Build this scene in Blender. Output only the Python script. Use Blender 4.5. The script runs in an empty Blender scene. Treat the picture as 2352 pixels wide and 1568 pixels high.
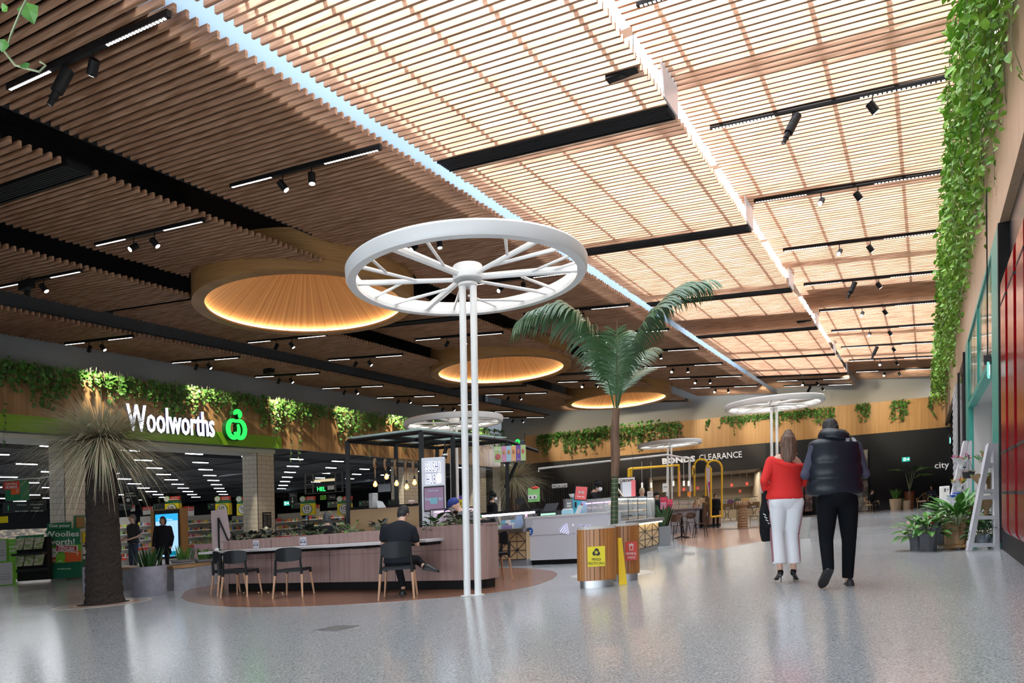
import bpy, math, random
from mathutils import Vector, Matrix, Euler
sc = bpy.context.scene
col = sc.collection
rnd = random.Random(7)
# ---------------------------------------------------------------- camera, world, light
FPX, CH, K = 1655.0, .97, .055          # focal length (px of 2352), eye height, fall of the mall floor (z = K*x)
ROLL, PITCH = .015, .012
CY = 1196 + FPX*math.tan(PITCH)
FW = Vector((0, math.cos(PITCH), -math.sin(PITCH)))
U0 = Vector((0, math.sin(PITCH), math.cos(PITCH)))
RT = Vector((1, 0, 0))*math.cos(ROLL) - U0*math.sin(ROLL)
UP = U0*math.cos(ROLL) + Vector((1, 0, 0))*math.sin(ROLL)
EYE = Vector((0, 0, CH))
cam = bpy.data.objects.new('camera', bpy.data.cameras.new('camera'))
col.objects.link(cam); sc.camera = cam
m = Matrix((RT, UP, -FW)).transposed().to_4x4(); m.translation = EYE
cam.matrix_world = m
cam.data.sensor_width = 36; cam.data.lens = FPX/2352*36
cam.data.shift_y = (CY-784)/2352
cam.data.clip_start = .05; cam.data.clip_end = 400
sc.view_settings.view_transform = 'Standard'; sc.view_settings.look = 'None'
sc.view_settings.gamma = 1; sc.view_settings.use_curve_mapping = False
sc.view_settings.exposure = 0.0
sc.cycles.max_bounces = 7; sc.cycles.diffuse_bounces = 4; sc.cycles.glossy_bounces = 3
sc.cycles.transmission_bounces = 4; sc.cycles.transparent_max_bounces = 8
sc.cycles.sample_clamp_indirect = 5; sc.cycles.caustics_reflective = False; sc.cycles.caustics_refractive = False
w = bpy.data.worlds.new('sky'); sc.world = w; w.use_nodes = True
bg = w.node_tree.nodes['Background']; bg.inputs[0].default_value = (.80, .90, 1, 1); bg.inputs[1].default_value = 9.5
sun = bpy.data.objects.new('sun', bpy.data.lights.new('sun', 'SUN')); col.objects.link(sun)
sun.data.energy = 9; sun.data.angle = .03; sun.data.color = (1, .96, .96)
sun.rotation_euler = Vector((.56, .55, -.80)).to_track_quat('-Z', 'Y').to_euler()
# ---------------------------------------------------------------- geometry of the place
AZ = math.atan2(954, 1655)              # the mall runs AZ to the right of the view
CD = Vector((math.sin(AZ), math.cos(AZ), 0)); SD = Vector((math.cos(AZ), -math.sin(AZ), 0))
def W(u, v, h=0):
    p = SD*u + CD*v; p.z = K*p.x + h; return p
def ray(px, py): return FW + RT*((px-1176)/FPX) + UP*((CY-py)/FPX)
def G(px, py, h=0):                     # point seen at a pixel, h above the sloping floor
    d = ray(px, py); t = (h-CH)/(d.z-K*d.x); return EYE + d*t
def D(px, py, y):                       # point seen at a pixel, y metres ahead
    d = ray(px, py); return EYE + d*(y/d.y)
def hz(p, py):                          # height above p seen at pixel row py
    a = p-EYE; k = (CY-py)/FPX
    # (a+z*Z).UP = k*(a+z*Z).FW
    return (k*a.dot(FW)-a.dot(UP))/(UP.z-k*FW.z)
def fr(pl, pr, h=0):                    # frame through two floor pixels: origin, turn, width
    A, B = G(*pl, h), G(*pr, h); return A, math.atan2(B.y-A.y, B.x-A.x), math.hypot(B.x-A.x, B.y-A.y)
RZ = {}
# ---------------------------------------------------------------- objects
def tag(o, label=None, cat=None, group=None, kind=None):
    if label: o['label'] = label
    if cat: o['category'] = cat
    if group: o['group'] = group
    if kind: o['kind'] = kind
    return o
def T(name, label, cat, loc=(0, 0, 0), rz=0, group=None):
    o = bpy.data.objects.new(name, None); col.objects.link(o)
    o.location = loc; o.rotation_euler = (0, 0, rz); o.empty_display_size = .1
    RZ[o.name] = rz
    return tag(o, label, cat, group)
def kids(o): return [c for c in bpy.data.objects if c.parent == o]
def dup(o, loc=None, rz=None, label=None, parent=None, s=None, ch=None):
    c = o.copy(); col.objects.link(c); c.parent = parent
    for k in (CH_MAP.get(o.name) or []): dup(k, parent=c)
    CH_MAP[c.name] = list(CH_MAP.get(o.name) or [])
    if loc is not None: c.location = loc
    if rz is not None: c.rotation_euler = (0, 0, rz)
    if label: c['label'] = label
    if s: c.scale = s if hasattr(s, '__len__') else (s, s, s)
    return c
CH_MAP = {}
def setpar(o, parent):
    if parent: o.parent = parent; CH_MAP.setdefault(parent.name, []).append(o)
class MB:
    def __init__(s): s.v = []; s.f = []
    def add(s, vs, fs):
        n = len(s.v); s.v += [tuple(a) for a in vs]; s.f += [tuple(i+n for i in f) for f in fs]; return s
    def box(s, x0, x1, y0, y1, z0, z1, M=None):
        vs = [Vector((x, y, z)) for z in (z0, z1) for y in (y0, y1) for x in (x0, x1)]
        if M is not None: vs = [M @ p for p in vs]
        return s.add(vs, [(0, 2, 3, 1), (4, 5, 7, 6), (0, 1, 5, 4), (2, 6, 7, 3), (0, 4, 6, 2), (1, 3, 7, 5)])
    def hexa(s, b, t): return s.add(list(b)+list(t), [(3, 2, 1, 0), (4, 5, 6, 7)]+[(i, (i+1) % 4, 4+(i+1) % 4, 4+i) for i in range(4)])
    def prism(s, pts, z0, z1):
        n = len(pts); return s.add([(x, y, z0) for x, y in pts]+[(x, y, z1) for x, y in pts],
            [tuple(range(n-1, -1, -1)), tuple(range(n, 2*n))]+[(i, (i+1) % n, n+(i+1) % n, n+i) for i in range(n)])
    def xprism(s, pts, y0, y1):          # outline in XZ pushed along Y
        n = len(pts); return s.add([(x, y0, z) for x, z in pts]+[(x, y1, z) for x, z in pts],
            [tuple(range(n)), tuple(range(2*n-1, n-1, -1))]+[(i, n+i, n+(i+1) % n, (i+1) % n) for i in range(n)])
    def rings(s, R, cap=True, closed=False):
        n = len(R[0]); vs = [p for r in R for p in r]; fs = []
        m_ = len(R)
        for j in range(m_ if closed else m_-1):
            for i in range(n):
                a, b = j*n, ((j+1) % m_)*n
                fs.append((a+i, a+(i+1) % n, b+(i+1) % n, b+i))
        if cap and not closed: fs += [tuple(range(n-1, -1, -1)), tuple(range((m_-1)*n, m_*n))]
        return s.add(vs, fs)
    def tube(s, pts, r, seg=8, cap=True, closed=False, flat=None):
        pts = [Vector(p) for p in pts]; n = len(pts); R = []; up = None
        rr = r if hasattr(r, '__len__') else [r]*n
        for i, p in enumerate(pts):
            if closed: t = pts[(i+1) % n]-pts[i-1]
            else: t = pts[min(i+1, n-1)]-pts[max(i-1, 0)]
            t.normalize()
            if up is None:
                up = Vector((0, 0, 1)) if abs(t.z) < .9 else Vector((0, 1, 0))
            a = t.cross(up)
            if a.length < 1e-6: a = t.orthogonal()
            a.normalize(); b = a.cross(t).normalized(); up = b
            ra, rb = rr[i] if hasattr(rr[i], '__len__') else (rr[i], rr[i])
            R.append([p + a*(ra*math.cos(k*2*math.pi/seg)) + b*(rb*math.sin(k*2*math.pi/seg)) for k in range(seg)])
        return s.rings(R, cap, closed)
    def lathe(s, prof, seg=24, cx=0, cy=0, cap=True):
        return s.rings([[Vector((cx+r*math.cos(k*2*math.pi/seg), cy+r*math.sin(k*2*math.pi/seg), z)) for k in range(seg)] for r, z in prof], cap)
    def ell(s, c, r, seg=12, rg=8, M=None):
        R = []
        for j in range(rg+1):
            ph = math.pi*(j/rg)*.98+.01*math.pi
            R.append([Vector((r[0]*math.sin(ph)*math.cos(k*2*math.pi/seg), r[1]*math.sin(ph)*math.sin(k*2*math.pi/seg), -r[2]*math.cos(ph))) for k in range(seg)])
        c = Vector(c)
        R = [[(M @ p if M is not None else p)+c for p in g] for g in R]
        return s.rings(R)
    def quad(s, a, b, c, d): return s.add([a, b, c, d], [(0, 1, 2, 3)])
    def leaf(s, p, d, n, L, wd, droop=.15):   # folded pointed leaf from p along d, facing n
        d = d.normalized(); sd = d.cross(n).normalized(); n = sd.cross(d)
        q = [p, p+d*L*.35+sd*wd*.5+n*wd*.12, p+d*L*.35-sd*wd*.5+n*wd*.12, p+d*L*.72+sd*wd*.33-n*L*droop*.5+n*wd*.1, p+d*L*.72-sd*wd*.33-n*L*droop*.5+n*wd*.1, p+d*L-n*L*droop, p+d*L*.4]
        return s.add(q, [(0, 1, 6), (0, 6, 2), (1, 3, 5, 6), (6, 5, 4, 2)])
    def build(s, name, mat, parent=None, smooth=False, slope=True, kind=None, bevel=0, loc=None, label=None):
        vs = s.v
        if parent is not None and slope and parent.name in RZ:
            rz = RZ[parent.name]; a, b = K*math.cos(rz), -K*math.sin(rz)
            vs = [(x, y, z+a*x+b*y) for x, y, z in vs]
        me = bpy.data.meshes.new(name); me.from_pydata(vs, [], s.f); me.update()
        if smooth: me.polygons.foreach_set('use_smooth', [True]*len(me.polygons))
        o = bpy.data.objects.new(name, me); col.objects.link(o)
        if mat: me.materials.append(mat)
        if parent is not None:
            setpar(o, parent)
            # parts of parts share the thing's slope
            if parent.name in RZ: RZ[o.name] = RZ[parent.name]
        if loc: o.location = loc
        if kind: o['kind'] = kind
        if label: o['label'] = label
        if smooth == 'auto':
            md = o.modifiers.new('e', 'EDGE_SPLIT'); md.split_angle = .6
        if bevel:
            md = o.modifiers.new('b', 'BEVEL'); md.width = bevel; md.segments = 2; md.limit_method = 'ANGLE'
        return o
def txt(s, wd, ht, mat, parent, loc, rot=(math.pi/2, 0, 0), ext=.003, bold=0, name='lettering', slope=0):
    cu = bpy.data.curves.new(name, 'FONT'); cu.body = s; cu.size = 1; cu.extrude = .5; cu.offset = bold
    cu.align_x = 'CENTER'; cu.resolution_u = 2
    t = bpy.data.objects.new('tmp', cu); col.objects.link(t)
    dg = bpy.context.evaluated_depsgraph_get(); me = bpy.data.meshes.new_from_object(t.evaluated_get(dg))
    bpy.data.objects.remove(t); bpy.data.curves.remove(cu)
    if not len(me.vertices): return None
    xs = [v.co.x for v in me.vertices]; ys = [v.co.y for v in me.vertices]
    x0, x1, y0, y1 = min(xs), max(xs), min(ys), max(ys)
    sx = wd/max(x1-x0, 1e-4); sy = ht/max(y1-y0, 1e-4)
    for v in me.vertices:
        x = (v.co.x-(x0+x1)/2)*sx; v.co = (x, (v.co.y-(y0+y1)/2)*sy+slope*x, v.co.z*ext*2)
    me.materials.clear(); me.materials.append(mat)
    o = bpy.data.objects.new(name, me); col.objects.link(o); o.location = loc; o.rotation_euler = rot
    if parent is not None: setpar(o, parent)
    return o
# ---------------------------------------------------------------- materials
MATS = {}
def mat(name, c=(.5, .5, .5), r=.5, metal=0, em=None, es=0, spec=None, alpha=1, trans=0, noise=None, bump=0, bscale=40):
    """noise = (second colour, scale xyz, contrast lo, hi, turn)"""
    if name in MATS: return MATS[name]
    M = bpy.data.materials.new(name); M.use_nodes = True; MATS[name] = M
    nt = M.node_tree; b = nt.nodes['Principled BSDF']
    b.inputs['Base Color'].default_value = (*c, 1); b.inputs['Roughness'].default_value = r; b.inputs['Metallic'].default_value = metal
    if em: b.inputs['Emission Color'].default_value = (*em, 1); b.inputs['Emission Strength'].default_value = es
    if spec is not None: b.inputs['Specular IOR Level'].default_value = spec
    if trans: b.inputs['Transmission Weight'].default_value = trans; b.inputs['IOR'].default_value = 1.45
    if alpha < 1: b.inputs['Alpha'].default_value = alpha
    if noise or bump:
        tc = nt.nodes.new('ShaderNodeTexCoord'); mp0 = nt.nodes.new('ShaderNodeMapping'); mp = nt.nodes.new('ShaderNodeMapping')
        nt.links.new(tc.outputs['Object'], mp0.inputs[0]); nt.links.new(mp0.outputs[0], mp.inputs[0])
        n = nt.nodes.new('ShaderNodeTexNoise'); n.inputs['Scale'].default_value = 1; n.inputs['Detail'].default_value = 3
        nt.links.new(mp.outputs[0], n.inputs['Vector'])
        if noise:
            c2, scl, lo, hi = noise[:4]
            if len(noise) > 4: mp0.inputs['Rotation'].default_value = (0, 0, noise[4])
            mp.inputs['Scale'].default_value = scl if hasattr(scl, '__len__') else (scl,)*3
            rp = nt.nodes.new('ShaderNodeValToRGB'); rp.color_ramp.elements[0].position = lo; rp.color_ramp.elements[1].position = hi
            rp.color_ramp.elements[0].color = (*c, 1); rp.color_ramp.elements[1].color = (*c2, 1)
            nt.links.new(n.outputs['Fac'], rp.inputs[0]); nt.links.new(rp.outputs[0], b.inputs['Base Color'])
        if bump:
            n2 = nt.nodes.new('ShaderNodeTexNoise'); n2.inputs['Scale'].default_value = bscale; n2.inputs['Detail'].default_value = 2
            nt.links.new(tc.outputs['Object'], n2.inputs['Vector'])
            bp = nt.nodes.new('ShaderNodeBump'); bp.inputs['Strength'].default_value = bump; bp.inputs['Distance'].default_value = .01
            nt.links.new(n2.outputs['Fac'], bp.inputs['Height']); nt.links.new(bp.outputs[0], b.inputs['Normal'])
    return M
def emat(name, c, s): return mat(name, (0, 0, 0), .5, em=c, es=s)
slatwood = mat('slat wood', (.55, .32, .20), .55, noise=((.30, .145, .07), (1.2, 9, 30), .35, .7, AZ))
drumwood = mat('drum veneer', (.50, .27, .10), .45, noise=((.36, .18, .065), (1, 1, 26), .35, .7))
def conemat():
    M = bpy.data.materials.new('cone veneer'); M.use_nodes = True; nt = M.node_tree; b = nt.nodes['Principled BSDF']
    tc = nt.nodes.new('ShaderNodeTexCoord'); sp = nt.nodes.new('ShaderNodeSeparateXYZ'); at_ = nt.nodes.new('ShaderNodeMath'); at_.operation = 'ARCTAN2'
    nt.links.new(tc.outputs['Object'], sp.inputs[0]); nt.links.new(sp.outputs[0], at_.inputs[0]); nt.links.new(sp.outputs[1], at_.inputs[1])
    n = nt.nodes.new('ShaderNodeTexNoise'); n.noise_dimensions = '1D'; n.inputs['Scale'].default_value = 26; n.inputs['Detail'].default_value = 4; nt.links.new(at_.outputs[0], n.inputs['W'])
    rp = nt.nodes.new('ShaderNodeValToRGB'); rp.color_ramp.elements[0].position = .35; rp.color_ramp.elements[1].position = .65
    rp.color_ramp.elements[0].color = (.42, .21, .08, 1); rp.color_ramp.elements[1].color = (.60, .34, .15, 1)
    nt.links.new(n.outputs['Fac'], rp.inputs[0]); nt.links.new(rp.outputs[0], b.inputs['Base Color']); b.inputs['Roughness'].default_value = .5
    return M
conewood = conemat()
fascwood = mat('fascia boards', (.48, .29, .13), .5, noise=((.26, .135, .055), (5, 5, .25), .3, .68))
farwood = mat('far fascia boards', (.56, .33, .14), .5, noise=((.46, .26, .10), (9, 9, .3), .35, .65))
black = mat('black paint', (.010, .010, .011), .5, spec=.25)
dark = mat('plenum black', (.02, .02, .022), .85)
charcoal = mat('charcoal', (.028, .029, .032), .6, spec=.25)
white = mat('white paint', (.80, .80, .78), .35)
greywall = mat('grey wall', (.28, .29, .30), .8)
steel = mat('stainless steel', (.42, .42, .43), .42, 1)
glass = mat('clear glass', (.92, .97, .96), .02, alpha=.16, spec=.6)
ledw = emat('led white', (1, .97, .93), 7)
ledwarm = emat('led warm', (1, .70, .36), 20)
leafg = mat('leaf green', (.10, .26, .035), .45, noise=((.035, .12, .02), 6, .35, .65))
leafb = mat('leaf bright green', (.26, .52, .05), .4, noise=((.09, .27, .03), 3, .35, .7))
leafd = mat('leaf dark', (.02, .07, .018), .35, noise=((.05, .12, .03), 12, .4, .7))
leafk = mat('leaf blackish', (.022, .03, .022), .4)
stemg = mat('stem', (.22, .25, .13), .6)
def brickmat():
    M = bpy.data.materials.new('white wall tiles'); M.use_nodes = True; nt = M.node_tree; b = nt.nodes['Principled BSDF']
    tc = nt.nodes.new('ShaderNodeTexCoord'); sp = nt.nodes.new('ShaderNodeSeparateXYZ'); cb = nt.nodes.new('ShaderNodeCombineXYZ')
    ad = nt.nodes.new('ShaderNodeMath'); ad.operation = 'ADD'
    nt.links.new(tc.outputs['Object'], sp.inputs[0]); nt.links.new(sp.outputs[0], ad.inputs[0]); nt.links.new(sp.outputs[1], ad.inputs[1])
    nt.links.new(ad.outputs[0], cb.inputs[0]); nt.links.new(sp.outputs[2], cb.inputs[1])
    br = nt.nodes.new('ShaderNodeTexBrick'); nt.links.new(cb.outputs[0], br.inputs['Vector'])
    br.inputs['Color1'].default_value = (.74, .68, .57, 1); br.inputs['Color2'].default_value = (.70, .63, .52, 1); br.inputs['Mortar'].default_value = (.28, .25, .20, 1)
    br.inputs['Scale'].default_value = 1; br.inputs['Mortar Size'].default_value = .008; br.inputs['Brick Width'].default_value = .52; br.inputs['Row Height'].default_value = .21
    nt.links.new(br.outputs[0], b.inputs['Base Color']); b.inputs['Roughness'].default_value = .35
    return M
tiles = brickmat()
def floormat():
    M = bpy.data.materials.new('terrazzo'); M.use_nodes = True; nt = M.node_tree; b = nt.nodes['Principled BSDF']
    tc = nt.nodes.new('ShaderNodeTexCoord')
    n1 = nt.nodes.new('ShaderNodeTexNoise'); n1.inputs['Scale'].default_value = 70; n1.inputs['Detail'].default_value = 4; n1.inputs['Roughness'].default_value = .75
    n2 = nt.nodes.new('ShaderNodeTexVoronoi'); n2.inputs['Scale'].default_value = 55
    n3 = nt.nodes.new('ShaderNodeTexNoise'); n3.inputs['Scale'].default_value = .5
    for n in (n1, n2, n3): nt.links.new(tc.outputs['Object'], n.inputs['Vector'])
    r1 = nt.nodes.new('ShaderNodeValToRGB'); e = r1.color_ramp.elements
    e[0].position = .36; e[0].color = (.16, .17, .18, 1); e[1].position = .54; e[1].color = (.45, .465, .475, 1)
    x = r1.color_ramp.elements.new(.70); x.color = (.66, .66, .63, 1)
    nt.links.new(n1.outputs['Fac'], r1.inputs[0])
    mx = nt.nodes.new('ShaderNodeMix'); mx.data_type = 'RGBA'; mx.blend_type = 'MULTIPLY'; mx.inputs[0].default_value = .5
    r2 = nt.nodes.new('ShaderNodeValToRGB'); r2.color_ramp.elements[0].position = .0; r2.color_ramp.elements[0].color = (.6, .6, .62, 1)
    r2.color_ramp.elements[1].position = .5; r2.color_ramp.elements[1].color = (1, 1, 1, 1)
    nt.links.new(n2.outputs['Distance'], r2.inputs[0])
    nt.links.new(r1.outputs[0], mx.inputs[6]); nt.links.new(r2.outputs[0], mx.inputs[7]); nt.links.new(mx.outputs[2], b.inputs['Base Color'])
    r3 = nt.nodes.new('ShaderNodeMapRange'); r3.inputs['To Min'].default_value = .13; r3.inputs['To Max'].default_value = .2
    nt.links.new(n3.outputs['Fac'], r3.inputs[0]); nt.links.new(r3.outputs[0], b.inputs['Roughness'])
    b.inputs['Specular IOR Level'].default_value = .5
    return M
terrazzo = floormat()
def translucent(name, c):
    M = bpy.data.materials.new(name); M.use_nodes = True; nt = M.node_tree; nt.nodes.remove(nt.nodes['Principled BSDF'])
    a = nt.nodes.new('ShaderNodeBsdfTranslucent'); a.inputs[0].default_value = (*c, 1); d = nt.nodes.new('ShaderNodeBsdfDiffuse'); d.inputs[0].default_value = (*c, 1)
    mx = nt.nodes.new('ShaderNodeMixShader'); mx.inputs[0].default_value = .3; nt.links.new(a.outputs[0], mx.inputs[1]); nt.links.new(d.outputs[0], mx.inputs[2]); nt.links.new(mx.outputs[0], nt.nodes['Material Output'].inputs[0]); return M
def nth(i): return ['first', 'second', 'third', 'fourth', 'fifth', 'sixth', 'seventh', 'eighth', 'ninth', 'tenth'][i] if i < 10 else '%d%s' % (i+1, 'st' if (i+1) % 10 == 1 and i != 10 else 'nd' if (i+1) % 10 == 2 and i != 11 else 'rd' if (i+1) % 10 == 3 and i != 12 else 'th')
# ---------------------------------------------------------------- the shell
def wq(name, pts, mt, th=.1, thick=(0, 0, 1)):
    """a slab through four (u, v, h) corners with real thickness along `thick` (u, v, h)"""
    a = [W(*p) for p in pts]; o = SD*thick[0]*th + CD*thick[1]*th; o.z += thick[2]*th
    return MB().hexa([p+o for p in a], a).build(name, mt, kind='structure')
def uvbox(b, u0, u1, v0, v1, h0, h1):
    return b.hexa([W(u0, v0, h0), W(u1, v0, h0), W(u1, v1, h0), W(u0, v1, h0)], [W(u0, v0, h1), W(u1, v0, h1), W(u1, v1, h1), W(u0, v1, h1)])
UL, UR, VB = -26.6, 1.0, -5.0
def vfar(u): return 51.58+(u+3.97)*.307
wq('floor', [(-75, VB, 0), (9, VB, 0), (9, 62, 0), (-75, 62, 0)], terrazzo, .2, (0, 0, -1))
# fascia along the left, green band, soffit and grey wall over it
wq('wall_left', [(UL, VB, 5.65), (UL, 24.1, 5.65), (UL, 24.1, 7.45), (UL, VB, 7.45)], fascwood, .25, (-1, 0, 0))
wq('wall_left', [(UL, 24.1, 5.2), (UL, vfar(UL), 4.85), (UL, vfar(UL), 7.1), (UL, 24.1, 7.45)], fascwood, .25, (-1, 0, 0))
greenm = mat('green band', (.20, .42, .02), .4)
wq('trim_1', [(UL+.12, VB, 5.15), (UL+.12, 24.2, 5.15), (UL+.12, 24.2, 5.7), (UL+.12, VB, 5.7)], greenm, .3, (-1, 0, 0))
b = MB(); uvbox(b, UL-1.6, UL-.2, VB, 24.1, 4.95, 5.12); b.build('trim_2', mat('soffit', (.62, .63, .58), .5), kind='structure')
wq('wall_left_upper', [(UL-1.0, VB, 6.9), (UL-1.0, vfar(UL), 6.9), (UL-1.0, vfar(UL), 11), (UL-1.0, VB, 11)], greywall, .2, (-1, 0, 0))
# far wall
ang = math.atan(.307)
def wf(du, u, h, out=0): return W(u, vfar(u)-out, h)
def farslab(name, u0, u1, h0, h1, mt, out=0, th=.2, h0b=None, h1b=None):
    a = [wf(0, u0, h0, out), wf(0, u1, h0b if h0b is not None else h0, out), wf(0, u1, h1b if h1b is not None else h1, out), wf(0, u0, h1, out)]
    return MB().hexa([p+CD*th for p in a], a).build(name, mt, kind='structure')
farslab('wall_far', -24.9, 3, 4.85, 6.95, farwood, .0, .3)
farslab('wall_far_upper', -27, 9, 6.8, 11, greywall, -1.0, .3)
# right side: timber bulkhead, soffit trough, wall below
bulk = mat('bulkhead timber', (.52, .36, .23), .45, noise=((.42, .28, .17), (20, 20, .6), .35, .65))
wq('wall_right_upper', [(UR, 3, 5.05), (UR, 53, 5.05), (UR, 53, 8.2), (UR, 3, 8.2)], bulk, .15, (1, 0, 0))
b = MB()
uvbox(b, UR+.55, UR+.75, 3, 53, 5.0, 5.6)
for i in range(60): uvbox(b, UR+.1, UR+.7, 5+i*.8, 5.06+i*.8, 5.1, 5.16)
b.build('trim_4', charcoal, kind='structure')
b = MB(); uvbox(b, UR+.1, UR+.6, 3, 53, 5.5, 5.6); b.build('trim_5', mat('trough', (.45, .42, .36), .6), kind='structure')
wq('wall_right', [(UR+4.5, VB, -.2), (UR+4.5, 56, -.2), (UR+4.5, 56, 8.2), (UR+4.5, VB, 8.2)], charcoal, .2, (1, 0, 0))
# roof over the closed bays and the lit shaft beside the skylight
b = MB(); uvbox(b, -76, -9.2, VB, 60, 11, 11.2); b.build('ceiling_void', dark, kind='structure')
b = MB(); uvbox(b, -9.4, -9.18, VB, 44, 8.25, 11); b.build('trim_6', mat('shaft lining', (.15, .21, .27), .7), kind='structure')
# roof over the right-hand bays: glazed except for beams and the far end
b = MB()
for v in range(0, 50, 6): uvbox(b, -8.9, 2, v-.12, v+.12, 9.3, 9.7)
uvbox(b, -8.9, 2, 43.5, 60, 10.0, 10.2); uvbox(b, 1.1, 1.4, VB, 60, 8.2, 10)
uvbox(b, -3.9, 1.2, 27.6, 30.4, 9.2, 9.4); uvbox(b, -8.8, -3.9, 28.2, 31.2, 9.2, 9.4)
b.build('ceiling_beams', mat('roof steel', (.55, .55, .55), .6), kind='structure')
b = MB(); uvbox(b, -76, -22, VB-.3, VB, -3, 11); uvbox(b, -22, -10, VB-.3, VB, -3, 11); uvbox(b, -10, 9, VB-.3, VB, 2.6, 11); b.build('wall_back', mat('back wall', (.5, .48, .45), .8), kind='structure')
b = MB(); uvbox(b, -8.9, 6, VB-.1, 3.0, 9.8, 10.0); b.build('ceiling_back', greywall, kind='structure')
# slatted bays: every bay is hung high on its left and low on its right
HL, HR = 8.6, 8.05
BAYS = [(-27.5, -22.92, 46.5), (-23.0, -18.32, 47.5), (-18.35, -13.6, 48.5), (-13.55, -8.62, 49.5), (-8.88, -3.9, 51.5), (-4.0, .95, 52.5)]
CIRC = [(-16.3, 16.0), (-17.0, 28.7), (-16.5, 42.0)]; CR = 3.25
VENTS = {4: [12.45+6.52*i for i in range(-1, 6)], 2: [7.45+6.52*i for i in range(0, 7)], 1: [13.55, 33.1]}
TRK = [6.08+4.27*i for i in range(0, 10)]
TRACKS = {0: TRK, 1: TRK, 2: TRK, 3: TRK, 4: [46.8, 49.4], 5: [14.55+4.2*i for i in range(-1, 9)]}
PITCHS = .167
b = MB()
for u in (-13.62, -18.42, -23.07):
    cuts = sorted((cv-math.sqrt(3.4**2-(u-.1-cu_)**2), cv+math.sqrt(3.4**2-(u-.1-cu_)**2)) for cu_, cv in CIRC if abs(u-.1-cu_) < 3.4); v0_ = VB
    for a_, e_ in cuts: uvbox(b, u-.22, u-.02, v0_, a_, 8.75, 11); v0_ = e_
    uvbox(b, u-.22, u-.02, v0_, 46, 8.75, 11)
b.build('trim_7', dark, kind='structure')
for bi, (ul, ur, ve) in enumerate(BAYS):
    b = MB(); r_ = random.Random(bi)
    v = 2.5
    while v < min(ve, vfar((ul+ur)/2)-.4):
        v += PITCHS
        if any(q-.02 < v < q+.47 for q in VENTS.get(bi, [])): continue
        segs = [(ul+r_.uniform(-.02, .02), ur+r_.uniform(-.02, .02))]
        for cu_, cv in CIRC:
            dv = abs(v-cv)
            if dv < CR+.05:
                q = math.sqrt((CR+.05)**2-dv*dv); n2 = []
                for a, e in segs:
                    if e <= cu_-q or a >= cu_+q: n2.append((a, e)); continue
                    if a < cu_-q: n2.append((a, cu_-q))
                    if e > cu_+q: n2.append((cu_+q, e))
                segs = n2
        for a, e in segs:
            f = lambda u: HL+(HR-HL)*(u-ul)/(ur-ul)
            j = r_.uniform(-.006, .006)
            b.hexa([W(a, v, f(a)+j), W(e, v, f(e)+j), W(e, v+.046, f(e)+j), W(a, v+.046, f(a)+j)],
                   [W(a, v, f(a)+.115), W(e, v, f(e)+.115), W(e, v+.046, f(e)+.115), W(a, v+.046, f(a)+.115)])
    b.build('ceiling', slatwood, kind='structure')
    b = MB(); u = ul+.45
    while u < ur:
        h = HL+(HR-HL)*(u-ul)/(ur-ul)+.12
        if bi not in (1, 2, 3): uvbox(b, u, u+.06, 2.6, min(ve, vfar(u))-.5, h, h+.05)
        u += 1.02
    if b.v: b.build('ceiling_battens', slatwood if bi > 3 else dark, kind='structure')
# ---------------------------------------------------------------- wheel canopies
def wheel(base, gap, label, h=4.22, R=1.6, design=None):
    t = T('wheel_canopy', label, 'canopy', base, 0, 'white spoked wheel canopies on twin poles')
    b = MB(); n = 96; prof = [(R-.13, h), (R-.02, h), (R, h+.03), (R+.01, h+.15), (R-.01, h+.18), (R-.13, h+.18)]
    b.rings([[Vector((r*math.cos(k*2*math.pi/n), r*math.sin(k*2*math.pi/n), z)) for r, z in prof] for k in range(n)], False, True)
    b.build('ring', white, t, smooth='auto')
    b = MB(); b.rings([[Vector((r*math.cos(k*2*math.pi/n), r*math.sin(k*2*math.pi/n), z)) for r, z in ((R-.142, h+.10), (R-.132, h+.10), (R-.132, h+.14), (R-.142, h+.14))] for k in range(n)], False, True)
    b.build('led_strip', emat('canopy led', (1, .93, .82), 16), t)
    b = MB().lathe([(.19, h+.02), (.2, h+.03), (.2, h+.2), (.19, h+.21)], 32); b.build('hub', white, t, smooth='auto')
    b = MB().lathe([(.13, h-.06), (.13, h-.03)], 24); b.build('plate', white, t)
    for p, q, r in design:
        p = Vector(p); q = Vector(q)
        for s_ in (p, q):
            if s_.length > R*.72: s_ *= (R-.11)/s_.length
        MB().tube([(p.x, p.y, h+.08), (q.x, q.y, h+.08)], [r*.85, r*1.15], 8).build('spoke', white, t, smooth='auto')
    for s_ in (-1, 1):
        MB().tube([(s_*gap, 0, 0), (s_*gap, 0, h-.03)], .047, 16).build('pole', white, t, smooth='auto')
        MB().lathe([(.085, 0), (.085, .012)], 20, s_*gap, 0).build('foot_plate', white, CH_MAP[t.name][-1])
    return t
c_ = G(1094, 1366); c_ = Vector((c_.x, c_.y+.0, c_.z))
ctr = Vector((-.515, 9.72, 0))
def wp(x, y):
    p = G(780+x/3.92, 500+y/3.92, 4.3); return ((p.x-ctr.x), (p.y-ctr.y))
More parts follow.
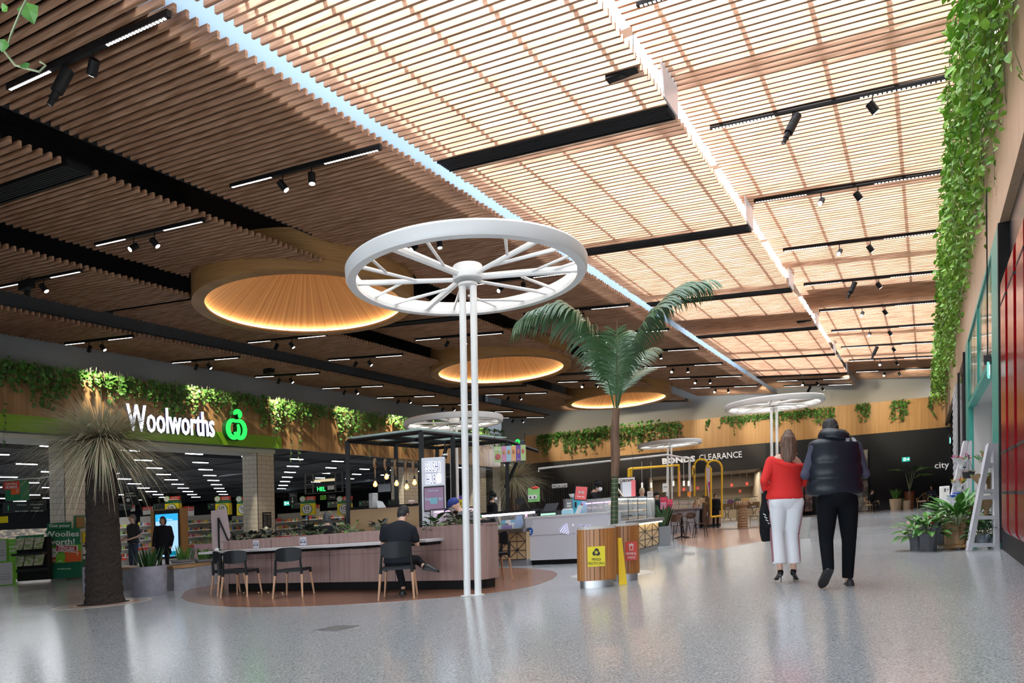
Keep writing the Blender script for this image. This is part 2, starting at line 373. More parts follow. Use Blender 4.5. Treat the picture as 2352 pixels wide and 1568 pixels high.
SPK = [((1110, 510), (600, 300), .05), ((960, 430), (870, 250), .02), ((1080, 560), (150, 590), .035), ((710, 565), (250, 440), .024), ((440, 490), (405, 370), .018),
       ((580, 590), (285, 725), .02), ((1090, 575), (790, 825), .045), ((1000, 640), (490, 780), .024), ((710, 740), (620, 812), .018), ((1105, 640), (1040, 840), .02),
       ((1180, 700), (1430, 800), .02), ((1270, 740), (1700, 748), .022), ((1270, 572), (1940, 690), .026), ((1250, 530), (2185, 455), .05), ((1660, 530), (2000, 650), .022),
       ((1760, 480), (2045, 340), .02), ((1940, 468), (2130, 400), .02), ((1200, 520), (1730, 240), .034), ((1530, 330), (1430, 215), .02), ((1390, 430), (1950, 290), .026)]
design = [(wp(*a), wp(*b_), r) for a, b_, r in SPK]
wheel(Vector((ctr.x-.03, ctr.y, K*ctr.x)), .073, 'large white spoked wheel canopy on twin poles beside the pink bench counter', design=design)
for x, y, l, tz in ((-1.84, 23.4, 'white wheel canopy rising behind the black kiosk frame', .3), (8.95, 24.5, 'white wheel canopy on twin poles behind the walking couple', 1.2), (8.05, 36.6, 'smallest far white wheel canopy above the yellow arches', 2.2)):
    wheel(Vector((x, y, K*x)), .09, l, design=[((math.cos(tz)*a[0]-math.sin(tz)*a[1], math.sin(tz)*a[0]+math.cos(tz)*a[1]), (math.cos(tz)*q[0]-math.sin(tz)*q[1], math.sin(tz)*q[0]+math.cos(tz)*q[1]), r) for a, q, r in design])
# ---------------------------------------------------------------- timber drums with glowing cones
for (u, v), l in zip(CIRC, ('largest round timber ceiling drum glowing behind the near wheel canopy', 'middle round timber ceiling drum with a warm light ring', 'farthest small round timber ceiling drum beside the palm')):
    t = T('ceiling_drum', l, 'ceiling light', W(u, v, 0), -AZ, 'round timber ceiling drums'); h = 7.9; k_ = 1.075; n = 96
    rg = lambda prof: [[Vector((r*math.cos(k*2*math.pi/n), r*math.sin(k*2*math.pi/n), z)) for r, z in [(r*k_, z) for r, z in prof]] for k in range(n)]
    MB().rings(rg([(2.68, h), (3.0, h), (3.0, h+1.1), (2.97, h+1.1), (2.97, h+.06), (2.68, h+.06)]), False, True).build('drum', drumwood, t, smooth='auto')
    MB().rings(rg([(2.84, h+.12), (1.9, h+.9), (.9, h+1.6), (.02, h+2.1), (.02, h+2.15), (2.2, h+1.0), (2.88, h+.2)]), False, True).build('cone', conewood, t, smooth='auto')
    MB().rings(rg([(2.74, h+.07), (2.80, h+.07), (2.80, h+.12), (2.74, h+.12)]), False, True).build('led_ring', ledwarm, CH_MAP[t.name][0])
# ---------------------------------------------------------------- tracks, spots, vents, boxes on the ceiling
def bh(bi, u): ul, ur, _ = BAYS[bi]; return HL+(HR-HL)*(u-ul)/(ur-ul)
WHERE = ['bay above the supermarket', 'bay left of the drums', 'bay crossed by the drums', 'bay left of the blue gap', 'bay right of the blue gap', 'bay next to the hanging vines']
def ordn(i): return ['nearest', 'second', 'third', 'fourth', 'fifth', 'sixth', 'seventh', 'eighth', 'ninth', 'tenth', 'eleventh', 'twelfth'][i]
protoT = None; protoS = {}
def track(bi, v, i):
    global protoT
    ul, ur, _ = BAYS[bi]; L = 4.1; u0 = ur-L-.02; dz = (HR-HL)/(ur-ul); lab = 'black light rail, %s in the %s' % (ordn(i), WHERE[bi])
    if bi == 5: u0 = ul+.3
    loc = W(u0, v, bh(bi, u0)-.05)
    if protoT is None:
        t = T('light_track', lab, 'light', loc, -AZ, 'light rails set between the ceiling slats')
        f = lambda x: x*dz
        b = MB(); b.hexa([(0, 0, -.02), (L, 0, f(L)-.02), (L, .07, f(L)-.02), (0, .07, -.02)], [(0, 0, .07), (L, 0, f(L)+.07), (L, .07, f(L)+.07), (0, .07, .07)]); b.build('rail', black, t)
        for a, e in ((.05, 1.25), (2.7, 4.05)):
            b = MB(); n = 18; st = (e-a)/n
            for k in range(n):
                x = a+k*st; b.hexa([(x, .016, f(x)-.026), (x+st*.6, .016, f(x+st*.6)-.026), (x+st*.6, .052, f(x+st*.6)-.026), (x, .052, f(x)-.026)], [(x, .016, f(x)-.018), (x+st*.6, .016, f(x+st*.6)-.018), (x+st*.6, .052, f(x+st*.6)-.018), (x, .052, f(x)-.018)])
            b.build('light_strip', ledw, CH_MAP[t.name][0])
        protoT = t
    else: t = dup(protoT, loc, -AZ, lab)
    return u0
def spotproto(kind):
    if kind in protoS: return protoS[kind]
    t = T('projector_spot' if kind == 'p' else 'spotlight', 'x', 'spotlight', (0, 0, 0), 0, 'spotlights on the ceiling rails')
    MB().tube([(0, 0, 0), (0, 0, -.16)], .012, 6).build('stem', black, t)
    dirs = {'l': (-.62, .15, -.55), 'r': (.45, .3, -.7), 'd': (.1, -.05, -1), 'c': (-.15, -.75, -.65), 'p': (-.35, -.25, -.8)}
    d = Vector(dirs[kind]).normalized(); c = Vector((0, 0, -.24))
    if kind == 'p':
        MB().tube([c-d*.2, c-d*.19, c+d*.18, c+d*.19], [.075, .085, .085, .075], 14).build('body', black, t, smooth='auto')
        MB().tube([c+d*.19, c+d*.30, c+d*.31, c+d*.40], [.055, .055, .042, .042], 12).build('barrel', black, t, smooth='auto')
        MB().tube([c+d*.4, c+d*.402], .03, 10).build('lens', mat('dim lens', (.5, .5, .5), .2), t)
    else:
        MB().tube([c-d*.11, c-d*.105, c+d*.105, c+d*.11], [.06, .07, .07, .062], 16).build('body', black, t, smooth='auto')
        MB().tube([c+d*.108, c+d*.113], .055, 14).build('lens', emat('spot lens', (1, .96, .88), 30), CH_MAP[t.name][-1])
    protoS[kind] = t; t['proto'] = 1
    return t
used = set()
def spot(kind, bi, u, v, lab):
    loc = W(u, v, bh(bi, u)-.07); p = spotproto(kind)
    if kind not in used: used.add(kind); p.location = loc; p.rotation_euler = (0, 0, -AZ); p['label'] = lab; del p['proto']; return p
    return dup(p, loc, -AZ, lab)
for bi in range(6):
    for i, v in enumerate(TRACKS[bi]):
        if v > BAYS[bi][2]-.6 or v < 3.5: continue
        if any(abs(v-cv) < CR+.1 and cu_-math.sqrt((CR+.1)**2-(v-cv)**2) < BAYS[bi][1] and cu_+math.sqrt((CR+.1)**2-(v-cv)**2) > BAYS[bi][1]-4.1 for cu_, cv in CIRC): continue
        u0 = track(bi, v, i)
        if bi < 2: ks = ('l', 'r')
        elif bi == 2: ks = ('c', 'r') if i % 2 else ('l', 'r')
        elif bi == 3: ks = ('p', 'l') if i == 0 else ('r', 'd') if i < 2 else ('c', 'd')
        else: ks = ('p' if i % 3 == 1 else 'c', 'r')
        for k, (q, kd) in enumerate(zip((1.55, 2.35), ks)):
            uu = u0+q if not (bi == 5 and i == 1 and k == 1) else u0+2.9
            spot(kd, bi, uu, v+.035, '%s on the %s rail of the %s' % (('tilted black cylinder spotlight', 'second black cylinder spotlight')[k] if kd != 'p' else 'long black projector spotlight', ordn(i), WHERE[bi]))
            if bi == 0 and k == 0 and 12 < v < 42:
                lo = bpy.data.lights.new('wall_wash', 'SPOT'); lo.energy = 800; lo.spot_size = 1.25; lo.spot_blend = .7; lo.color = (1, .88, .66); lo.shadow_soft_size = .06
                o = bpy.data.objects.new('wall_wash', lo); col.objects.link(o); o.location = W(uu-.2, v, bh(bi, uu)-.45)
                o.rotation_euler = (W(UL, v+1.6, 6.3)-o.location).to_track_quat('-Z', 'Y').to_euler()
for u, v in ((-21, 44.6), (-17, 46), (-11.5, 47.4), (-8.5, 48.2), (-4, 49), (-.8, 50)):
    lo = bpy.data.lights.new('far_wash', 'SPOT'); lo.energy = 900; lo.spot_size = 1.1; lo.spot_blend = .5; lo.color = (1, .86, .62); lo.shadow_soft_size = .06
    o = bpy.data.objects.new('far_wash', lo); col.objects.link(o); o.location = W(u, v-3.4, 7.9); o.rotation_euler = (W(u+.3, vfar(u), 6.2)-o.location).to_track_quat('-Z', 'Y').to_euler()
pv = None
for bi, vs in VENTS.items():
    ul, ur, ve = BAYS[bi]
    for i, v in enumerate(vs):
        if v < 3 or v > ve-1: continue
        if any(abs(v+.2-cv) < CR+.2 and cu_-math.sqrt((CR+.2)**2-(v+.2-cv)**2) < ur and cu_+math.sqrt((CR+.2)**2-(v+.2-cv)**2) > ul for cu_, cv in CIRC): continue
        dz = (HR-HL)/(ur-ul); L = (ur-ul)-.02; loc = W(ul+.02, v, bh(bi, ul))
        lab = 'long black slotted air grille, %s in the %s' % (ordn(i), WHERE[bi])
        t = T('air_grille', lab, 'vent', loc, -AZ, 'slotted black air grilles')
        def sb(b, y0, y1, z0, z1): b.hexa([(0, y0, z0), (L, y0, dz*L+z0), (L, y1, dz*L+z0), (0, y1, z0)], [(0, y0, z1), (L, y0, dz*L+z1), (L, y1, dz*L+z1), (0, y1, z1)])
        b = MB(); sb(b, .0, .03, -.03, .12); sb(b, .44, .47, -.03, .12); sb(b, 0, .47, .10, .13); b.hexa([(L-.03, 0, dz*L-.03), (L, 0, dz*L-.03), (L, .47, dz*L-.03), (L-.03, .47, dz*L-.03)], [(L-.03, 0, dz*L+.12), (L, 0, dz*L+.12), (L, .47, dz*L+.12), (L-.03, .47, dz*L+.12)]); b.build('frame', black, t)
        b = MB()
        for k in range(6): sb(b, .075+k*.06, .10+k*.06, -.02, .03)
        b.build('fins', charcoal, CH_MAP[t.name][0])
        if bi == 4:
            b = MB().hexa([(L+.02, -.3, dz*L), (L+.05, -.3, dz*L), (L+.05, .47, dz*L), (L+.02, .47, dz*L)], [(L+.02, -.55, dz*L+.95), (L+.05, -.55, dz*L+.95), (L+.05, .47, dz*L+.6), (L+.02, .47, dz*L+.6)])
            b.build('duct_end', mat('galvanised', (.62, .62, .66), .35, .4), t)
for px, py, bi, l in ((1428, 160, 4, 'black box speaker under the near bright slats'), (1847, 733, 4, 'small black box speaker by the far daylight gap'), (1945, 879, 4, 'smallest black box under the farthest bright slats'), (60, 655, 1, 'black box beside a lit spotlight under dark slats'), (617, 852, 1, 'black box under dark slats left of the poles')):
    p = G(px, py, 8.15)
    t = T('box_speaker', l, 'speaker', p, -AZ, 'black boxes hung from the slats')
    MB().box(-.26, .26, -.08, .1, -.1, .12).build('case', black, t, bevel=.008)
    b = MB().lathe([(.06, -.115), (.06, -.1)], 14, 0, 0); b.build('grille', charcoal, CH_MAP[t.name][0])
    for x in (-.2, .2): MB().tube([(x, 0, .1), (x, 0, .55)], .008, 5).build('hanger', black, t)
# ---------------------------------------------------------------- vines
def strand(b, st, p, L, out, size, dens, droop_dir=None, r=rnd, curl=.12):
    q = p.copy(); n = max(2, int(L/dens)); path = [q.copy()]; wob = Vector((r.uniform(-1, 1), r.uniform(-1, 1), 0))*curl
    for i in range(n):
        q = q+Vector((0, 0, -dens))+wob*dens*math.sin(i*.7+wob.x*9)+Vector((r.uniform(-1, 1), r.uniform(-1, 1), 0))*dens*.25
        path.append(q.copy())
        d = (out*r.uniform(.1, 1)+Vector((r.uniform(-1, 1), r.uniform(-1, 1), r.uniform(-1.3, .25))))
        nn = out+Vector((r.uniform(-.7, .7), r.uniform(-.7, .7), r.uniform(-.2, .8)))
        s_ = size*r.uniform(.6, 1.25)
        b.leaf(q+out*r.uniform(0, .05), d, nn.normalized(), s_, s_*.8)
    if st is not None and len(path) > 2: st.tube(path[::2] if len(path) > 4 else path, .006, 3, False)
r_ = random.Random(3)
b, st, b2 = MB(), MB(), MB()
v = 5.0
while v < 53:
    k = .045+v*.0018
    v += k*.5
    u = r_.uniform(.38, .99)
    top = 8.15-r_.uniform(0, .15); L = r_.uniform(.5, 1.6)+(.6 if r_.random() < .2 else 0)
    if u > .8: L *= 1.15
    p = W(u, v, top)
    strand(b if r_.random() < .6 else b2, st if r_.random() < .5 else None, p, L, -SD, .12+.001*v, .075+.0012*v, r=r_)
t = T('hanging_vine', 'bright green trailing vine spilling over the timber bulkhead above the red fins', 'vine', (0, 0, 0)); t['kind'] = 'stuff'
b.build('leaves', leafb, t, slope=False); b2.build('leaves', mat('leaf mid green', (.17, .40, .04), .4, noise=((.30, .60, .07), 4, .35, .7)), t, slope=False); st.build('stems', stemg, t, slope=False)
for sp in range(60):
    pass
def noise1(x, s): return .5+.5*math.sin(x*1.7+s)*math.cos(x*.63+s*2.1)
b, st = MB(), MB()
v = 9.5
while v < 45:
    v += .03+v*.0008
    nz = noise1(v*1.1, 1.3); L = .2+nz*1.75*r_.random()+.2*r_.random()
    p = W(UL+r_.uniform(.05, .3), v, 7.5-.01*(v-10)+r_.uniform(-.05, .22))
    strand(b, st, p, L, SD, .17, .13, r=r_)
    if r_.random() < .5: strand(b, None, W(UL+.1, v, 7.55), .2, SD, .17, .07, r=r_)
for v in (12.3, 24.7, 25.1, 30.2): strand(b, st, W(UL+.3, v, 6.2), 1.6, SD, .16, .2, r=r_)
t = T('hanging_vine', 'green ivy trailing over the timber fascia above the supermarket entrance', 'vine'); t['kind'] = 'stuff'
b.build('leaves', leafg, t, slope=False); st.build('stems', stemg, t, slope=False)
b, st = MB(), MB()
u = -24
while u < .4:
    u += .045
    if u < -14.5: L = .3+1.8*(.35+.65*noise1(u*1.6, .4))*r_.random()
    elif u < -12.8 or -12.0 > u > -12.6: continue
    elif u < -8: L = .2+1.2*noise1(u*2.4, 2)*r_.random()
    elif u < -6: L = .2+1.4*noise1(u*1.5, 1)*r_.random()
    else: L = (1.5*r_.random() if math.sin(u*3.1) > .25 else 0)
    if L < .1: continue
    strand(b, st, W(u, vfar(u)-r_.uniform(.08, .25), 6.98+r_.uniform(-.05, .12)), L, -CD, .2, .17, r=r_)
for v_ in range(120): strand(b, None, W(-24+r_.uniform(0, 9), vfar(-20)-1.2+r_.uniform(-.1, .1), 7.0), .2, -CD, .2, .1, r=r_)
t = T('hanging_vine', 'green ivy strands hanging down the far timber fascia behind the wheel canopies', 'vine'); t['kind'] = 'stuff'
b.build('leaves', leafg, t, slope=False); st.build('stems', stemg, t, slope=False)
# loose tendrils close to the lens at the upper left corner
b, st = MB(), MB()
pts = [D(-30, 60, 2.2), D(0, 105, 2.2), D(35, 150, 2.2), D(62, 158, 2.2), D(90, 165, 2.2), D(105, 150, 2.2), D(92, 142, 2.2)]
st.tube(pts, .0035, 5); st.tube([D(70, -20, 2.1), D(50, 20, 2.1), D(25, 80, 2.15), D(18, 105, 2.2)], .003, 5)
for a, d_, l_ in (((60, 5), (14, 42), .06), ((12, 90), (-10, 25), .04), ((18, 15), (-14, 8), .03), ((62, 158), (-8, -14), .03)):
    p = D(*a, 2.15); q = D(a[0]+d_[0], a[1]+d_[1], 2.15); b.leaf(p, q-p, Vector((.2, -1, .1)), (q-p).length*1.1, l_)
t = T('vine_tendril', 'thin green vine tendril dangling at the upper left corner', 'vine'); st.build('stem', stemg, t, slope=False); b.build('leaves', leafg, t, slope=False)
# ---------------------------------------------------------------- grass trees, palm
def grasstree(base, htrunk, r0, r1, n, L, label, seed, trunkm):
    r = random.Random(seed); t = T('grass_tree', label, 'tree', base)
    prof = []; k = 60
    b = MB(); R = []
    for j in range(k+1):
        z = htrunk*j/k; rr = r0+(r1-r0)*min(1, j/k*1.2)
        if j < 3: rr *= 1.12-.04*j
        R.append([Vector(((rr+r.uniform(-.018, .018))*math.cos(a*2*math.pi/28), (rr+r.uniform(-.018, .018))*math.sin(a*2*math.pi/28), z)) for a in range(28)])
    b.rings(R).build('trunk', trunkm, t)
    b = MB()
    for i in range(n):
        az = r.uniform(0, 2*math.pi); el = r.gauss(.22, .5); el = max(-1.0, min(1.5, el)); ln = L*r.uniform(.6, 1.05)*(1.28-.72*max(0, math.sin(el)))
        d = Vector((math.cos(az)*math.cos(el), math.sin(az)*math.cos(el), math.sin(el)))
        p = Vector((0, 0, htrunk+.05))+Vector((math.cos(az), math.sin(az), 0))*.12; vv = d.copy(); wd = r.uniform(.006, .012); side = Vector((-math.sin(az), math.cos(az), 0))
        path = []; sag = r.uniform(.0, .22)
        for s_ in range(7): path.append(p.copy()); vv = (vv+Vector((0, 0, -sag*(s_/4)))).normalized(); p = p+vv*ln/6
        for s_ in range(6):
            w0, w1 = wd*(1-s_/6.5), wd*(1-(s_+1)/6.5); b.add([path[s_]-side*w0, path[s_]+side*w0, path[s_+1]+side*w1, path[s_+1]-side*w1], [(0, 1, 2, 3)])
    o = b.build('leaves', mat('grass tree leaves', (.40, .42, .26), .6, noise=((.55, .44, .30), 6, .4, .6)), t)
    return t
bark = mat('black bark', (.012, .009, .007), .95, noise=((.03, .018, .012), 30, .4, .6), bump=.8, bscale=60)
p = G(240, 1387); grasstree(p, hz(p, 1015), .30, .24, 2300, 1.36, 'grass tree with thick black trunk and shaggy leaf skirt beside the bench counter', 5, bark)
p = Vector((.05, 25.5, .0)); grasstree(p, hz(p, 1100), .24, .2, 1500, 1.35, 'pale grass tree behind the sushi counter staff', 9, mat('brown bark', (.07, .04, .025), .95, bump=.8))
# inlaid rings in the floor
def inlay(pts, mt, nm, h=.004, lab=None, cat=None):
    q = [G(x, y) for x, y in pts]; n = len(q)
    return MB().add([p+Vector((0, 0, h)) for p in q]+[p for p in q], [tuple(range(n-1, -1, -1)), ] + [(i, (i+1) % n, n+(i+1) % n, n+i) for i in range(n)]).build(nm, mt, kind='structure')
def disc(c, r, mt, h, nm='floor_inlay'):
    n = 48; vs = [Vector((c.x+r*math.cos(a*2*math.pi/n), c.y+r*math.sin(a*2*math.pi/n), 0)) for a in range(n)]
    for q in vs: q.z = K*q.x+h
    return MB().add(vs+[q-Vector((0, 0, h)) for q in vs], [tuple(range(n))]+[(i, n+i, n+(i+1) % n, (i+1) % n) for i in range(n)]).build(nm, mt, kind='structure')
c0 = G(238, 1386)
disc(c0, .80, mat('inlay cream', (.55, .47, .38), .3), .002); disc(c0, .72, mat('inlay grey', (.30, .27, .24), .3), .004); disc(c0, .55, mat('inlay rust', (.40, .16, .08), .3), .006)
disc(c0, .48, mat('inlay cream', (.55, .47, .38), .3), .008); disc(c0, .42, mat('soil', (.02, .015, .012), .95), .012)
c1 = G(1405, 1318); disc(c1, .66, mat('inlay white', (.6, .58, .54), .3), .003); disc(c1, .42, mat('soil', (.02, .015, .012), .95), .006)
disc(G(1706, 1213), 1.3, mat('inlay white', (.6, .58, .54), .3), .003)
wfl = mat('timber look floor', (.27, .13, .08), .22, noise=((.17, .075, .045), (1.2, 7, 1), .35, .65, .35))
el = [(415, 1372), (430, 1380), (470, 1388), (530, 1393), (600, 1394), (700, 1392), (800, 1388), (900, 1382), (1000, 1374), (1100, 1365), (1180, 1354), (1235, 1342), (1270, 1329), (1281, 1318), (1270, 1311), (1240, 1307), (1190, 1304), (1120, 1303), (1000, 1303), (850, 1306), (700, 1314), (560, 1328), (460, 1345), (425, 1358)]
inlay(el, wfl, 'floor_timber_inlay', .004)
inlay([(1540, 1215), (1800, 1205), (1790, 1235), (1640, 1262), (1560, 1250)], mat('far inlay', (.42, .26, .2), .2), 'floor_far_inlay', .003)
inlay([(720, 1447), (780, 1435), (826, 1437), (768, 1450)], mat('floor hatch', (.13, .13, .13), .5), 'floor_hatch', .003)
# palm
def frond(t, pts, Lf, seed, dens=.045, m=None, two=True, droop=.6):
    r = random.Random(seed); b = MB(); path = []
    pts = [Vector(p) for p in pts]
    for i in range(len(pts)-1):
        n = max(1, int((pts[i+1]-pts[i]).length/dens))
        for k in range(n): path.append(pts[i].lerp(pts[i+1], k/n))
    path.append(pts[-1]); N = len(path)
    b.tube(path[::3]+[path[-1]], [.014*(1-.8*i/(N/3+1)) for i in range(len(path[::3])+1)], 5)
    for i in range(int(N*.18), N):
        f = i/N; L = Lf*(math.sin(min(1, (f-.1)*1.5)*math.pi/2)*(1.15-.75*f))
        tg = (path[min(i+1, N-1)]-path[i-1]).normalized(); sd = tg.cross(Vector((0, 0, 1)))
        if sd.length < .2: sd = Vector((1, 0, 0))
        sd.normalize()
        for s_ in (-1, 1):
            d = (tg*.75+sd*s_*.9+Vector((0, 0, .15))+Vector((r.uniform(-.1, .1),)*3)).normalized(); p = path[i].copy(); q = [p.copy()]; ll = L*r.uniform(.85, 1.1)
            for k in range(5): d = (d+Vector((0, 0, -droop*.42))).normalized(); p = p+d*ll/5; q.append(p.copy())
            for k in range(5):
                w0 = .017*math.sin(math.pi*(.2+.75*k/5)); w1 = .017*math.sin(math.pi*(.2+.75*(k+1)/5)) if k < 4 else .001
                nrm = tg; b.add([q[k]-nrm*w0, q[k]+nrm*w0, q[k+1]+nrm*w1, q[k+1]-nrm*w1], [(0, 1, 2, 3)])
    b.build('frond', m, t, slope=False)
pb = G(1410, 1318); PY = pb.y
t = T('palm_tree', 'tall slim palm with drooping fronds rising behind the timber bins', 'tree', (0, 0, 0))
c4 = lambda x, y, dy=0: D(1180+x/5.06, 640+y/5.06, PY+dy)
gt = mat('palm green stem', (.035, .075, .03), .5)
x0, x1 = pb.copy(), D(1412, 1095, PY); b = MB(); n = 14; pts = [x0.lerp(x1, i/n) for i in range(n+1)]
b.tube(pts, [.068-.012*i/n for i in range(n+1)], 14).build('trunk', gt, t, smooth=True, slope=False)
b = MB()
for i in range(22):
    p = x0.lerp(x1, i/21.5); b.tube([p, p+Vector((0, 0, .008))], .071-.012*i/22, 14)
b.build('groove', mat('ring scar', (.35, .25, .15), .7), t, slope=False)
b = MB().tube([x1, D(1414, 1060, PY), D(1412, 1000, PY), D(1414, 960, PY), D(1416, 938, PY)], [.062, .074, .075, .058, .055], 14); b.build('sheath', mat('dry sheath', (.20, .12, .075), .8, noise=((.10, .055, .035), (18, 18, 2), .35, .65)), t, slope=False)
fg = mat('palm leaf', (.035, .10, .03), .35, noise=((.07, .15, .06), 3, .3, .7))
frond(t, [c4(1170, 1500), c4(1100, 1200, -.05), c4(1040, 950, -.1), c4(960, 680, -.2), c4(870, 530, -.25), c4(740, 390, -.3), c4(590, 270, -.3), c4(430, 290, -.3), c4(200, 370, -.3), c4(60, 480, -.3)], 1.1, 1, .026, fg, droop=.85)
frond(t, [c4(1210, 1500), c4(1270, 1150, -.05), c4(1340, 850, -.1), c4(1450, 620, -.15), c4(1560, 430, -.2), c4(1650, 330, -.2), c4(1800, 170, -.2), c4(1950, 70, -.2), c4(2210, 20, -.2)], 1.1, 2, .026, fg, droop=.7)
frond(t, [c4(1195, 1500), c4(1220, 1100, .3), c4(1240, 850, .5), c4(1290, 640, .7), c4(1330, 600, .9)], .55, 3, .035, fg)
frond(t, [c4(1195, 1500), c4(1190, 1200, -.2), c4(1195, 1000, -.4), c4(1200, 800, -.5), c4(1180, 620, -.5)], .55, 4, .035, fg, droop=.3)
frond(t, [c4(1215, 1480), c4(1260, 1300, .1), c4(1340, 1180, .3), c4(1460, 1080, .5), c4(1560, 1040, .8)], .5, 5, .03, fg, droop=.2)
frond(t, [c4(1165, 1480), c4(1120, 1250, .2), c4(1050, 1050, .5), c4(980, 870, .8)], .6, 6, .03, fg, droop=.3)
frond(t, [c4(1200, 1490), c4(1230, 1250, .4), c4(1330, 1000, .9), c4(1480, 850, 1.3), c4(1600, 800, 1.6)], .6, 7, .03, fg, droop=.6)
MB().tube([c4(1195, 1490), c4(1200, 1000), c4(1201, 480)], [.025, .02, .002], 6).build('spear', mat('spear', (.25, .24, .15), .6), t, slope=False)
# ---------------------------------------------------------------- supermarket front
def column(px0, px1, v=None, label=''):
    d0, d1 = ray(px0, 1200), ray(px1, 1200)
    def at(d): k = (UL-.25)/d.dot(SD); return (EYE+d*k).dot(CD)
    v0, v1 = at(d0), at(d1)
    t = T('tiled_column', label, 'column', W(UL-.25, v0, 0), -AZ, 'white tiled columns at the supermarket front')
    L = v1-v0; MB().box(-1.0, 0, 0, L, 0, 5.15).build('shaft', tiles, t)
    MB().box(-1.02, .015, -.015, L+.015, 0, .25).build('plinth', mat('plinth', (.10, .10, .10), .5), t)
    b = MB(); b.box(-.012, .008, -.008, .012, 0, 5.1); b.box(-.012, .008, L-.012, L+.008, 0, 5.1); b.build('corner_trim', charcoal, t)
    return t
cols = [column(150, 205, label='pale tiled column behind the shaggy grass tree'), column(593, 632, label='pale tiled column between the checkouts, right of the green fruit logo'),
        column(930, 962, label='pale tiled column behind the black kiosk bulbs'), column(1094, 1118, label='pale tiled column seen behind the white twin poles'), column(1160, 1180, label='pale tiled column behind the far grass tree')]
# store shell
b = MB(); uvbox(b, -75, UL-1.2, VB, 62, 5.75, 5.9); b.build('ceiling_store', dark, kind='structure')
b = MB(); uvbox(b, -75.2, -75, VB, 62, -4, 6); b.build('wall_store_back', mat('store back wall', (.03, .035, .04), .8), kind='structure')
b = MB(); uvbox(b, -75, -26, 61.8, 62, -4, 11); uvbox(b, -75, UL-.9, 44, 44.2, 4.9, 11); b.build('wall_store_far', mat('store back wall', (.03, .035, .04), .8), kind='structure')
b = MB()
for u in range(-70, -28, 6): uvbox(b, u, u+.15, 5, 60, 5.55, 5.75)
for v in range(8, 60, 5): uvbox(b, -74, -28, v, v+.08, 5.4, 5.5)
b.build('ceiling_store_rails', mat('rail grey', (.06, .06, .065), .7), kind='structure')
em_ = emat('batten tube', (.93, .95, 1), 14)
proto = None; n_ = 0
for i in range(11):
    u = -29.3-3.05*i
    for j in range(13):
        v = 12.2+.7*i+3.12*j+(1.9*i % 3.12)
        if v > 43.5: continue
        lab = 'white batten light, %s row back from the entrance, %s from the left' % (nth(i), nth(j))
        if proto is None:
            proto = T('batten_light', lab, 'ceiling light', W(u, v, 5.08), -AZ, 'batten lights in the supermarket ceiling')
            MB().box(-.05, .05, -.43, .43, -.01, .02).build('tube', em_, proto); MB().box(-.07, .07, -.45, .45, .02, .08).build('housing', charcoal, proto)
        else: dup(proto, W(u, v, 5.08), -AZ, lab)
for u, v, e in ((-40, 22, 650), (-40, 38, 650), (-55, 30, 700), (-36, 12, 350)):
    lo = bpy.data.lights.new('store_light', 'AREA'); lo.energy = e; lo.size = 9; lo.color = (.95, .97, 1)
    o = bpy.data.objects.new('store_light', lo); col.objects.link(o); o.location = W(u, v, 5.3)
# sign: lettering and fruit logo stand off the fascia
FW_ = T('shop_sign', 'white lit supermarket name with green fruit emblem above the entrance', 'sign', W(UL+.25, 14, 0), 0)
def onu(px, py, u):
    d = ray(px, py); k = u/(d.x*SD.x+d.y*SD.y); p = EYE+d*k; return p.dot(CD) if 0 else (Vector((p.x, p.y, 0)).dot(CD), p.z-K*p.x)
v0, hA = onu(291, 945, UL+.3); v1, hB = onu(491, 985, UL+.3)
CDs = (CD+Vector((0, 0, K*CD.x))).normalized()
R3 = Matrix((CDs, Vector((0, 0, 1)), CDs.cross(Vector((0, 0, 1))))).transposed().to_euler()
lw = emat('sign white', (.86, .88, 1), 2.6)
FW_.location = (0, 0, 0)
hm = 5.93
txt('Woolworths', v1-v0, 1.02, lw, FW_, W(UL+.32, (v0+v1)/2, hm), R3, .04, .0)
txt('Woolworths', v1-v0, 1.02, mat('sign return', (.02, .02, .08), .5), FW_, W(UL+.24, (v0+v1)/2, hm), R3, .05, .012, name='letter_returns')
lg = emat('sign green', (.02, .75, .10), 1.6)
vc, hc = onu(537, 982, UL+.3); 
def logo(parent, org, Rm, s, m1, m2, off):
    def arc(cx, cz, rx, rz, a0, a1, w, n=28):
        o, i = [], []
        for k in range(n+1):
            a = math.radians(a0+(a1-a0)*k/n); ww = w*(math.sin(math.pi*min(1, max(0, .12+.8*k/n)))**.5)
            o.append((cx+(rx+ww/2)*math.cos(a), cz+(rz+ww/2)*math.sin(a))); i.append((cx+(rx-ww/2)*math.cos(a), cz+(rz-ww/2)*math.sin(a)))
        return o, i
    for nm, ar in (('fruit_half', arc(-.24, -.05, .42, .56, 60, 395, .30)), ('fruit_half', arc(.24, -.05, .42, .56, 120, -160, .30)), ('leaf', arc(.12, .92, .20, .20, -60, 190, .30))):
        o, i = ar
        for (m_, y0, y1) in ((m1, .0, .06), (m2, -.25, -.01)):
            b = MB()
            for k in range(len(o)-1):
                q = [o[k], o[k+1], i[k+1], i[k]]
                b.add([Rm @ Vector((x*s, z*s, y0)) for x, z in q]+[Rm @ Vector((x*s, z*s, y1)) for x, z in q], [(0, 1, 2, 3), (7, 6, 5, 4), (0, 4, 5, 1), (3, 2, 6, 7)])
            ob = b.build(nm if m_ is m1 else nm+'_return', m_, parent, slope=False); ob.location = org
v9, h9 = onu(510, 985, UL+.3); v8, h8 = onu(565, 985, UL+.3)
logo(FW_, W(UL+.45, vc, hc-.05), R3.to_matrix(), (v8-v9)/1.85*.98, lg, mat('logo return', (.0, .06, .01), .5), 0)
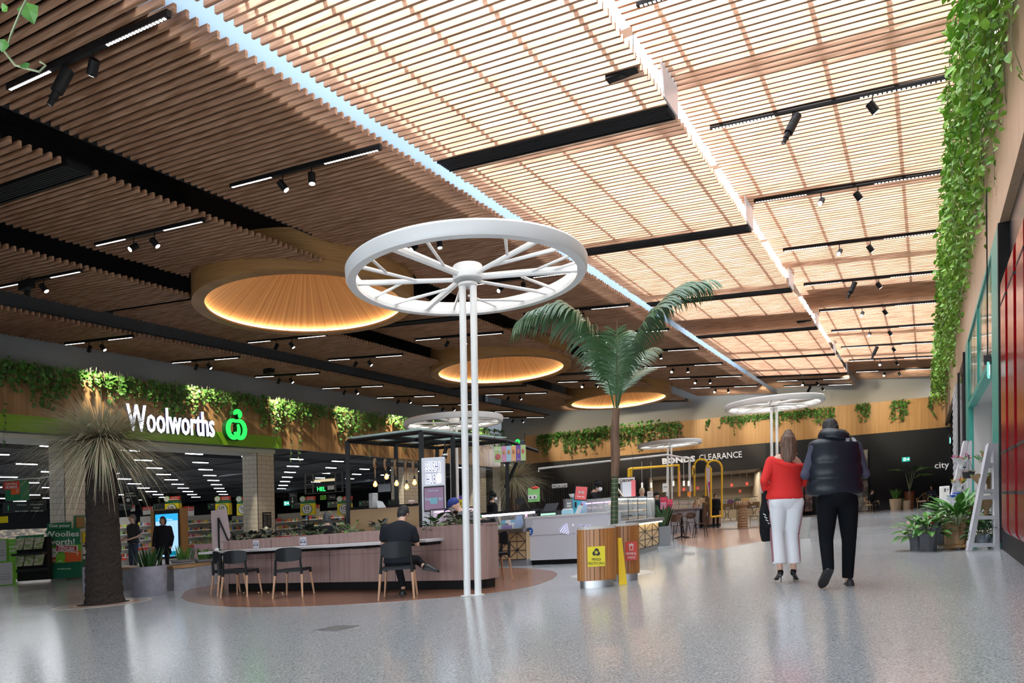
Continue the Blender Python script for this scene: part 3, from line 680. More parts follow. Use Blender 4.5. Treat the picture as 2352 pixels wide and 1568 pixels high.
FW2 = T('shop_sign', 'small second green fruit emblem beyond the black kiosk frame', 'sign', (0, 0, 0), 0)
p = D(1187, 1030, 41); logo(FW2, p, Matrix(((1, 0, 0), (0, 0, -1), (0, 1, 0))), .42, lg, mat('logo return', (.0, .06, .01), .5), 0)
# ---- things inside the store, as signs and shelving
GRN, RED, YEL, WHT = mat('sign green paint', (.02, .18, .08), .5), mat('sign red', (.62, .05, .03), .5), mat('sign yellow', (.80, .66, .01), .5), mat('sign white paint', (.75, .75, .72), .5)
INK = mat('ink', (.015, .015, .02), .6); LGRN = mat('lime green', (.16, .45, .04), .5)
def board(name, label, cat, px0, py0, px1, py1, y, m, group=None, th=.05, base=None):
    A, B = D(px0, py1, y), D(px1, py1, y); Tp = D(px0, py0, y); wd = B.x-A.x; ht = Tp.z-A.z
    t = T(name, label, cat, A, 0, group); MB().box(0, wd, 0, th, 0, ht).build('panel', m, t); return t, wd, ht
def halfprice(cx, y, label):
    s = y/1655.; t = T('price_sign', label, 'sign', D(cx, 1182, y), 0, 'half price box signs over the checkouts'); u_ = lambda px: px*s
    MB().box(-u_(16), u_(16), 0, u_(16), 0, u_(26)).build('box', YEL, t)
    MB().box(-u_(15), u_(15), 0, u_(15), u_(26), u_(33)).build('green_band', GRN, t)
    b = MB().box(-u_(3), u_(19), -.02, .05, u_(33), u_(42)); b.build('red_tag', RED, t)
    for r_s, m_, y_, nm in ((12, GRN, -.01, 'ring'), (10.5, WHT, -.03, 'disc')):
        b = MB(); n = 28; b.xprism([(u_(r_s)*math.cos(a*2*math.pi/n), u_(13)+u_(r_s)*math.sin(a*2*math.pi/n)) for a in range(n)], y_-.02, y_); b.build(nm, m_, t)
    for r_s, m_, y_ in ((7, LGRN, -.01), (5.8, WHT, -.03)):
        n = 20; MB().xprism([(-u_(10)+u_(r_s)*math.cos(a*2*math.pi/n), u_(37)+u_(r_s)*math.sin(a*2*math.pi/n)) for a in range(n)], y_-.03, y_-.01).build('badge', m_, t)
    txt('1/2', u_(12), u_(8), INK, t, (0, -.06, u_(15.5)), bold=.02); txt('Price', u_(9), u_(3.6), INK, t, (0, -.06, u_(8)))
    txt('ALWAYS', u_(16), u_(3.4), WHT, t, (u_(8), -.03, u_(35.5)), bold=.02); txt('LOW PRICE', u_(15), u_(2.6), WHT, t, (u_(8), -.03, u_(39.5)))
    MB().box(-u_(1), u_(1), u_(6), u_(8), -u_(60), 0).build('post', charcoal, t)
for cx, y, l in ((395, 29, 'half price box sign above the blue screen kiosk'), (511, 30, 'half price box sign half hidden by the leaning menu board'), (706, 31, 'half price box sign left of the seated dark-coated customer'), (791, 31, 'half price box sign behind the kiosk corner post'), (560, 44, 'tiny half price box sign behind the tiled column')):
    halfprice(cx, y, l)
def aisle(px, py, w_, h_, y, num, words, label):
    t, wd, ht = board('aisle_sign', label, 'sign', px, py, px+w_, py+h_, y, mat('aisle black', (.012, .02, .02), .5), 'black aisle signs hanging in the supermarket')
    txt(num, wd*(.025 if num == '1' else .07) if wd > 1 else wd*.12, ht*.5, mat('sign green lit', (.03, .45, .12), .5), t, (wd*.14, -.01, ht*.5))
    for k, s in enumerate(words): txt(s, wd*.3*min(1, len(s)/8), ht*.14, WHT, t, (wd*(.45 if k % 2 == 0 else .8), -.01, ht*(.8-.32*(k//2))))
aisle(6, 1155, 99, 23, 27.5, '1', ['Cheese', 'Chilled Juice', '', 'Eggs', 'Butter & Margarine', 'Smallgoods'], 'wide black aisle sign one beside the tiled column')
aisle(262, 1156, 40, 17, 33, '2', ['Cereal', 'Oats & Muesli'], 'black aisle sign for cereal and muesli right of the grass tree trunk')
aisle(352, 1157, 24, 14, 36, '3', ['Tea'], 'small black aisle sign three above the blue screen')
aisle(477, 1156, 24, 14, 38, '4', ['Coffee'], 'small black aisle sign four behind the menu board')
aisle(668, 1154, 26, 14, 36, '6', ['Bread', 'Biscuits'], 'small black aisle sign six left of a half price box')
aisle(752, 1152, 28, 14, 37, '7', ['Snacks', 'Chips'], 'small black aisle sign seven above the seated customer')
aisle(824, 1150, 26, 13, 37, '8', ['Pet', 'Care'], 'small black aisle sign eight behind the takeaway containers')
aisle(891, 1148, 26, 13, 37, '9', ['Baby', 'Care'], 'small black aisle sign nine left of the kiosk post')
t, wd, ht = board('hanging_sign', 'black hanging sign about free wifi right of the palm trunk', 'sign', 285, 1128, 318, 1160, 27, mat('aisle black', (.012, .02, .02), .5))
txt('Free Wifi', wd*.55, ht*.12, WHT, t, (wd*.4, -.01, ht*.85), bold=.01); txt('connect here', wd*.75, ht*.12, WHT, t, (wd*.45, -.01, ht*.68), bold=.01)
MB().xprism([(wd*.3+ht*.13*math.cos(a*.4), ht*.35+ht*.13*math.sin(a*.4)) for a in range(16)], -.02, 0).build('wifi_symbol', WHT, t)
t, wd, ht = board('hanging_sign', 'black hanging sign pointing down to the express checkouts', 'sign', 664, 1132, 682, 1158, 31, mat('aisle black', (.012, .02, .02), .5))
txt('Express', wd*.6, ht*.1, WHT, t, (wd*.4, -.01, ht*.9)); txt('checkouts', wd*.7, ht*.1, WHT, t, (wd*.5, -.01, ht*.77))
MB().xprism([(wd*.45, ht*.1), (wd*.6, ht*.28), (wd*.48, ht*.25), (wd*.48, ht*.6), (wd*.42, ht*.6), (wd*.42, ht*.25), (wd*.3, ht*.28)], -.02, 0).build('arrow', WHT, t)
t, wd, ht = board('hanging_sign', 'red and green low price promotional box hanging at the far left', 'sign', 12, 1104, 48, 1150, 22, GRN, th=.4)
MB().box(-.02, wd*.95, -.03, 0, ht*.55, ht*.95).build('red_face', RED, t); MB().box(wd*.45, wd*.98, -.05, -.03, ht*.28, ht*.56).build('orange_tag', mat('orange red', (.75, .12, .03), .5), t)
txt('LOW PRICE', wd*.75, ht*.1, WHT, t, (wd*.47, -.04, ht*.84)); txt('ALWAYS', wd*.75, ht*.15, WHT, t, (wd*.47, -.04, ht*.68), bold=.02); txt('r', wd*.1, ht*.12, WHT, t, (wd*.9, -.07, ht*.47), bold=.02)
MB().box(-wd*2, wd*2.1, .1, .14, ht*1.02, ht*1.06).build('hanging_bar', WHT, t)
for k in (0, 1):
    t, wd, ht = board('exit_sign', 'green running man exit sign in the supermarket left of aisle six' if k == 0 else 'small green exit sign hanging over the hall right of the couple', 'sign', *((652, 1151, 665, 1161, 36) if k == 0 else (2073, 1050, 2090, 1060, 36)), emat('exit green', (.02, .45, .33), 1.2))
    MB().xprism([(wd*.55, ht*.42), (wd*.75, ht*.42), (wd*.75, ht*.25), (wd*.93, ht*.5), (wd*.75, ht*.75), (wd*.75, ht*.58), (wd*.55, ht*.58)], -.02, 0).build('arrow', emat('exit white', (1, 1, 1), 1.5), t)
    b = MB().box(wd*.15, wd*.42, -.012, 0, ht*.15, ht*.85); b.build('door_symbol', emat('exit white', (1, 1, 1), 1.5), t); MB().tube([(wd*.26, -.02, ht*.2), (wd*.3, -.02, ht*.5), (wd*.27, -.02, ht*.75)], .02, 6).build('running_figure', emat('exit green', (.02, .45, .33), 1.2), t)
    for x in (.05, .95): MB().tube([(wd*x, .02, ht), (wd*x, .02, ht*(7 if k else 3))], .008, 4).build('wire', charcoal, t)
# green lit word and frame over the self service area
t, wd, ht = board('wall_sign', 'grey square frame sign with a cut green word over the checkouts', 'sign', 700, 1088, 788, 1135, 33, None) if 0 else (T('frame_sign', 'open grey steel frame carrying a green lit word over the checkouts', 'sign', D(700, 1135, 33)), 88*33/1655., 47*33/1655.)
b = MB()
for x0_, x1_ in ((0, .03), (.2, .23), (.79, .82), (.97, 1)): b.box(wd*x0_, wd*x1_, 0, .05, 0, ht)
for z0_, z1_ in ((.96, 1), (.0, .03)): b.box(0, wd, 0, .05, ht*z0_, ht*z1_)
b.box(0, wd*.2, 0, .05, ht*.45, ht*.49); b.box(wd*.8, wd, 0, .05, ht*.45, ht*.49); b.build('frame', mat('frame grey', (.12, .12, .12), .5), t)
MB().box(wd*.26, wd*.79, -.02, .06, ht*.36+ht*.0, ht*.48+ht*.0).build('panel', mat('lit ivory', (.7, .62, .4), .5, em=(1, .85, .5), es=.6), t, loc=(0, 0, ht*.2))
txt('HEL', wd*.22, ht*.2, emat('neon green', (.03, .9, .15), 3), t, (wd*.44, -.03, ht*.25), bold=.01); MB().box(wd*.6, wd*.77, -.02, .03, ht*.14, ht*.34).build('white_card', WHT, t)
t, wd, ht = board('promo_board', 'small lime green promotional board below the frame sign', 'sign', 735, 1137, 749, 1148, 32.5, LGRN)
t, wd, ht = board('promo_board', 'black pick up board with white lettering below the frame sign', 'sign', 752, 1136, 771, 1149, 32.5, INK); txt('Pick up', wd*.6, ht*.3, WHT, t, (wd*.62, -.01, ht*.55), bold=.01)
for a in ((328, 1164, 22, 18, 34, 'red and white prices dropped poster left of the blue screen', RED), (421, 1163, 12, 22, 35, 'red and white bottle poster right of the blue screen', RED), (434, 1163, 11, 22, 35.5, 'second red and white poster right of the blue screen', RED), (300, 1160, 9, 14, 33.5, 'small red number poster above the man in the polo', RED), (723, 1159, 11, 19, 32, 'red topped price poster between the half price boxes', RED), (0, 1186, 16, 15, 22, 'yellow and black till display at the far left edge', YEL)):
    px, py, w_, h_, y, l, m_ = a
    t, wd, ht = board('poster', l, 'poster', px, py, px+w_, py+h_, y, m_ if m_ is YEL else WHT)
    if m_ is RED: MB().box(0, wd, -.01, 0, ht*.55, ht).build('red_header', RED, t); txt('PRICES', wd*.8, ht*.14, WHT, t, (wd/2, -.015, ht*.75), bold=.01)
# gondola shelving with goods, seen between the columns
PCOL = [(.62, .06, .05), (.75, .62, .08), (.7, .7, .68), (.08, .25, .12), (.10, .18, .45), (.75, .35, .40), (.6, .3, .08), (.35, .6, .2), (.05, .05, .05), (.8, .45, .1)]
pm = [mat('goods %s' % i, c, .45) for i, c in enumerate(PCOL)]
names = ['jar', 'packet', 'carton', 'bottle', 'tin']
gprot = {}
def goods(px0, px1, ys, y, seed, group, place, tall=.0):
    r = random.Random(seed); s = y/1655.
    for row, py in enumerate(ys):
        px = px0; num = 0
        while px < px1:
            wpx = r.uniform(3.2, 6.5); hpx = r.uniform(6, 9.5); kd = r.choice(names); ci = r.randrange(10); key = (kd, ci)
            p = D(px+wpx/2, py, y-.1)
            lab = '%s, %s on the %s shelf %s' % ({'jar': 'small jar', 'packet': 'upright packet', 'carton': 'boxed carton', 'bottle': 'slim bottle', 'tin': 'short tin'}[kd], nth(num), ['top', 'second', 'third', 'fourth', 'fifth'][min(row, 4)], place)
            if key not in gprot:
                b = MB()
                if kd in ('carton', 'packet'): b.box(-.5, .5, -.5, .5, 0, 1)
                elif kd == 'tin': b.lathe([(.48, 0), (.5, .03), (.5, .96), (.47, 1)], 10)
                elif kd == 'jar': b.lathe([(.45, 0), (.5, .05), (.5, .7), (.36, .82), (.36, 1)], 10)
                else: b.lathe([(.4, 0), (.45, .04), (.45, .55), (.15, .8), (.15, 1)], 10)
                me = b.build(kd, pm[ci]); gprot[key] = me; o = me
            else: o = gprot[key].copy(); col.objects.link(o)
            o.location = p; o.scale = (wpx*.92*s, wpx*.8*s, hpx*s); tag(o, lab, kd if kd != 'tin' else 'can', group)
            px += wpx*1.02; num += 1
def gondola(px0, px1, py0, py1, ys, y, seed, label, place):
    s = y/1655.; A = D(px0, py1, y); wd = (px1-px0)*s; t = T('shelf_unit', label, 'shelf', A); 
    ht = (py1-py0)*s; MB().box(0, wd, .35, .4, 0, ht).build('back_panel', mat('shelf back', (.35, .33, .3), .6), t)
    for py in ys: MB().box(0, wd, -.35, .35, (py1-py)*s-.04, (py1-py)*s).build('shelf', WHT, t)
    MB().box(0, wd, -.4, -.36, (py1-ys[-1])*s-.16, (py1-ys[-1])*s-.04).build('price_rail', RED, t)
    goods(px0+1, px1-6, ys, y, seed, 'groceries on the shelf unit %s' % place, place)
gondola(268, 300, 1188, 1300, [1212, 1228, 1245, 1262, 1280], 37, 1, 'stocked grocery shelves between the grass tree trunk and the man in the polo', 'left of the man in the polo')
gondola(316, 350, 1186, 1300, [1208, 1224, 1240, 1256], 36, 2, 'stocked grocery shelves between the man in the polo and the blue screen', 'between the man and the blue screen')
gondola(418, 492, 1185, 1290, [1203, 1219, 1234, 1250], 34, 3, 'stocked grocery shelves right of the blue screen', 'right of the blue screen')
gondola(528, 570, 1185, 1290, [1201, 1217, 1234, 1250], 35, 4, 'stocked grocery shelves behind the leaning menu board', 'behind the menu board')
gondola(634, 690, 1180, 1270, [1199, 1215, 1230], 36, 5, 'stocked grocery shelves right of the tiled column', 'right of the tiled column')
gondola(700, 796, 1176, 1270, [1193, 1208, 1224], 37, 6, 'stocked grocery shelves behind the seated dark-coated customer', 'behind the seated customer')
b = MB(); uvbox(b, -62, -58, 12, 60, -3.5, 2.9); b.build('wall_store_shelving', mat('far shelving', (.10, .09, .08), .7, noise=((.35, .28, .2), (3, 3, 6), .45, .6)), kind='structure')
# store hours board, plaque, notices on the columns
def onboard(px0, py0, px1, py1, name, label, cat, m, u=UL-.2):
    (a, h0), (e, h1) = onu(px0, py1, u), onu(px1, py0, u); (_, h2) = onu(px0, py0, u)
    t = T(name, label, cat, W(u, a, h0), math.pi/2-AZ); wd = e-a; ht = h2-h0
    MB().box(0, wd, 0, .03, 0, ht).build('panel', m, t); return t, wd, ht
t, wd, ht = onboard(604, 1176, 623, 1212, 'opening_hours_board', 'black store hours board on the tiled column', 'sign', INK)
txt('Store Hours', wd*.8, ht*.08, WHT, t, (wd/2, -.01, ht*.88))
for k in range(5):
    for q in (.28, .7): txt('7am 10pm' if q > .5 else 'Mon Tue', wd*.28, ht*.05, WHT, t, (wd*q, -.01, ht*(.7-.13*k)))
t, wd, ht = onboard(171, 1184, 194, 1214, 'plaque', 'bronze plaque on a green backing on the tiled column', 'plaque', GRN)
MB().box(wd*.15, wd*.9, -.02, 0, ht*.08, ht*.9).build('bronze_face', mat('bronze', (.35, .2, .08), .4, .5), t)
t, wd, ht = onboard(190, 1222, 208, 1247, 'notice', 'yellow notice on the tiled column under the bronze plaque', 'notice', YEL)
t, wd, ht = onboard(191, 1250, 209, 1300, 'notice', 'white notice with black stripes on the column below the yellow one', 'notice', WHT)
for z in (.55, .97): MB().box(0, wd, -.006, 0, ht*z-.06, ht*z).build('stripe', INK, t)
# ---------------------------------------------------------------- people
skin = mat('skin', (.60, .36, .26), .5); skin2 = mat('skin tan', (.42, .24, .16), .5)
def remesh(o, vox, sm=4):
    md = o.modifiers.new('r', 'REMESH'); md.mode = 'VOXEL'; md.voxel_size = vox; md.use_smooth_shade = True
    if sm: s_ = o.modifiers.new('s', 'SMOOTH'); s_.factor = .5; s_.iterations = sm
    return o
def V(*a): return Vector(a)
def limb(b, pts, rs, seg=14): return b.tube(pts, rs, seg)
def blob(b, p, r): return b.ell(p, (r, r, r) if not hasattr(r, '__len__') else r, 14, 8)
def chain(b, pts, rs):
    b.tube(pts, rs, 14)
    for p, r in zip(pts, rs):
        q = r if not hasattr(r, '__len__') else max(r); blob(b, p, q*.99 if not hasattr(r, '__len__') else (r[0]*.97, r[1]*.97, min(r)*.9))
def torso(b, J, g, hem, w=1.0, dp=1.0, top=1.0):
    """torso rings from hem point up to the neck; J: joints; g: garment slack"""
    hip, ch, nk = J['pelvis'], J['chest'], J['neck']; n = 9; R = []
    prof = [(0, .165, .115), (.14, .168, .115), (.30, .152, .105), (.45, .150, .105), (.62, .170, .115), (.78, .185, .12), (.90, .185, .108), (.97, .135, .085), (1.03, .062, .062)]
    ax = (J['shR']-J['shL']).normalized(); ah = (J['hipR']-J['hipL']).normalized()
    for f, a, d in prof:
        p = hip.lerp(ch, min(1, f/.62)) if f < .62 else ch.lerp(nk, (f-.62)/.38)
        if f < .62: c = hip+(ch-hip)*(f/.62)
        t = (ch-hip).normalized() if f < .62 else (nk-ch).normalized()
        x = ah.lerp(ax, min(1, f/.6)).normalized(); y = t.cross(x).normalized()
        a2 = (a*w+g); d2 = (d*dp+g)
        if f > .93: a2 = a*top+g*.6; d2 = d*top+g*.6
        R.append([p+x*a2*math.cos(k*2*math.pi/20)+y*d2*math.sin(k*2*math.pi/20) for k in range(20)])
    if hem is not None:
        p = hem; x = ah; y = Vector((0, 0, 1)).cross(x).normalized(); a2, d2 = .172*w+g*1.3, .125*dp+g*1.3
        R.insert(0, [p+x*a2*math.cos(k*2*math.pi/20)+y*d2*math.sin(k*2*math.pi/20) for k in range(20)])
    b.rings(R)
def hand(b, wr, el, sd, k=1.0, curl=.5, up=None):
    d = (wr-el).normalized(); n = (up or Vector((0, 1, 0))); s_ = d.cross(n)
    if s_.length < .1: s_ = d.cross(Vector((1, 0, 0)))
    s_.normalize(); n = s_.cross(d).normalized()
    pm_ = wr+d*.05*k; b.ell(pm_, (.042*k, .022*k, .048*k), 10, 6, Matrix((s_, n, d)).transposed())
    for i, (o_, L) in enumerate(((-.028, .06), (-.010, .072), (.009, .068), (.027, .052))):
        p = wr+d*.088*k+s_*o_*k*1.05; q = [p, p+(d-n*curl*.35)*L*.5*k, p+(d*.85-n*curl)*L*k]
        b.tube(q, [.0092*k, .0085*k, .007*k], 6)
    p = wr+d*.03*k-s_*.034*k*sd; b.tube([p, p+(d*.6-s_*sd*.8)*.035*k, p+(d*.95-s_*sd*.6)*.06*k], [.011*k, .010*k, .008*k], 6)
def person(label, loc, rz, J, spec, vox=.016, H=1.0):
    """J: joints in a local frame facing +Y; spec: clothing"""
    J = {k: Vector(v)*H for k, v in J.items()}
    t = T('person', label, 'person', loc, rz); sk = spec.get('skin', skin)
    b = MB(); hd = J['head']; hdir = (hd-J['neck']).normalized()
    fc = Vector(spec.get('face', (0, 1, 0))).normalized(); sx = fc.cross(Vector((0, 0, 1))).normalized(); upv = sx.cross(fc).normalized(); Mh = Matrix((sx, fc, upv)).transposed()
    b.ell(hd, (.073*H, .092*H, .108*H), 18, 12, Mh); b.ell(hd+Mh @ V(0, .02, -.055)*H, (.056*H, .065*H, .06*H), 14, 8, Mh)
    b.tube([J['neck']-(hdir*.03), hd-hdir*.03], [.058*H, .055*H], 12)
    b.tube([hd+Mh @ V(0, .088, .01)*H, hd+Mh @ V(0, .112, -.022)*H, hd+Mh @ V(0, .09, -.032)*H], [.008*H, .015*H, .01*H], 8)
    for s_ in (-1, 1): b.ell(hd+Mh @ V(s_*.075, -.005, -.012)*H, (.011*H, .02*H, .032*H), 8, 6, Mh)
    torso(b, J, -.012, None, spec.get('w', 1), spec.get('dp', 1))
    for s_ in 'LR':
        chain(b, [J['sh'+s_], J['el'+s_], J['wr'+s_]], [.048*H, .038*H, .026*H]); hand(b, J['wr'+s_], J['el'+s_], -1 if s_ == 'L' else 1, H, spec.get('curl', .5))
        chain(b, [J['hip'+s_], J['kn'+s_], J['an'+s_]], [.08*H, .052*H, .036*H])
        b.tube([J['an'+s_]+V(0, 0, -.03), J['toe'+s_]], [.030*H, .018*H], 10)
    body = remesh(b.build('body', sk, t, slope=False), vox, 3)
    if vox < .02 or spec.get('eyes'):
        for s_ in (-1, 1):
            e = MB().ell(hd+Mh @ V(s_*.03, .083, .014)*H, (.012*H, .008*H, .007*H), 8, 6, Mh).build('eye', mat('eye', (.03, .02, .015), .2), t, smooth=True, slope=False)
        MB().ell(hd+Mh @ V(0, .092, -.058)*H, (.022*H, .008*H, .006*H), 8, 6, Mh).build('mouth', mat('lips', (.38, .12, .1), .5), t, smooth=True, slope=False)
    # trousers
    if spec.get('pants'):
        b = MB(); pw = spec.get('pw', 1.0); hem = spec.get('phem', 1.0); ah = (J['hipR']-J['hipL']).normalized()
        b.ell(J['pelvis']+V(0, -.015, -.02), (.170*pw, .125*pw, .13), 18, 10)
        wst = J['pelvis'].lerp(J['chest'], .3); b.tube([J['pelvis'], wst], [(.155*pw, .115*pw), (.145*pw, .105*pw)], 16)
        for s_ in 'LR':
            hp = J['hip'+s_]; kn = J['kn'+s_]; an = kn.lerp(J['an'+s_], hem)
            chain(b, [hp, hp.lerp(kn, .45), kn], [.098*pw, .086*pw, .064*pw]); b.tube([kn, an], [.064*pw, spec.get('cuff', .054)*pw], 14)
        if spec.get('glute'): 
            for s_ in 'LR': b.ell(J['hip'+s_]+V(0, -.055, -.01), (.09*pw, .085, .10), 12, 8)
        po = globals()['po_'] = remesh(b.build('trousers', spec['pants'], t, slope=False), vox)
    if spec.get('skirt'): pass
    # top
    if spec.get('top'):
        b = MB(); g = spec.get('slack', .012); hem = J['pelvis']+V(0, -.005, spec.get('hem', -.02))
        torso(b, J, g, hem, spec.get('w', 1), spec.get('dp', 1), spec.get('collar', 1.0)); sl = spec.get('sleeve', 1.0)
        for s_ in 'LR':
            pts = [J['sh'+s_], J['el'+s_]]; rs = [.056+g*.5, .050+g*.5]
            if sl > 1: pts.append(J['el'+s_].lerp(J['wr'+s_], sl-1)); rs.append(.040+g*.3)
            else: pts[1] = J['sh'+s_].lerp(J['el'+s_], sl); rs[1] = .056+g*.4
            chain(b, pts, rs)
        for q in spec.get('topextra', []): b.ell(*q)
        remesh(b.build(spec.get('topname', 'shirt'), spec['top'], t, slope=False), vox)
    if spec.get('sleeves'):
        b = MB()
        for s_ in 'LR': chain(b, [J['sh'+s_], J['el'+s_], J['wr'+s_]], [.072, .058, .042])
        remesh(b.build('sleeves', spec['sleeves'], t, slope=False), vox)
    # hair / cap
    hr = spec.get('hair')
    if hr:
        b = MB(); hm = mat('hair '+hr[0], hr[1], .7, noise=(tuple(c*1.8 for c in hr[1]), (60, 60, 8), .4, .65))
        b.ell(hd+Mh @ V(0, -.014, .02)*H, (.082*H, .094*H, .108*H), 18, 12, Mh)
        if hr[2] == 'bob': b.ell(hd+Mh @ V(0, -.03, -.03)*H, (.10*H, .075*H, .12*H), 14, 8, Mh)
        if hr[2] == 'short': b.ell(hd+Mh @ V(0, -.03, -.02)*H, (.076*H, .075*H, .085*H), 14, 8, Mh)
        o = remesh(b.build('hair', hm, t, slope=False), min(vox, .014), 1); dm = o.modifiers.new('d', 'DISPLACE'); dm.texture = HTEX; dm.strength = .022*H; dm.texture_coords = 'LOCAL'
    if spec.get('mask'):
        MB().ell(hd+Mh @ V(0, .07, -.035)*H, (.062*H, .055*H, .058*H), 14, 10, Mh).build('face_mask', mat('mask white', (.8, .82, .85), .7), t, smooth=True, slope=False)
    if spec.get('cap'):
        b = MB(); b.ell(hd+Mh @ V(0, -.01, .045)*H, (.088*H, .100*H, .085*H), 18, 10, Mh)
        if spec.get('brim'): b.ell(hd+Mh @ V(0, .12, .035)*H, (.065*H, .07*H, .010*H), 14, 6, Mh)
        if spec.get('knot'): b.ell(hd+Mh @ V(0, -.05, .11)*H, (.05*H, .05*H, .06*H), 10, 8, Mh)
        b.build('cap' if spec.get('brim') else 'head_scarf', spec['cap'], t, smooth=True, slope=False)
    if spec.get('specs'):
        b = MB()
        for s_ in (-1, 1): b.tube([hd+Mh @ V(s_*.032+.026*math.cos(a*.5236), .098, .012+.02*math.sin(a*.5236))*H for a in range(12)], .003, 4, closed=True)
        b.tube([hd+Mh @ V(-.006, .1, .014)*H, hd+Mh @ V(.006, .1, .014)*H], .003, 4)
        for s_ in (-1, 1): b.tube([hd+Mh @ V(s_*.058, .095, .014)*H, hd+Mh @ V(s_*.078, .0, .01)*H], .003, 4)
        b.build('glasses', INK, t, slope=False)
    # shoes
    sh = spec.get('shoes', INK)
    if sh and spec.get('feet', True):
        for s_ in 'LR':
            a = J['an'+s_]; to = J['toe'+s_]; fp = spec.get('feetpts', {}).get(s_)
            if fp: he, to2, up_ = Vector(fp[0]), Vector(fp[1]), Vector(fp[2]).normalized()
            else:
                d = (to-a); d.z = 0; d.normalize(); up_ = Vector((0, 0, 1)); he = Vector((a.x, a.y, a.z-.088))-d*.05; to2 = he+d*.27
            d = (to2-he); L = d.length; d.normalize(); sd = d.cross(up_).normalized(); up_ = sd.cross(d); R = []
            for f_, w_, h_ in ((0, .022, .05), (.03, .034, .072), (.14, .040, .092), (.32, .040, .090), (.5, .045, .070), (.72, .051, .052), (.88, .045, .042), (.97, .028, .032), (1, .01, .018)):
                c = he+d*L*f_; R.append([c+sd*w_*x+up_*h_*z for x, z in ((-.8, 0), (-1, .12), (-1.02, .3), (-.85, .7), (-.45, .97), (0, 1), (.45, .97), (.85, .7), (1.02, .3), (1, .12), (.8, 0), (0, -.02))])
            b = MB().rings(R); so = b.build('shoe', sh, t, smooth=True, slope=False)
            b = MB(); R = [[he+d*L*f_+sd*w_*1.06*x+up_*z for x, z in ((-1, -.004), (-1, .016), (1, .016), (1, -.004))] for f_, w_ in ((-.01, .024), (.04, .036), (.2, .040), (.5, .044), (.75, .052), (.93, .038), (1.015, .012))]
            b.rings(R).build('sole', mat('shoe sole', (.02, .02, .022), .6), so, slope=False)
    return t, J, Mh, hd
HTEX = bpy.data.textures.new('tufts', 'CLOUDS'); HTEX.noise_scale = .025
STAND = dict(pelvis=(0, 0, .96), chest=(0, .01, 1.27), neck=(0, 0, 1.48), head=(0, .02, 1.63), shL=(-.18, 0, 1.42), shR=(.18, 0, 1.42), elL=(-.24, -.02, 1.14), elR=(.24, -.02, 1.14),
             wrL=(-.24, .1, .90), wrR=(.24, .1, .90), hipL=(-.09, 0, .90), hipR=(.09, 0, .90), knL=(-.10, .02, .50), knR=(.10, .02, .50), anL=(-.10, -.02, .09), anR=(.10, -.02, .09), toeL=(-.12, .16, .03), toeR=(.12, .16, .03))
SIT = dict(pelvis=(0, 0, .53), chest=(0, .06, .84), neck=(0, .09, 1.06), head=(0, .13, 1.21), shL=(-.18, .08, 1.00), shR=(.18, .08, 1.00), elL=(-.26, .12, .73), elR=(.26, .12, .73),
           wrL=(-.10, .34, .76), wrR=(.10, .34, .76), hipL=(-.10, .02, .50), hipR=(.10, .02, .50), knL=(-.13, .42, .50), knR=(.13, .42, .50), anL=(-.13, .38, .09), anR=(.13, .38, .09), toeL=(-.13, .55, .03), toeR=(.13, .55, .03))
def pose(base, **k): d = dict(base); d.update(k); return d
blackcl = mat('black cloth', (.013, .013, .015), .9, spec=.12); navy = mat('navy cloth', (.025, .03, .05), .85, spec=.15); redkn = mat('red knit', (.72, .025, .02), .85, bump=.25, bscale=160)
whitecl = mat('white cloth', (.78, .78, .80), .8, bump=.15, bscale=14)
# the couple walking away
pm_ = G(1925, 1347); pm_.z = K*pm_.x
puffer = mat('puffer nylon', (.009, .012, .02), .42, spec=.35, bump=.6, bscale=11)
t, J, Mh, hd = person('man walking away in a dark puffer vest with hood, black jeans and black shoes', pm_, -.08,
    pose(STAND, pelvis=(0, 0, 1.00), chest=(-.02, .03, 1.33), neck=(-.02, .07, 1.58), head=(-.015, .15, 1.74), shL=(-.215, .03, 1.53), shR=(.205, .03, 1.53), elL=(-.325, .03, 1.23), elR=(.305, .03, 1.23),
         wrL=(-.14, .30, 1.25), wrR=(.14, .30, 1.25), hipL=(-.105, 0, .93), hipR=(.105, 0, .93), knL=(-.13, -.02, .52), knR=(.135, .04, .50), anL=(-.155, -.16, .19), anR=(.125, .06, .09), toeL=(-.20, -.06, .035), toeR=(.19, .17, .03)),
    dict(pants=mat('black denim', (.006, .007, .009), .9, spec=.1), pw=1.17, phem=1.0, cuff=.05, top=None, sleeves=mat('slate sleeves', (.05, .052, .085), .8), hair=('black crop', (.02, .016, .015), 'short'), face=(0, .8, -.5), shoes=mat('black sneaker', (.010, .010, .011), .6), feetpts={'L': ((-.150, -.215, .205), (-.215, -.10, -.0), (-.1, .85, .5)), 'R': ((.125, -.02, .0), (.20, .24, .0), (0, 0, 1))}), .0115)
b = MB(); vx = Vector((1, 0, 0)); R = []
vprof = [(1.0, .27, .165), (1.03, .30, .185), (1.10, .305, .19), (1.165, .285, .178), (1.185, .278, .17), (1.205, .288, .18), (1.27, .30, .19), (1.335, .284, .178), (1.355, .277, .17), (1.375, .285, .18), (1.44, .285, .182), (1.50, .272, .17), (1.53, .268, .165), (1.56, .27, .16), (1.595, .25, .14), (1.62, .19, .12), (1.64, .12, .10)]
for z, a, d in vprof: R.append([V(-.015+a*math.copysign(abs(math.cos(k*math.pi/14))**.8, math.cos(k*math.pi/14)), .035+(z-1)*.03+d*math.sin(k*math.pi/14), z) for k in range(28)])
b.rings(R); vest = b.build('puffer_vest', puffer, t, smooth=True, slope=False)
b = MB()
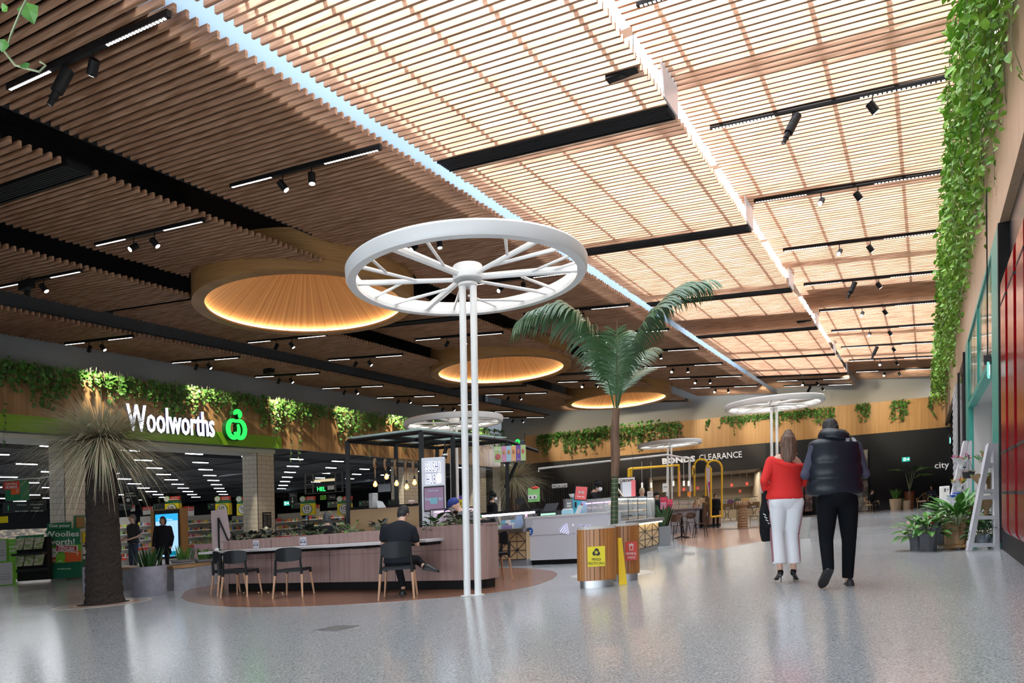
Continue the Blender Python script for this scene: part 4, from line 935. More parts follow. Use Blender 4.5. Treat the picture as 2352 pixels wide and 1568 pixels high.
for r_c, z, y in ((.125, 1.635, .03), (.13, 1.665, .05), (.11, 1.695, .075)): b.tube([V(-.015+r_c*math.cos(a*.35), y+r_c*.85*math.sin(a*.35), z+.012*math.sin(a*.7)) for a in range(18)], .038, 8, closed=True)
b.ell(V(-.01, -.04, 1.65), (.12, .06, .06)); remesh(b.build('hood', puffer, t, slope=False), .014, 2)
b = MB()  # chest emblem: three nested quarter arcs and three short lines
for k in range(3):
    r0_, r1_ = .012+.013*k, .020+.013*k; pts = [(r1_*math.cos(a*math.pi/16), r1_*math.sin(a*math.pi/16)) for a in range(9)]+[(r0_*math.cos(a*math.pi/16), r0_*math.sin(a*math.pi/16)) for a in range(8, -1, -1)]
    b.xprism([(x+.02, z) for x, z in pts], 0, .004)
for k in range(3): b.box(-.045, -.008, 0, .004, .004+.013*k, .009+.013*k)
o = b.build('emblem', mat('emblem grey', (.6, .62, .65), .5), t, slope=False); o.location = (.09, -.142, 1.572); o.rotation_euler = (-.1, 0, .12)
# woman
pw_ = G(1806, 1337); pw_.z = K*pw_.x
t, J, Mh, hd = person('woman walking away in an off-shoulder red sweater, white trousers and black high heels', pw_, .0,
    pose(STAND, pelvis=(-.01, 0, 1.02), chest=(0, 0, 1.33), neck=(.03, .02, 1.535), head=(.045, .05, 1.675), shL=(-.155, 0, 1.46), shR=(.155, 0, 1.42), elL=(-.265, -.05, 1.22), elR=(.235, .05, 1.20),
         wrL=(-.17, .17, 1.10), wrR=(.165, .16, 1.50), hipL=(-.105, 0, .97), hipR=(.095, 0, .97), knL=(-.10, .02, .58), knR=(.085, .05, .57), anL=(-.085, -.03, .17), anR=(.10, .03, .17), toeL=(-.08, .11, .03), toeR=(.17, .13, .03)),
    dict(pants=whitecl, pw=1.2, phem=.86, cuff=.068, glute=1, top=None, hair=('brown', (.16, .085, .05), 'short'), face=(.25, 1, -.1), shoes=None, feet=False), .0115, 1.0)
b = MB(); R = []
for z, a, d, cx in ((1.0, .222, .168, -.015), (1.04, .222, .165, -.012), (1.12, .195, .145, -.005), (1.22, .182, .13, 0), (1.32, .195, .13, .002), (1.39, .205, .135, .0), (1.43, .208, .13, .0), (1.455, .19, .12, -.01)):
    tl = 0
    R.append([V(cx+a*math.cos(k*math.pi/12), d*math.sin(k*math.pi/12), z+(.05*(-math.cos(k*math.pi/12)) if z > 1.4 else 0)) for k in range(24)])
b.rings(R); chain(b, [V(-.165, 0, 1.455), V(-.27, -.05, 1.22), V(-.215, .08, 1.13)], [.068, .052, .044]); chain(b, [V(.195, .0, 1.36), V(.24, .05, 1.20), V(.20, .12, 1.33)], [.06, .055, .045])
remesh(b.build('sweater', redkn, t, slope=False), .011, 3)
b = MB().tube([V(-.20+.01, 0, 1.47)+V(.40*k/10, -.115*math.sin(k/10*math.pi)-.02, -.085*math.sin(k/10*math.pi*.75)-.0) for k in range(11)], [.022, .03, .034, .036, .036, .036, .035, .034, .032, .03, .022], 10); remesh(b.build('folded_collar', redkn, t, slope=False), .011, 2)
b = MB(); hm = mat('long brown hair', (.075, .035, .02), .55, noise=((.22, .12, .075), (70, 70, 4), .42, .66))
b.tube([V(.035, .0, 1.80), V(.02, -.06, 1.80), V(.005, -.105, 1.72), V(-.005, -.115, 1.60), V(-.01, -.12, 1.50), V(-.02, -.125, 1.42)], [(.03, .03), (.045, .04), (.075, .04), (.095, .04), (.085, .032), (.03, .015)], 14)
b.tube([V(.03, -.03, 1.78), V(.03, -.085, 1.66), V(.035, -.11, 1.55), (V(.05, -.115, 1.46))], [(.07, .04), (.085, .04), (.07, .03), (.02, .012)], 12)
remesh(b.build('ponytail', hm, t, slope=False), .009, 2)
for s_, x0_ in (('L', -.085), ('R', .10)):
    an, to = J['an'+s_], J['toe'+s_]; b = MB(); he = an+(an-to).normalized()*.03; he.z = .11
    b.tube([he, he.lerp(to, .45)+V(0, 0, .0), to+V(0, 0, .0)], [(.033, .034), (.03, .022), (.03, .014)], 12); b.ell(to, (.03, .05, .014))
    b.tube([he+V(0, -.01, .01), V(he.x, he.y-.012, .0)], [.012, .005], 8); b.tube([an+V(0, -.01, -.02), he], [.035, .036], 10)
    remesh(b.build('high_heel', mat('black patent', (.01, .01, .01), .12), t, slope=False), .006, 1)
b = MB()
for s_, q_ in (('L', -1), ('R', 1)):
    hp, kn, an = J['hip'+s_], J['kn'+s_], J['an'+s_]; pts = [hp+V(q_*.112, -.02, .02), hp.lerp(kn, .5)+V(q_*.098, -.02, 0), kn+V(q_*.078, -.015, 0), kn.lerp(an, .8)+V(q_*.078, -.01, 0)]
    b.tube(pts, [(.012, .022)]*4, 6)
b.build('side_stripe', mat('stripe mauve', (.35, .16, .18), .7), po_, slope=False)
# jacket she carries
tj = T('carried_jacket', 'black jacket with white sleeve lettering hanging from the arm of the woman in red', 'jacket', pw_+V(-.20, .05, 0))
b = MB(); b.tube([V(.0, .02, 1.13), V(-.01, 0, 1.02), V(-.03, -.02, .85), V(-.015, 0, .62), V(.0, .02, .50)], [(.03, .03), (.05, .06), (.075, .07), (.085, .06), (.07, .045)], 12)
b.tube([V(-.02, -.02, .98), V(-.055, -.05, .85), V(-.075, -.06, .74), V(-.02, -.1, .66)], [.04, .055, .05, .04], 10); remesh(b.build('coat_body', blackcl, tj, slope=False), .012, 3)
for k in range(4): MB().tube([V(-.09+.014*k, -.108+.0*k, .83-.035*k), V(-.06+.014*k, -.118, .81-.035*k)], .006, 5).build('white_mark', WHT, tj, slope=False)
th = T('handbag', 'small pale clutch bag under the left arm of the woman in red', 'bag', pw_+V(-.20, .12, 0))
MB().box(-.06, .05, -.02, .03, 1.08, 1.24, Matrix.Rotation(.2, 4, 'Y')).build('body', mat('pale leather', (.5, .45, .43), .5), th, bevel=.01, slope=False).location = (-.22, 0, .02)
# phones they look at
# seated and standing people in the background
def at(px, py, h=0): p = G(px, py, h); return p
p = G(915, 1372); p.z = K*p.x
SITM = pose(SIT, pelvis=(0, 0, .54), chest=(.01, .12, .85), neck=(.03, .22, 1.05), head=(.05, .33, 1.19), shL=(-.195, .15, .975), shR=(.20, .15, .955), elL=(-.24, .20, .75), elR=(.26, .18, .74), wrL=(-.08, .42, .84), wrR=(.12, .40, .84),
            knL=(-.08, .42, .54), anL=(.03, .34, .12), toeL=(.0, .42, .035), knR=(.24, .33, .52), anR=(.33, .22, .44), toeR=(.43, .16, .42))
seat_rz = .03
tblk = mat('charcoal tee', (.018, .02, .025), .9, spec=.12, bump=.6, bscale=7)
t, J, Mh, hd = person('man in a charcoal t-shirt hunched over the bench counter, seen from behind', p, seat_rz, SITM,
    dict(pants=blackcl, pw=1.0, cuff=.05, top=tblk, topname='t_shirt', sleeve=.62, slack=.018, w=1.08, hem=-.05, hair=('black thick', (.012, .011, .012), 'short'), face=(.35, .75, -.55), shoes=mat('black boot', (.012, .012, .013), .4), feetpts={'L': ((.03, .27, .0), (.0, .53, .0), (0, 0, 1)), 'R': ((.33, .20, .38), (.57, .16, .34), (.1, 0, 1))}), .0125)
def sitter(label, loc, rz, spec, J=SIT, vox=.02, H=1.0): return person(label, loc, rz, J, spec, vox, H)
q = Vector((D(755, 1200, 14.2).x, 14.2, 0)); q.z = K*q.x
sitter('grey-haired person in a dark jacket seated behind the pink bench counter', q, .5, dict(pants=blackcl, top=blackcl, topname='jacket', sleeve=2, slack=.03, w=1.15, hair=('dark grey', (.05, .05, .052), 'short')), H=1.05)
q = Vector((D(1083, 1200, 12.6).x, 12.6, 0)); q.z = K*q.x
sitter('man in a grey shirt and blue cap bent forward behind the twin poles', q, 1.35, dict(pants=blackcl, top=mat('grey tee', (.16, .16, .18), .8), sleeve=.7, slack=.015, cap=mat('blue cap', (.02, .04, .22), .7), brim=1, specs=1, face=(0, .8, -.6)), J=pose(SIT, head=(0, .27, 1.13), neck=(0, .16, 1.03), chest=(0, .08, .84)), H=1.14)
q = Vector((D(1118, 1230, 13.4).x, 13.4, 0)); q.z = K*q.x
sitter('person in black with a green cap sitting on the chair behind the counter end', q, .6, dict(pants=blackcl, top=blackcl, sleeve=.7, slack=.02, cap=mat('green cap', (.02, .22, .08), .7), face=(.2, .7, -.7)), J=pose(SIT, head=(0, .3, 1.02), neck=(0, .18, .98)), vox=.022)
def stander(label, px, py_head, y, rz, spec, ht=1.66, vox=.024, J=STAND):
    q = D(px, py_head, y); z = K*q.x; H = (q.z-z)/1.72
    return person(label, Vector((q.x, y, z)), rz, J, spec, vox, H)
stander('man in a black and red polo standing at the supermarket entrance', 305, 1183, 23.5, math.pi-.5, dict(pants=mat('dark jeans', (.025, .035, .06), .8), top=mat('black polo', (.015, .015, .017), .8), sleeve=.7, slack=.02, w=1.12, dp=1.25, hair=('short grey brown', (.10, .08, .07), 'short'), specs=1, skin=skin), J=pose(STAND, wrL=(-.08, .30, 1.02), wrR=(.1, .32, 1.05)))
stander('woman in a long black coat standing before the blue screen', 374, 1188, 22.5, math.pi+.15, dict(pants=blackcl, top=mat('black coat', (.011, .010, .014), .9, spec=.12), topname='coat', sleeve=2, slack=.035, hem=-.35, w=1.1, hair=('dark bob', (.02, .012, .01), 'bob'), skin=skin2))
stander('sushi worker in a black headscarf and white mask behind the long counter', 1130, 1133, 18.6, math.pi+1.9, dict(pants=blackcl, top=blackcl, sleeve=2, slack=.02, hair=('black', (.01, .01, .012), 'short'), cap=blackcl, knot=1, mask=1, face=(.0, 1, -.25)))
stander('worker in a black headscarf, glasses and mask behind the glass display', 1363, 1108, 17.4, math.pi+1.2, dict(pants=blackcl, top=blackcl, sleeve=2, slack=.02, hair=('black', (.01, .01, .012), 'short'), cap=blackcl, knot=1, mask=1, specs=1, face=(0, 1, -.35)), J=pose(STAND, head=(0, .10, 1.62), wrR=(.25, .45, 1.0), elR=(.28, .2, 1.15)))
stander('elderly person with fair hair in a grey-blue top behind the cake display', 1474, 1122, 20.5, math.pi+.3, dict(pants=navy, top=mat('grey blue top', (.22, .27, .30), .8), sleeve=2, slack=.02, hair=('fair', (.35, .27, .18), 'short'), face=(0, 1, -.3)))
stander('worker in black with a dark cap behind the pink signs', 1508, 1132, 22, math.pi+.3, dict(pants=blackcl, top=blackcl, sleeve=2, hair=('black', (.01, .01, .012), 'short'), cap=blackcl))
stander('worker with dark hair at the yellow arched kiosk', 1643, 1134, 33, math.pi, dict(pants=blackcl, top=blackcl, sleeve=2, hair=('black', (.01, .01, .012), 'bob')), vox=.03)
q = D(2000, 1176, 43.2); q.z = K*q.x
sitter('person in black resting in a cane armchair by the dark wall', q, math.pi+.3, dict(pants=blackcl, top=blackcl, sleeve=2, slack=.03, hair=('black', (.01, .01, .012), 'short')), vox=.03, J=pose(SIT, wrL=(-.3, .2, .7), wrR=(.3, .2, .7)))
q = D(2142, 1163, 43.0); q.z = K*q.x
sitter('person in dark clothes and white shoes seated near the city lettering', q, math.pi-.9, dict(pants=blackcl, top=navy, sleeve=2, slack=.03, hair=('black', (.01, .01, .012), 'bob'), shoes=WHT), vox=.03)
# ---------------------------------------------------------------- bench counter, chairs
pinkw = mat('pink laminate', (.42, .285, .255), .4, noise=((.35, .225, .20), (14, 14, .8), .35, .65))
A, rz, Wd = fr((513, 1357), (1108, 1353.5))
t = T('bench_counter', 'long pink timber bench counter with a pale shelf and planted top', 'counter', A, rz)
Hc = .97
def R2(b, x0, x1, y0, y1, z0, z1, rad=0):
    if not rad: return b.box(x0, x1, y0, y1, z0, z1)
    pts = [(x0, y0)]+[(x1-rad+rad*math.sin(a*math.pi/12), y0+rad-rad*math.cos(a*math.pi/12)) for a in range(7)]+[(x1, y1), (x0, y1)]
    return b.prism(pts, z0, z1)
R2(MB(), .03, Wd, 0, .42, .14, Hc-.03, .16).build('cabinet', pinkw, t)
R2(MB(), .08, Wd-.04, .06, .38, 0, .14, .12).build('kickboard', black, t)
b = MB(); b.box(0, Wd-.12, -.015, .04, Hc-.03, Hc)
b.box(0, Wd, .37, .43, Hc-.03, Hc); b.box(Wd-.16, Wd+.01, .12, .4, Hc-.03, Hc); b.build('planter_rim', pinkw, t)
b = MB()
for px in (519, 634, 762, 907, 1064):
    q = G(px, 1355, 0); d_ = math.hypot(q.x-A.x, q.y-A.y); b.box(d_-.004, d_+.004, -.003, .01, .14, Hc-.01)
b.box(.03, Wd-.25, -.003, .01, .60, .604)
b.build('panel_joints', INK, t)
MB().box(.05, Wd-.05, .03, .38, Hc-.06, Hc-.02).build('soil', mat('potting soil', (.03, .02, .015), .95), t)
xs = Wd*(1043-500)/(1112-500)
MB().box(-.15, xs, -.42, -.0, .745, .79).build('shelf', mat('pale shelf', (.66, .63, .64), .3), t, bevel=.006)
b = MB()
for k in range(9):
    x = .15+k*(xs-.5)/8; b.box(x, x+.30, -.36, -.02, .70, .745)
b.build('shelf_brackets', black, t)
def local(t_, x, y, z):  # point in a thing's frame with the floor's slope
    rz_ = RZ[t_.name]; X, Y = x*math.cos(rz_)-y*math.sin(rz_), x*math.sin(rz_)+y*math.cos(rz_)
    return Vector((t_.location.x+X, t_.location.y+Y, t_.location.z+z+K*X))
def xat(px): q = G(px, 1355, 0); return math.hypot(q.x-A.x, q.y-A.y)
for px, l in ((603, 'white distancing notice with arrows on the counter front, above the left chairs'), (707, 'white distancing notice with arrows on the counter front, above the middle chair')):
    x = xat(px)-.02; n_ = T('notice', l, 'notice', local(t, x, -.012, .80), rz, 'distancing notices on the bench counter')
    MB().box(-.085, .085, 0, .004, 0, .165).build('paper', mat('paper lilac', (.68, .66, .74), .6), n_)
    for s_ in (-1, 1): MB().ell((s_*.055, -.003, .07), (.012, .003, .014)).build('figure_head', INK, n_); MB().xprism([(s_*.055-.012, .035), (s_*.055+.012, .035), (s_*.055+.008, .058), (s_*.055-.008, .058)], -.004, 0).build('figure_body', INK, n_)
    MB().xprism([(-.038, .05), (-.022, .062), (-.022, .054), (.022, .054), (.022, .062), (.038, .05), (.022, .038), (.022, .046), (-.022, .046), (-.022, .038)], -.004, 0).build('arrow', INK, n_)
    txt('PLEASE KEEP YOUR DISTANCE', .12, .008, INK, n_, (0, -.002, .10)); txt('1.5m', .03, .010, INK, n_, (0, -.002, .075))
tissue = T('tissue', 'crumpled white tissue on the left end of the counter shelf', 'tissue', local(t, .12, -.2, .79), rz); b = MB(); r = random.Random(2)
b.ell((0, 0, .025), (.05, .035, .025)); b.v = [(x+r.uniform(-.01, .01), y+r.uniform(-.01, .01), z+r.uniform(-.005, .012)) for x, y, z in b.v]; b.build('paper', WHT, tissue)
for x, l in ((.35, 'flat crumpled wrapper on the counter shelf beside the tissue'), (.62, 'small dark wrapper further along the counter shelf')):
    w_ = T('wrapper', l, 'wrapper', local(t, x, -.22, .79), rz); b = MB(); b.ell((0, 0, .008), (.05, .03, .008)); b.v = [(x_+r.uniform(-.008, .008), y_+r.uniform(-.008, .008), max(0, z_)) for x_, y_, z_ in b.v]; b.build('paper', mat('brown wrap', (.25, .17, .12), .6), w_)
for ci, (px, py) in enumerate(((560, 1362), (594, 1361), (616, 1361), (648, 1361), (650, 1365))):
    c = T('crumb', 'pale food scrap on the timber floor, %s from the left' % nth(ci), 'food scrap', G(px, py, .004), 0, 'food scraps on the floor'); MB().ell((0, 0, .008), (.018, .012, .008), 6, 4).build('bit', mat('crumb', (.7, .55, .3), .7), c)
def bush(name, label, loc, n, L, wl, ww, m, seed, up=.6, stem=True, cat='plant', group=None, parent=None, spread=.05, hgt=0):
    r = random.Random(seed); t_ = parent or T(name, label, cat, loc, 0, group); b = MB(); st = MB()
    for i in range(n):
        az = r.uniform(0, 6.28); el = r.uniform(.0, 1.3)*up+.05; d = V(math.cos(az)*math.cos(el), math.sin(az)*math.cos(el), math.sin(el)); z0 = hgt*r.random()
        p0 = V(r.uniform(-1, 1)*spread, r.uniform(-1, 1)*spread, z0); p1 = p0+d*L*r.uniform(.5, 1)
        if stem: st.tube([p0, p0.lerp(p1, .5)+V(0, 0, .01), p1], .004, 4)
        nn = V(-d.x*.4+r.uniform(-.3, .3), -d.y*.4+r.uniform(-.3, .3), .9).normalized(); k = r.uniform(.7, 1.2); b.leaf(p1, (d+V(0, 0, -.35*r.random())), nn, wl*k, ww*k, .25)
    if stem: st.build('stems', stemg, t_, slope=False)
    b.build('leaves', m, t_, slope=False); return t_
def onctr(px, y=.2): return local(t, xat(px), y, Hc-.03)
P_ = [(541, 14, .10, .14, .09, leafk, 'dark leafy plant at the left end of the counter planter'), (575, 14, .10, .15, .09, leafk, 'low dark-leaved plant left of the cream rose'), (606, 16, .10, .15, .09, leafk, 'dark plant under the cream rose in the counter planter'),
      (663, 7, .16, .13, .035, leafd, 'thin spear-leaved plant right of the cream rose'), (697, 26, .18, .17, .11, leafk, 'large black-green rubber plant in the counter planter above the second notice'), (722, 9, .12, .1, .05, leafd, 'small green plant right of the large rubber plant'),
      (762, 12, .14, .12, .06, leafk, 'reddish dark plant in front of the grey-haired person'), (784, 9, .10, .08, .06, leafg, 'fresh green seedling at the kiosk post'), (797, 12, .22, .09, .05, leafg, 'tall light green plant climbing beside the kiosk post'),
      (854, 26, .15, .12, .05, leafk, 'bushy dark plant left of the hunched man'), (980, 12, .16, .15, .11, leafd, 'glossy round-leaved rubber plant below the sushi sign'), (1036, 30, .22, .16, .07, mat('purple leaf', (.07, .035, .03), .4, noise=((.03, .07, .03), 5, .4, .6)), 'purple-leaved plant beside the twin poles'), (1020, 6, .12, .12, .08, leafg, 'light green sprout between the rubber plant and the purple plant')]
for i, (px, n, L, wl, ww, m_, l) in enumerate(P_):
    bush('planter_plant', l, onctr(px), int(n*1.8), L, wl*.9, ww*1.25, m_, 20+i, .75, group='plants in the counter planter', hgt=.06)
ro = T('rose', 'single cream rose blooming in the counter planter', 'flower', onctr(606, .18)); MB().tube([(0, 0, 0), (.005, 0, .12), (0, 0, .2)], .004, 5).build('stem', stemg, ro)
b = MB(); b.ell((0, 0, .22), (.035, .035, .03))
for k in range(7): b.leaf(V(.01*math.cos(k), .01*math.sin(k), .2), V(math.cos(k*.9), math.sin(k*.9), .8), V(-math.cos(k*.9), -math.sin(k*.9), .5).normalized(), .05, .05, -.2)
b.build('petals', mat('cream petals', (.8, .72, .5), .6), ro)
for px, l in ((556, 'peach bloom among dark leaves left of the rose'), (588, 'pale pink bloom among dark leaves beside the rose')):
    ro = T('blossom', l, 'flower', onctr(px, .15)); b = MB()
    for k in range(9): b.leaf(V(0, 0, .1), V(math.cos(k*.7), math.sin(k*.7), .6), V(-math.cos(k*.7), -math.sin(k*.7), .5).normalized(), .07, .05, .1)
    b.build('petals', mat('peach petals', (.55, .33, .25), .6), ro); MB().tube([(0, 0, 0), (0, 0, .1)], .004, 5).build('stem', stemg, ro)
# chairs
blkp = mat('black chair plastic', (.013, .014, .016), .5, spec=.25); beech = mat('beech leg', (.52, .30, .18), .5)
def chair(label, loc, rz_, group='black chairs with beech legs at the bench counter'):
    t_ = T('dining_chair', label, 'chair', loc, rz_, group)
    b = MB(); pts = [(-.20, -.20), (.20, -.20), (.225, .17), (.20, .215), (-.20, .215), (-.225, .17)]; b.prism(pts, .435, .455); b.build('seat', blkp, t_, bevel=.006)
    b = MB(); R = []
    n = 8
    for k in range(n+1):
        x = -.215+.43*k/n; y = -.235-.03*math.cos((k/n-.5)*math.pi)+.05*abs(k/n-.5)*1.2; e = (1-abs(2*k/n-1)**3)
        zl, zh = .575+.03*(1-e), .80-.035*(1-e)
        R.append([V(x, y-.009, zl), V(x, y+.009, zl), V(x, y+.009, zh), V(x, y-.009, zh)])
    b.rings(R); b.build('backrest', blkp, t_, smooth='auto')
    for s_ in (-1, 1):
        MB().tube([(s_*.20, -.235, .62), (s_*.212, -.222, .46), (s_*.218, -.222, .36)], [(.014, .022), (.018, .026), (.022, .022)], 10).build('rear_post', blkp, t_)
        MB().tube([(s_*.218, -.222, .37), (s_*.245, -.265, .0)], [.021, .014], 12).build('leg', beech, t_, smooth='auto')
        MB().tube([(s_*.19, .19, .45), (s_*.20, .20, .37)], .023, 10).build('leg_socket', blkp, t_); MB().tube([(s_*.20, .20, .38), (s_*.235, .255, 0)], [.020, .014], 12).build('leg', beech, t_, smooth='auto')
        MB().box(s_*.21-.012, s_*.21+.012, -.21, .19, .41, .437).build('side_rail', blkp, t_)
    MB().box(-.21, .21, -.225, -.2, .405, .437).build('rear_rail', blkp, t_)
    return t_
def cpos(px, py): q = G(px, py); q.z = K*q.x; return q
chair('black chair with beech legs, front one of the pair at the left counter end', cpos(556, 1368), -.16)
chair('black chair with beech legs, turned side-on behind its neighbour at the counter end', cpos(527, 1364), -.95)
chair('empty black chair with beech legs below the second distancing notice', cpos(676, 1369), -.1)
chair('black chair with beech legs under the hunched man', cpos(916, 1372), .03)
chair('black chair with beech legs at the right end behind the counter', cpos(1132, 1331), 1.9)
# menu board on its black easel
q = G(505, 1345); mt_ = T('menu_board', 'blank pink-grey board leaning on a black easel at the left counter end', 'board', V(q.x, q.y+.3, K*q.x), .1)
s_ = (q.y+.3)/1655
MB().hexa([(-.26, 0, .78), (.16, 0, .80), (.16, .03, .80), (-.26, .03, .78)], [(-.34, .2, 1.67), (.0, .2, 1.70), (.0, .23, 1.70), (-.34, .23, 1.67)]).build('panel', mat('pink board', (.42, .33, .32), .5), mt_)
b = MB().tube([(-.11, -.02, .7), (-.16, .12, 1.5)], .02, 6).tube([(-.16, .12, 1.5), (.14, -.02, .84)], .018, 6).tube([(-.11, .0, 0), (-.11, 0, .75)], .022, 6).tube([(.14, .3, 0), (.1, .2, .9)], .02, 6).tube([(-.14, .1, 1.3), (-.2, .5, 0)], .02, 6); b.build('easel', black, mt_)
# ---------------------------------------------------------------- concrete bench, planters
conc = mat('concrete', (.34, .34, .37), .75, noise=((.26, .26, .29), 5, .35, .65)); oak = mat('oak top', (.34, .20, .09), .5)
t = T('curved_bench', 'curved pale concrete bench with timber seat edge behind the grass tree', 'bench', (0, 0, 0))
edge = [(232, 1352), (275, 1353), (340, 1357), (400, 1356), (450, 1350), (500, 1341), (540, 1328)]
P0 = [G(*e) for e in edge]; dirb = V(-.25, 1, 0).normalized()
b = MB(); b2 = MB()
for i in range(len(P0)-1):
    a, c = P0[i], P0[i+1]; o_ = dirb*.8
    b.hexa([a, c, c+o_, a+o_], [p_+V(0, 0, .46) for p_ in (a, c, c+o_, a+o_)])
    f_ = V(0, -.03, 0); b2.hexa([p_+V(0, 0, .46) for p_ in (a+f_, c+f_, c+o_, a+o_)], [p_+V(0, 0, .52) for p_ in (a+f_, c+f_, c+o_, a+o_)])
b.build('base', conc, t, slope=False); b2.build('seat', oak, t, slope=False)
def tubpot(label, px0, px1, pybot, pytop, m_, y=None, onfloor=0, name='concrete_planter', taper=.97, rim=1.0):
    q = G((px0+px1)/2, pybot); y = q.y if y is None else y; q = D((px0+px1)/2, pybot, y)
    if onfloor: q.z = K*q.x
    r_p = (px1-px0)/2*y/1655.; h_p = hz(q, pytop)
    t_ = T(name, label, 'planter', V(q.x, y+r_p*.0, q.z)); MB().lathe([(r_p*taper*.98, 0), (r_p*taper, .01), (r_p, h_p), (r_p*.9, h_p), (r_p*.88, h_p-.05), (.01, h_p-.05)], 36).build('pot', m_, t_, smooth='auto')
    MB().lathe([(r_p*.88, h_p-.06), (r_p*.87, h_p-.03)], 24).build('soil', mat('potting soil', (.03, .02, .015), .95), t_); return t_, q, r_p, h_p
def spiky(t_, z, n, L, w_, m_, seed, rad=.08, up=1.0):
    r = random.Random(seed); b = MB()
    for i in range(n):
        az = r.uniform(0, 6.28); p0 = V(math.cos(az), math.sin(az), 0)*rad*r.random()+V(0, 0, z); d = V(math.cos(az)*.35, math.sin(az)*.35, up).normalized(); sd = V(-math.sin(az), math.cos(az), 0); ln = L*r.uniform(.6, 1)
        q_ = [p0, p0+d*ln*.4, p0+d*ln*.75+V(0, 0, 0), p0+d*ln]; ws = [w_*.6, w_, w_*.7, .002]
        for k in range(3): b.add([q_[k]-sd*ws[k], q_[k]+sd*ws[k], q_[k+1]+sd*ws[k+1], q_[k+1]-sd*ws[k+1]], [(0, 1, 2, 3)])
    b.build('leaves', m_, t_, slope=False)
t_, q, r_p, h_p = tubpot('round grey concrete planter standing in front of the curved bench', 306, 381, 1367, 1300, mat('concrete lilac', (.33, .31, .36), .75, noise=((.25, .24, .28), 7, .35, .65)))
spiky(t_, h_p-.05, 22, .52, .03, leafd, 1, r_p*.6); bush('', '', None, 14, .2, .1, .04, leafg, 3, parent=t_, spread=r_p*.5, hgt=0) if 0 else None
t_, q, r_p, h_p = tubpot('narrow lilac concrete planter half hidden left of the palm trunk', 192, 222, 1361, 1301, mat('concrete lilac', (.33, .31, .36), .75), y=15.2); spiky(t_, h_p-.05, 12, .3, .025, leafd, 2, r_p*.6)
for a in ((392, 448, 1292, 1284, 15.9, 'wide shallow grey bowl with upright leaves on the bench below the blue screen', 24, .42), (447, 497, 1291, 1283, 16.3, 'wide shallow grey bowl on the bench beside the menu board', 18, .35)):
    t_, q, r_p, h_p = tubpot(a[5], a[0], a[1], a[2], a[3], conc, y=a[4], name='bowl_planter', taper=.8); spiky(t_, h_p-.05, a[6], a[7], .028, leafg, int(a[0]), r_p*.8)
# planted pink box beyond
t, wd, ht = board('planter_box', 'pink box planter with trailing leaves behind the bench bowls', 'planter', 446, 1250, 498, 1280, 18.5, mat('pink box', (.5, .3, .32), .5), th=.5)
bush('', '', None, 40, .25, .12, .07, leafg, 8, parent=t, spread=.25, hgt=.0)
for o in CH_MAP[t.name][-2:]: o.location = (wd/2, .25, ht)
# screen kiosk in timber frame
y = 24; t, wd, ht = board('screen_kiosk', 'tall timber-framed kiosk with a bright blue screen behind the woman in black', 'kiosk', 348, 1171, 418, 1286, y, mat('kiosk timber', (.40, .22, .08), .5), th=.5)
MB().box(wd*.12, wd*.95, -.02, 0, .02, ht*.98).build('bezel', INK, t)
sm = mat('screen blue', (.0, .0, .0), .3, em=(.12, .42, .95), es=1.6)
MB().box(wd*.17, wd*.9, -.03, -.018, ht*.05, ht*.9).build('screen', emat('screen pale blue', (.35, .60, 1), 1.3), t); MB().box(wd*.17, wd*.9, -.036, -.028, ht*.76, ht*.9).build('screen_header', emat('screen cyan', (.03, .42, .85), 1.2), t)
txt('Glutan Free', wd*.45, ht*.035, emat('screen text', (.8, .9, 1), 1.2), t, (wd*.5, -.04, ht*.81))
MB().box(wd*.55, wd*.88, -.04, -.03, ht*.06, ht*.15).build('screen_picture', emat('screen teal', (.0, .25, .4), 1), t)
# left foreground supermarket displays
y = 27; t, wd, ht = board('leaflet_stand', 'black stepped stand of recipe leaflets beside the basket sign', 'stand', 40, 1237, 110, 1335, 24.6, black, th=.25)
for k in range(2):
    for j in range(3):
        x = wd*(.06+.32*j); z = ht*(.80-.38*k); MB().hexa([(x, -.25, z-.1), (x+wd*.26, -.25, z-.1), (x+wd*.26, -.2, z-.1), (x, -.2, z-.1)], [(x-.02, -.1, z+ht*.2), (x+wd*.26, -.1, z+ht*.2), (x+wd*.26, -.05, z+ht*.2), (x-.02, -.05, z+ht*.2)]).build('leaflet_block', mat('leaflet', (.20, .30, .10), .6, noise=((.55, .5, .42), (5, 5, 14), .42, .6)), t)
    MB().box(0, wd, -.28, 0, ht*(.68-.38*k)-.12, ht*(.68-.38*k)-.04).build('step', INK, t)
MB().box(wd*.02, wd*.9, -.05, 0, ht*.98, ht*1.06).build('header', GRN, t); txt('Get your Woolies worth!', wd*.75, ht*.035, mat('pale green text', (.5, .75, .5), .5), t, (wd*.5, -.06, ht*1.02))
y = 25.3; t, wd, ht = board('basket_display', 'green cut-out basket sign advertising prices beside the tiled column', 'sign', 112, 1290, 186, 1330, y, mat('basket green', (.01, .13, .07), .5), th=.5)
s = y/1655.
def pan(x0, y0, x1, y1, m_, nm, yy=-.05, rot=0):
    X0, X1, Z0, Z1 = (x0-112)*s, (x1-112)*s, (1330-y1)*s, (1330-y0)*s; c = V((X0+X1)/2, 0, (Z0+Z1)/2)
    o = MB().box(X0-c.x, X1-c.x, 0, .04, Z0-c.z, Z1-c.z).build(nm, m_, t); o.location = (c.x, yy, c.z); o.rotation_euler = (0, rot, 0); return o
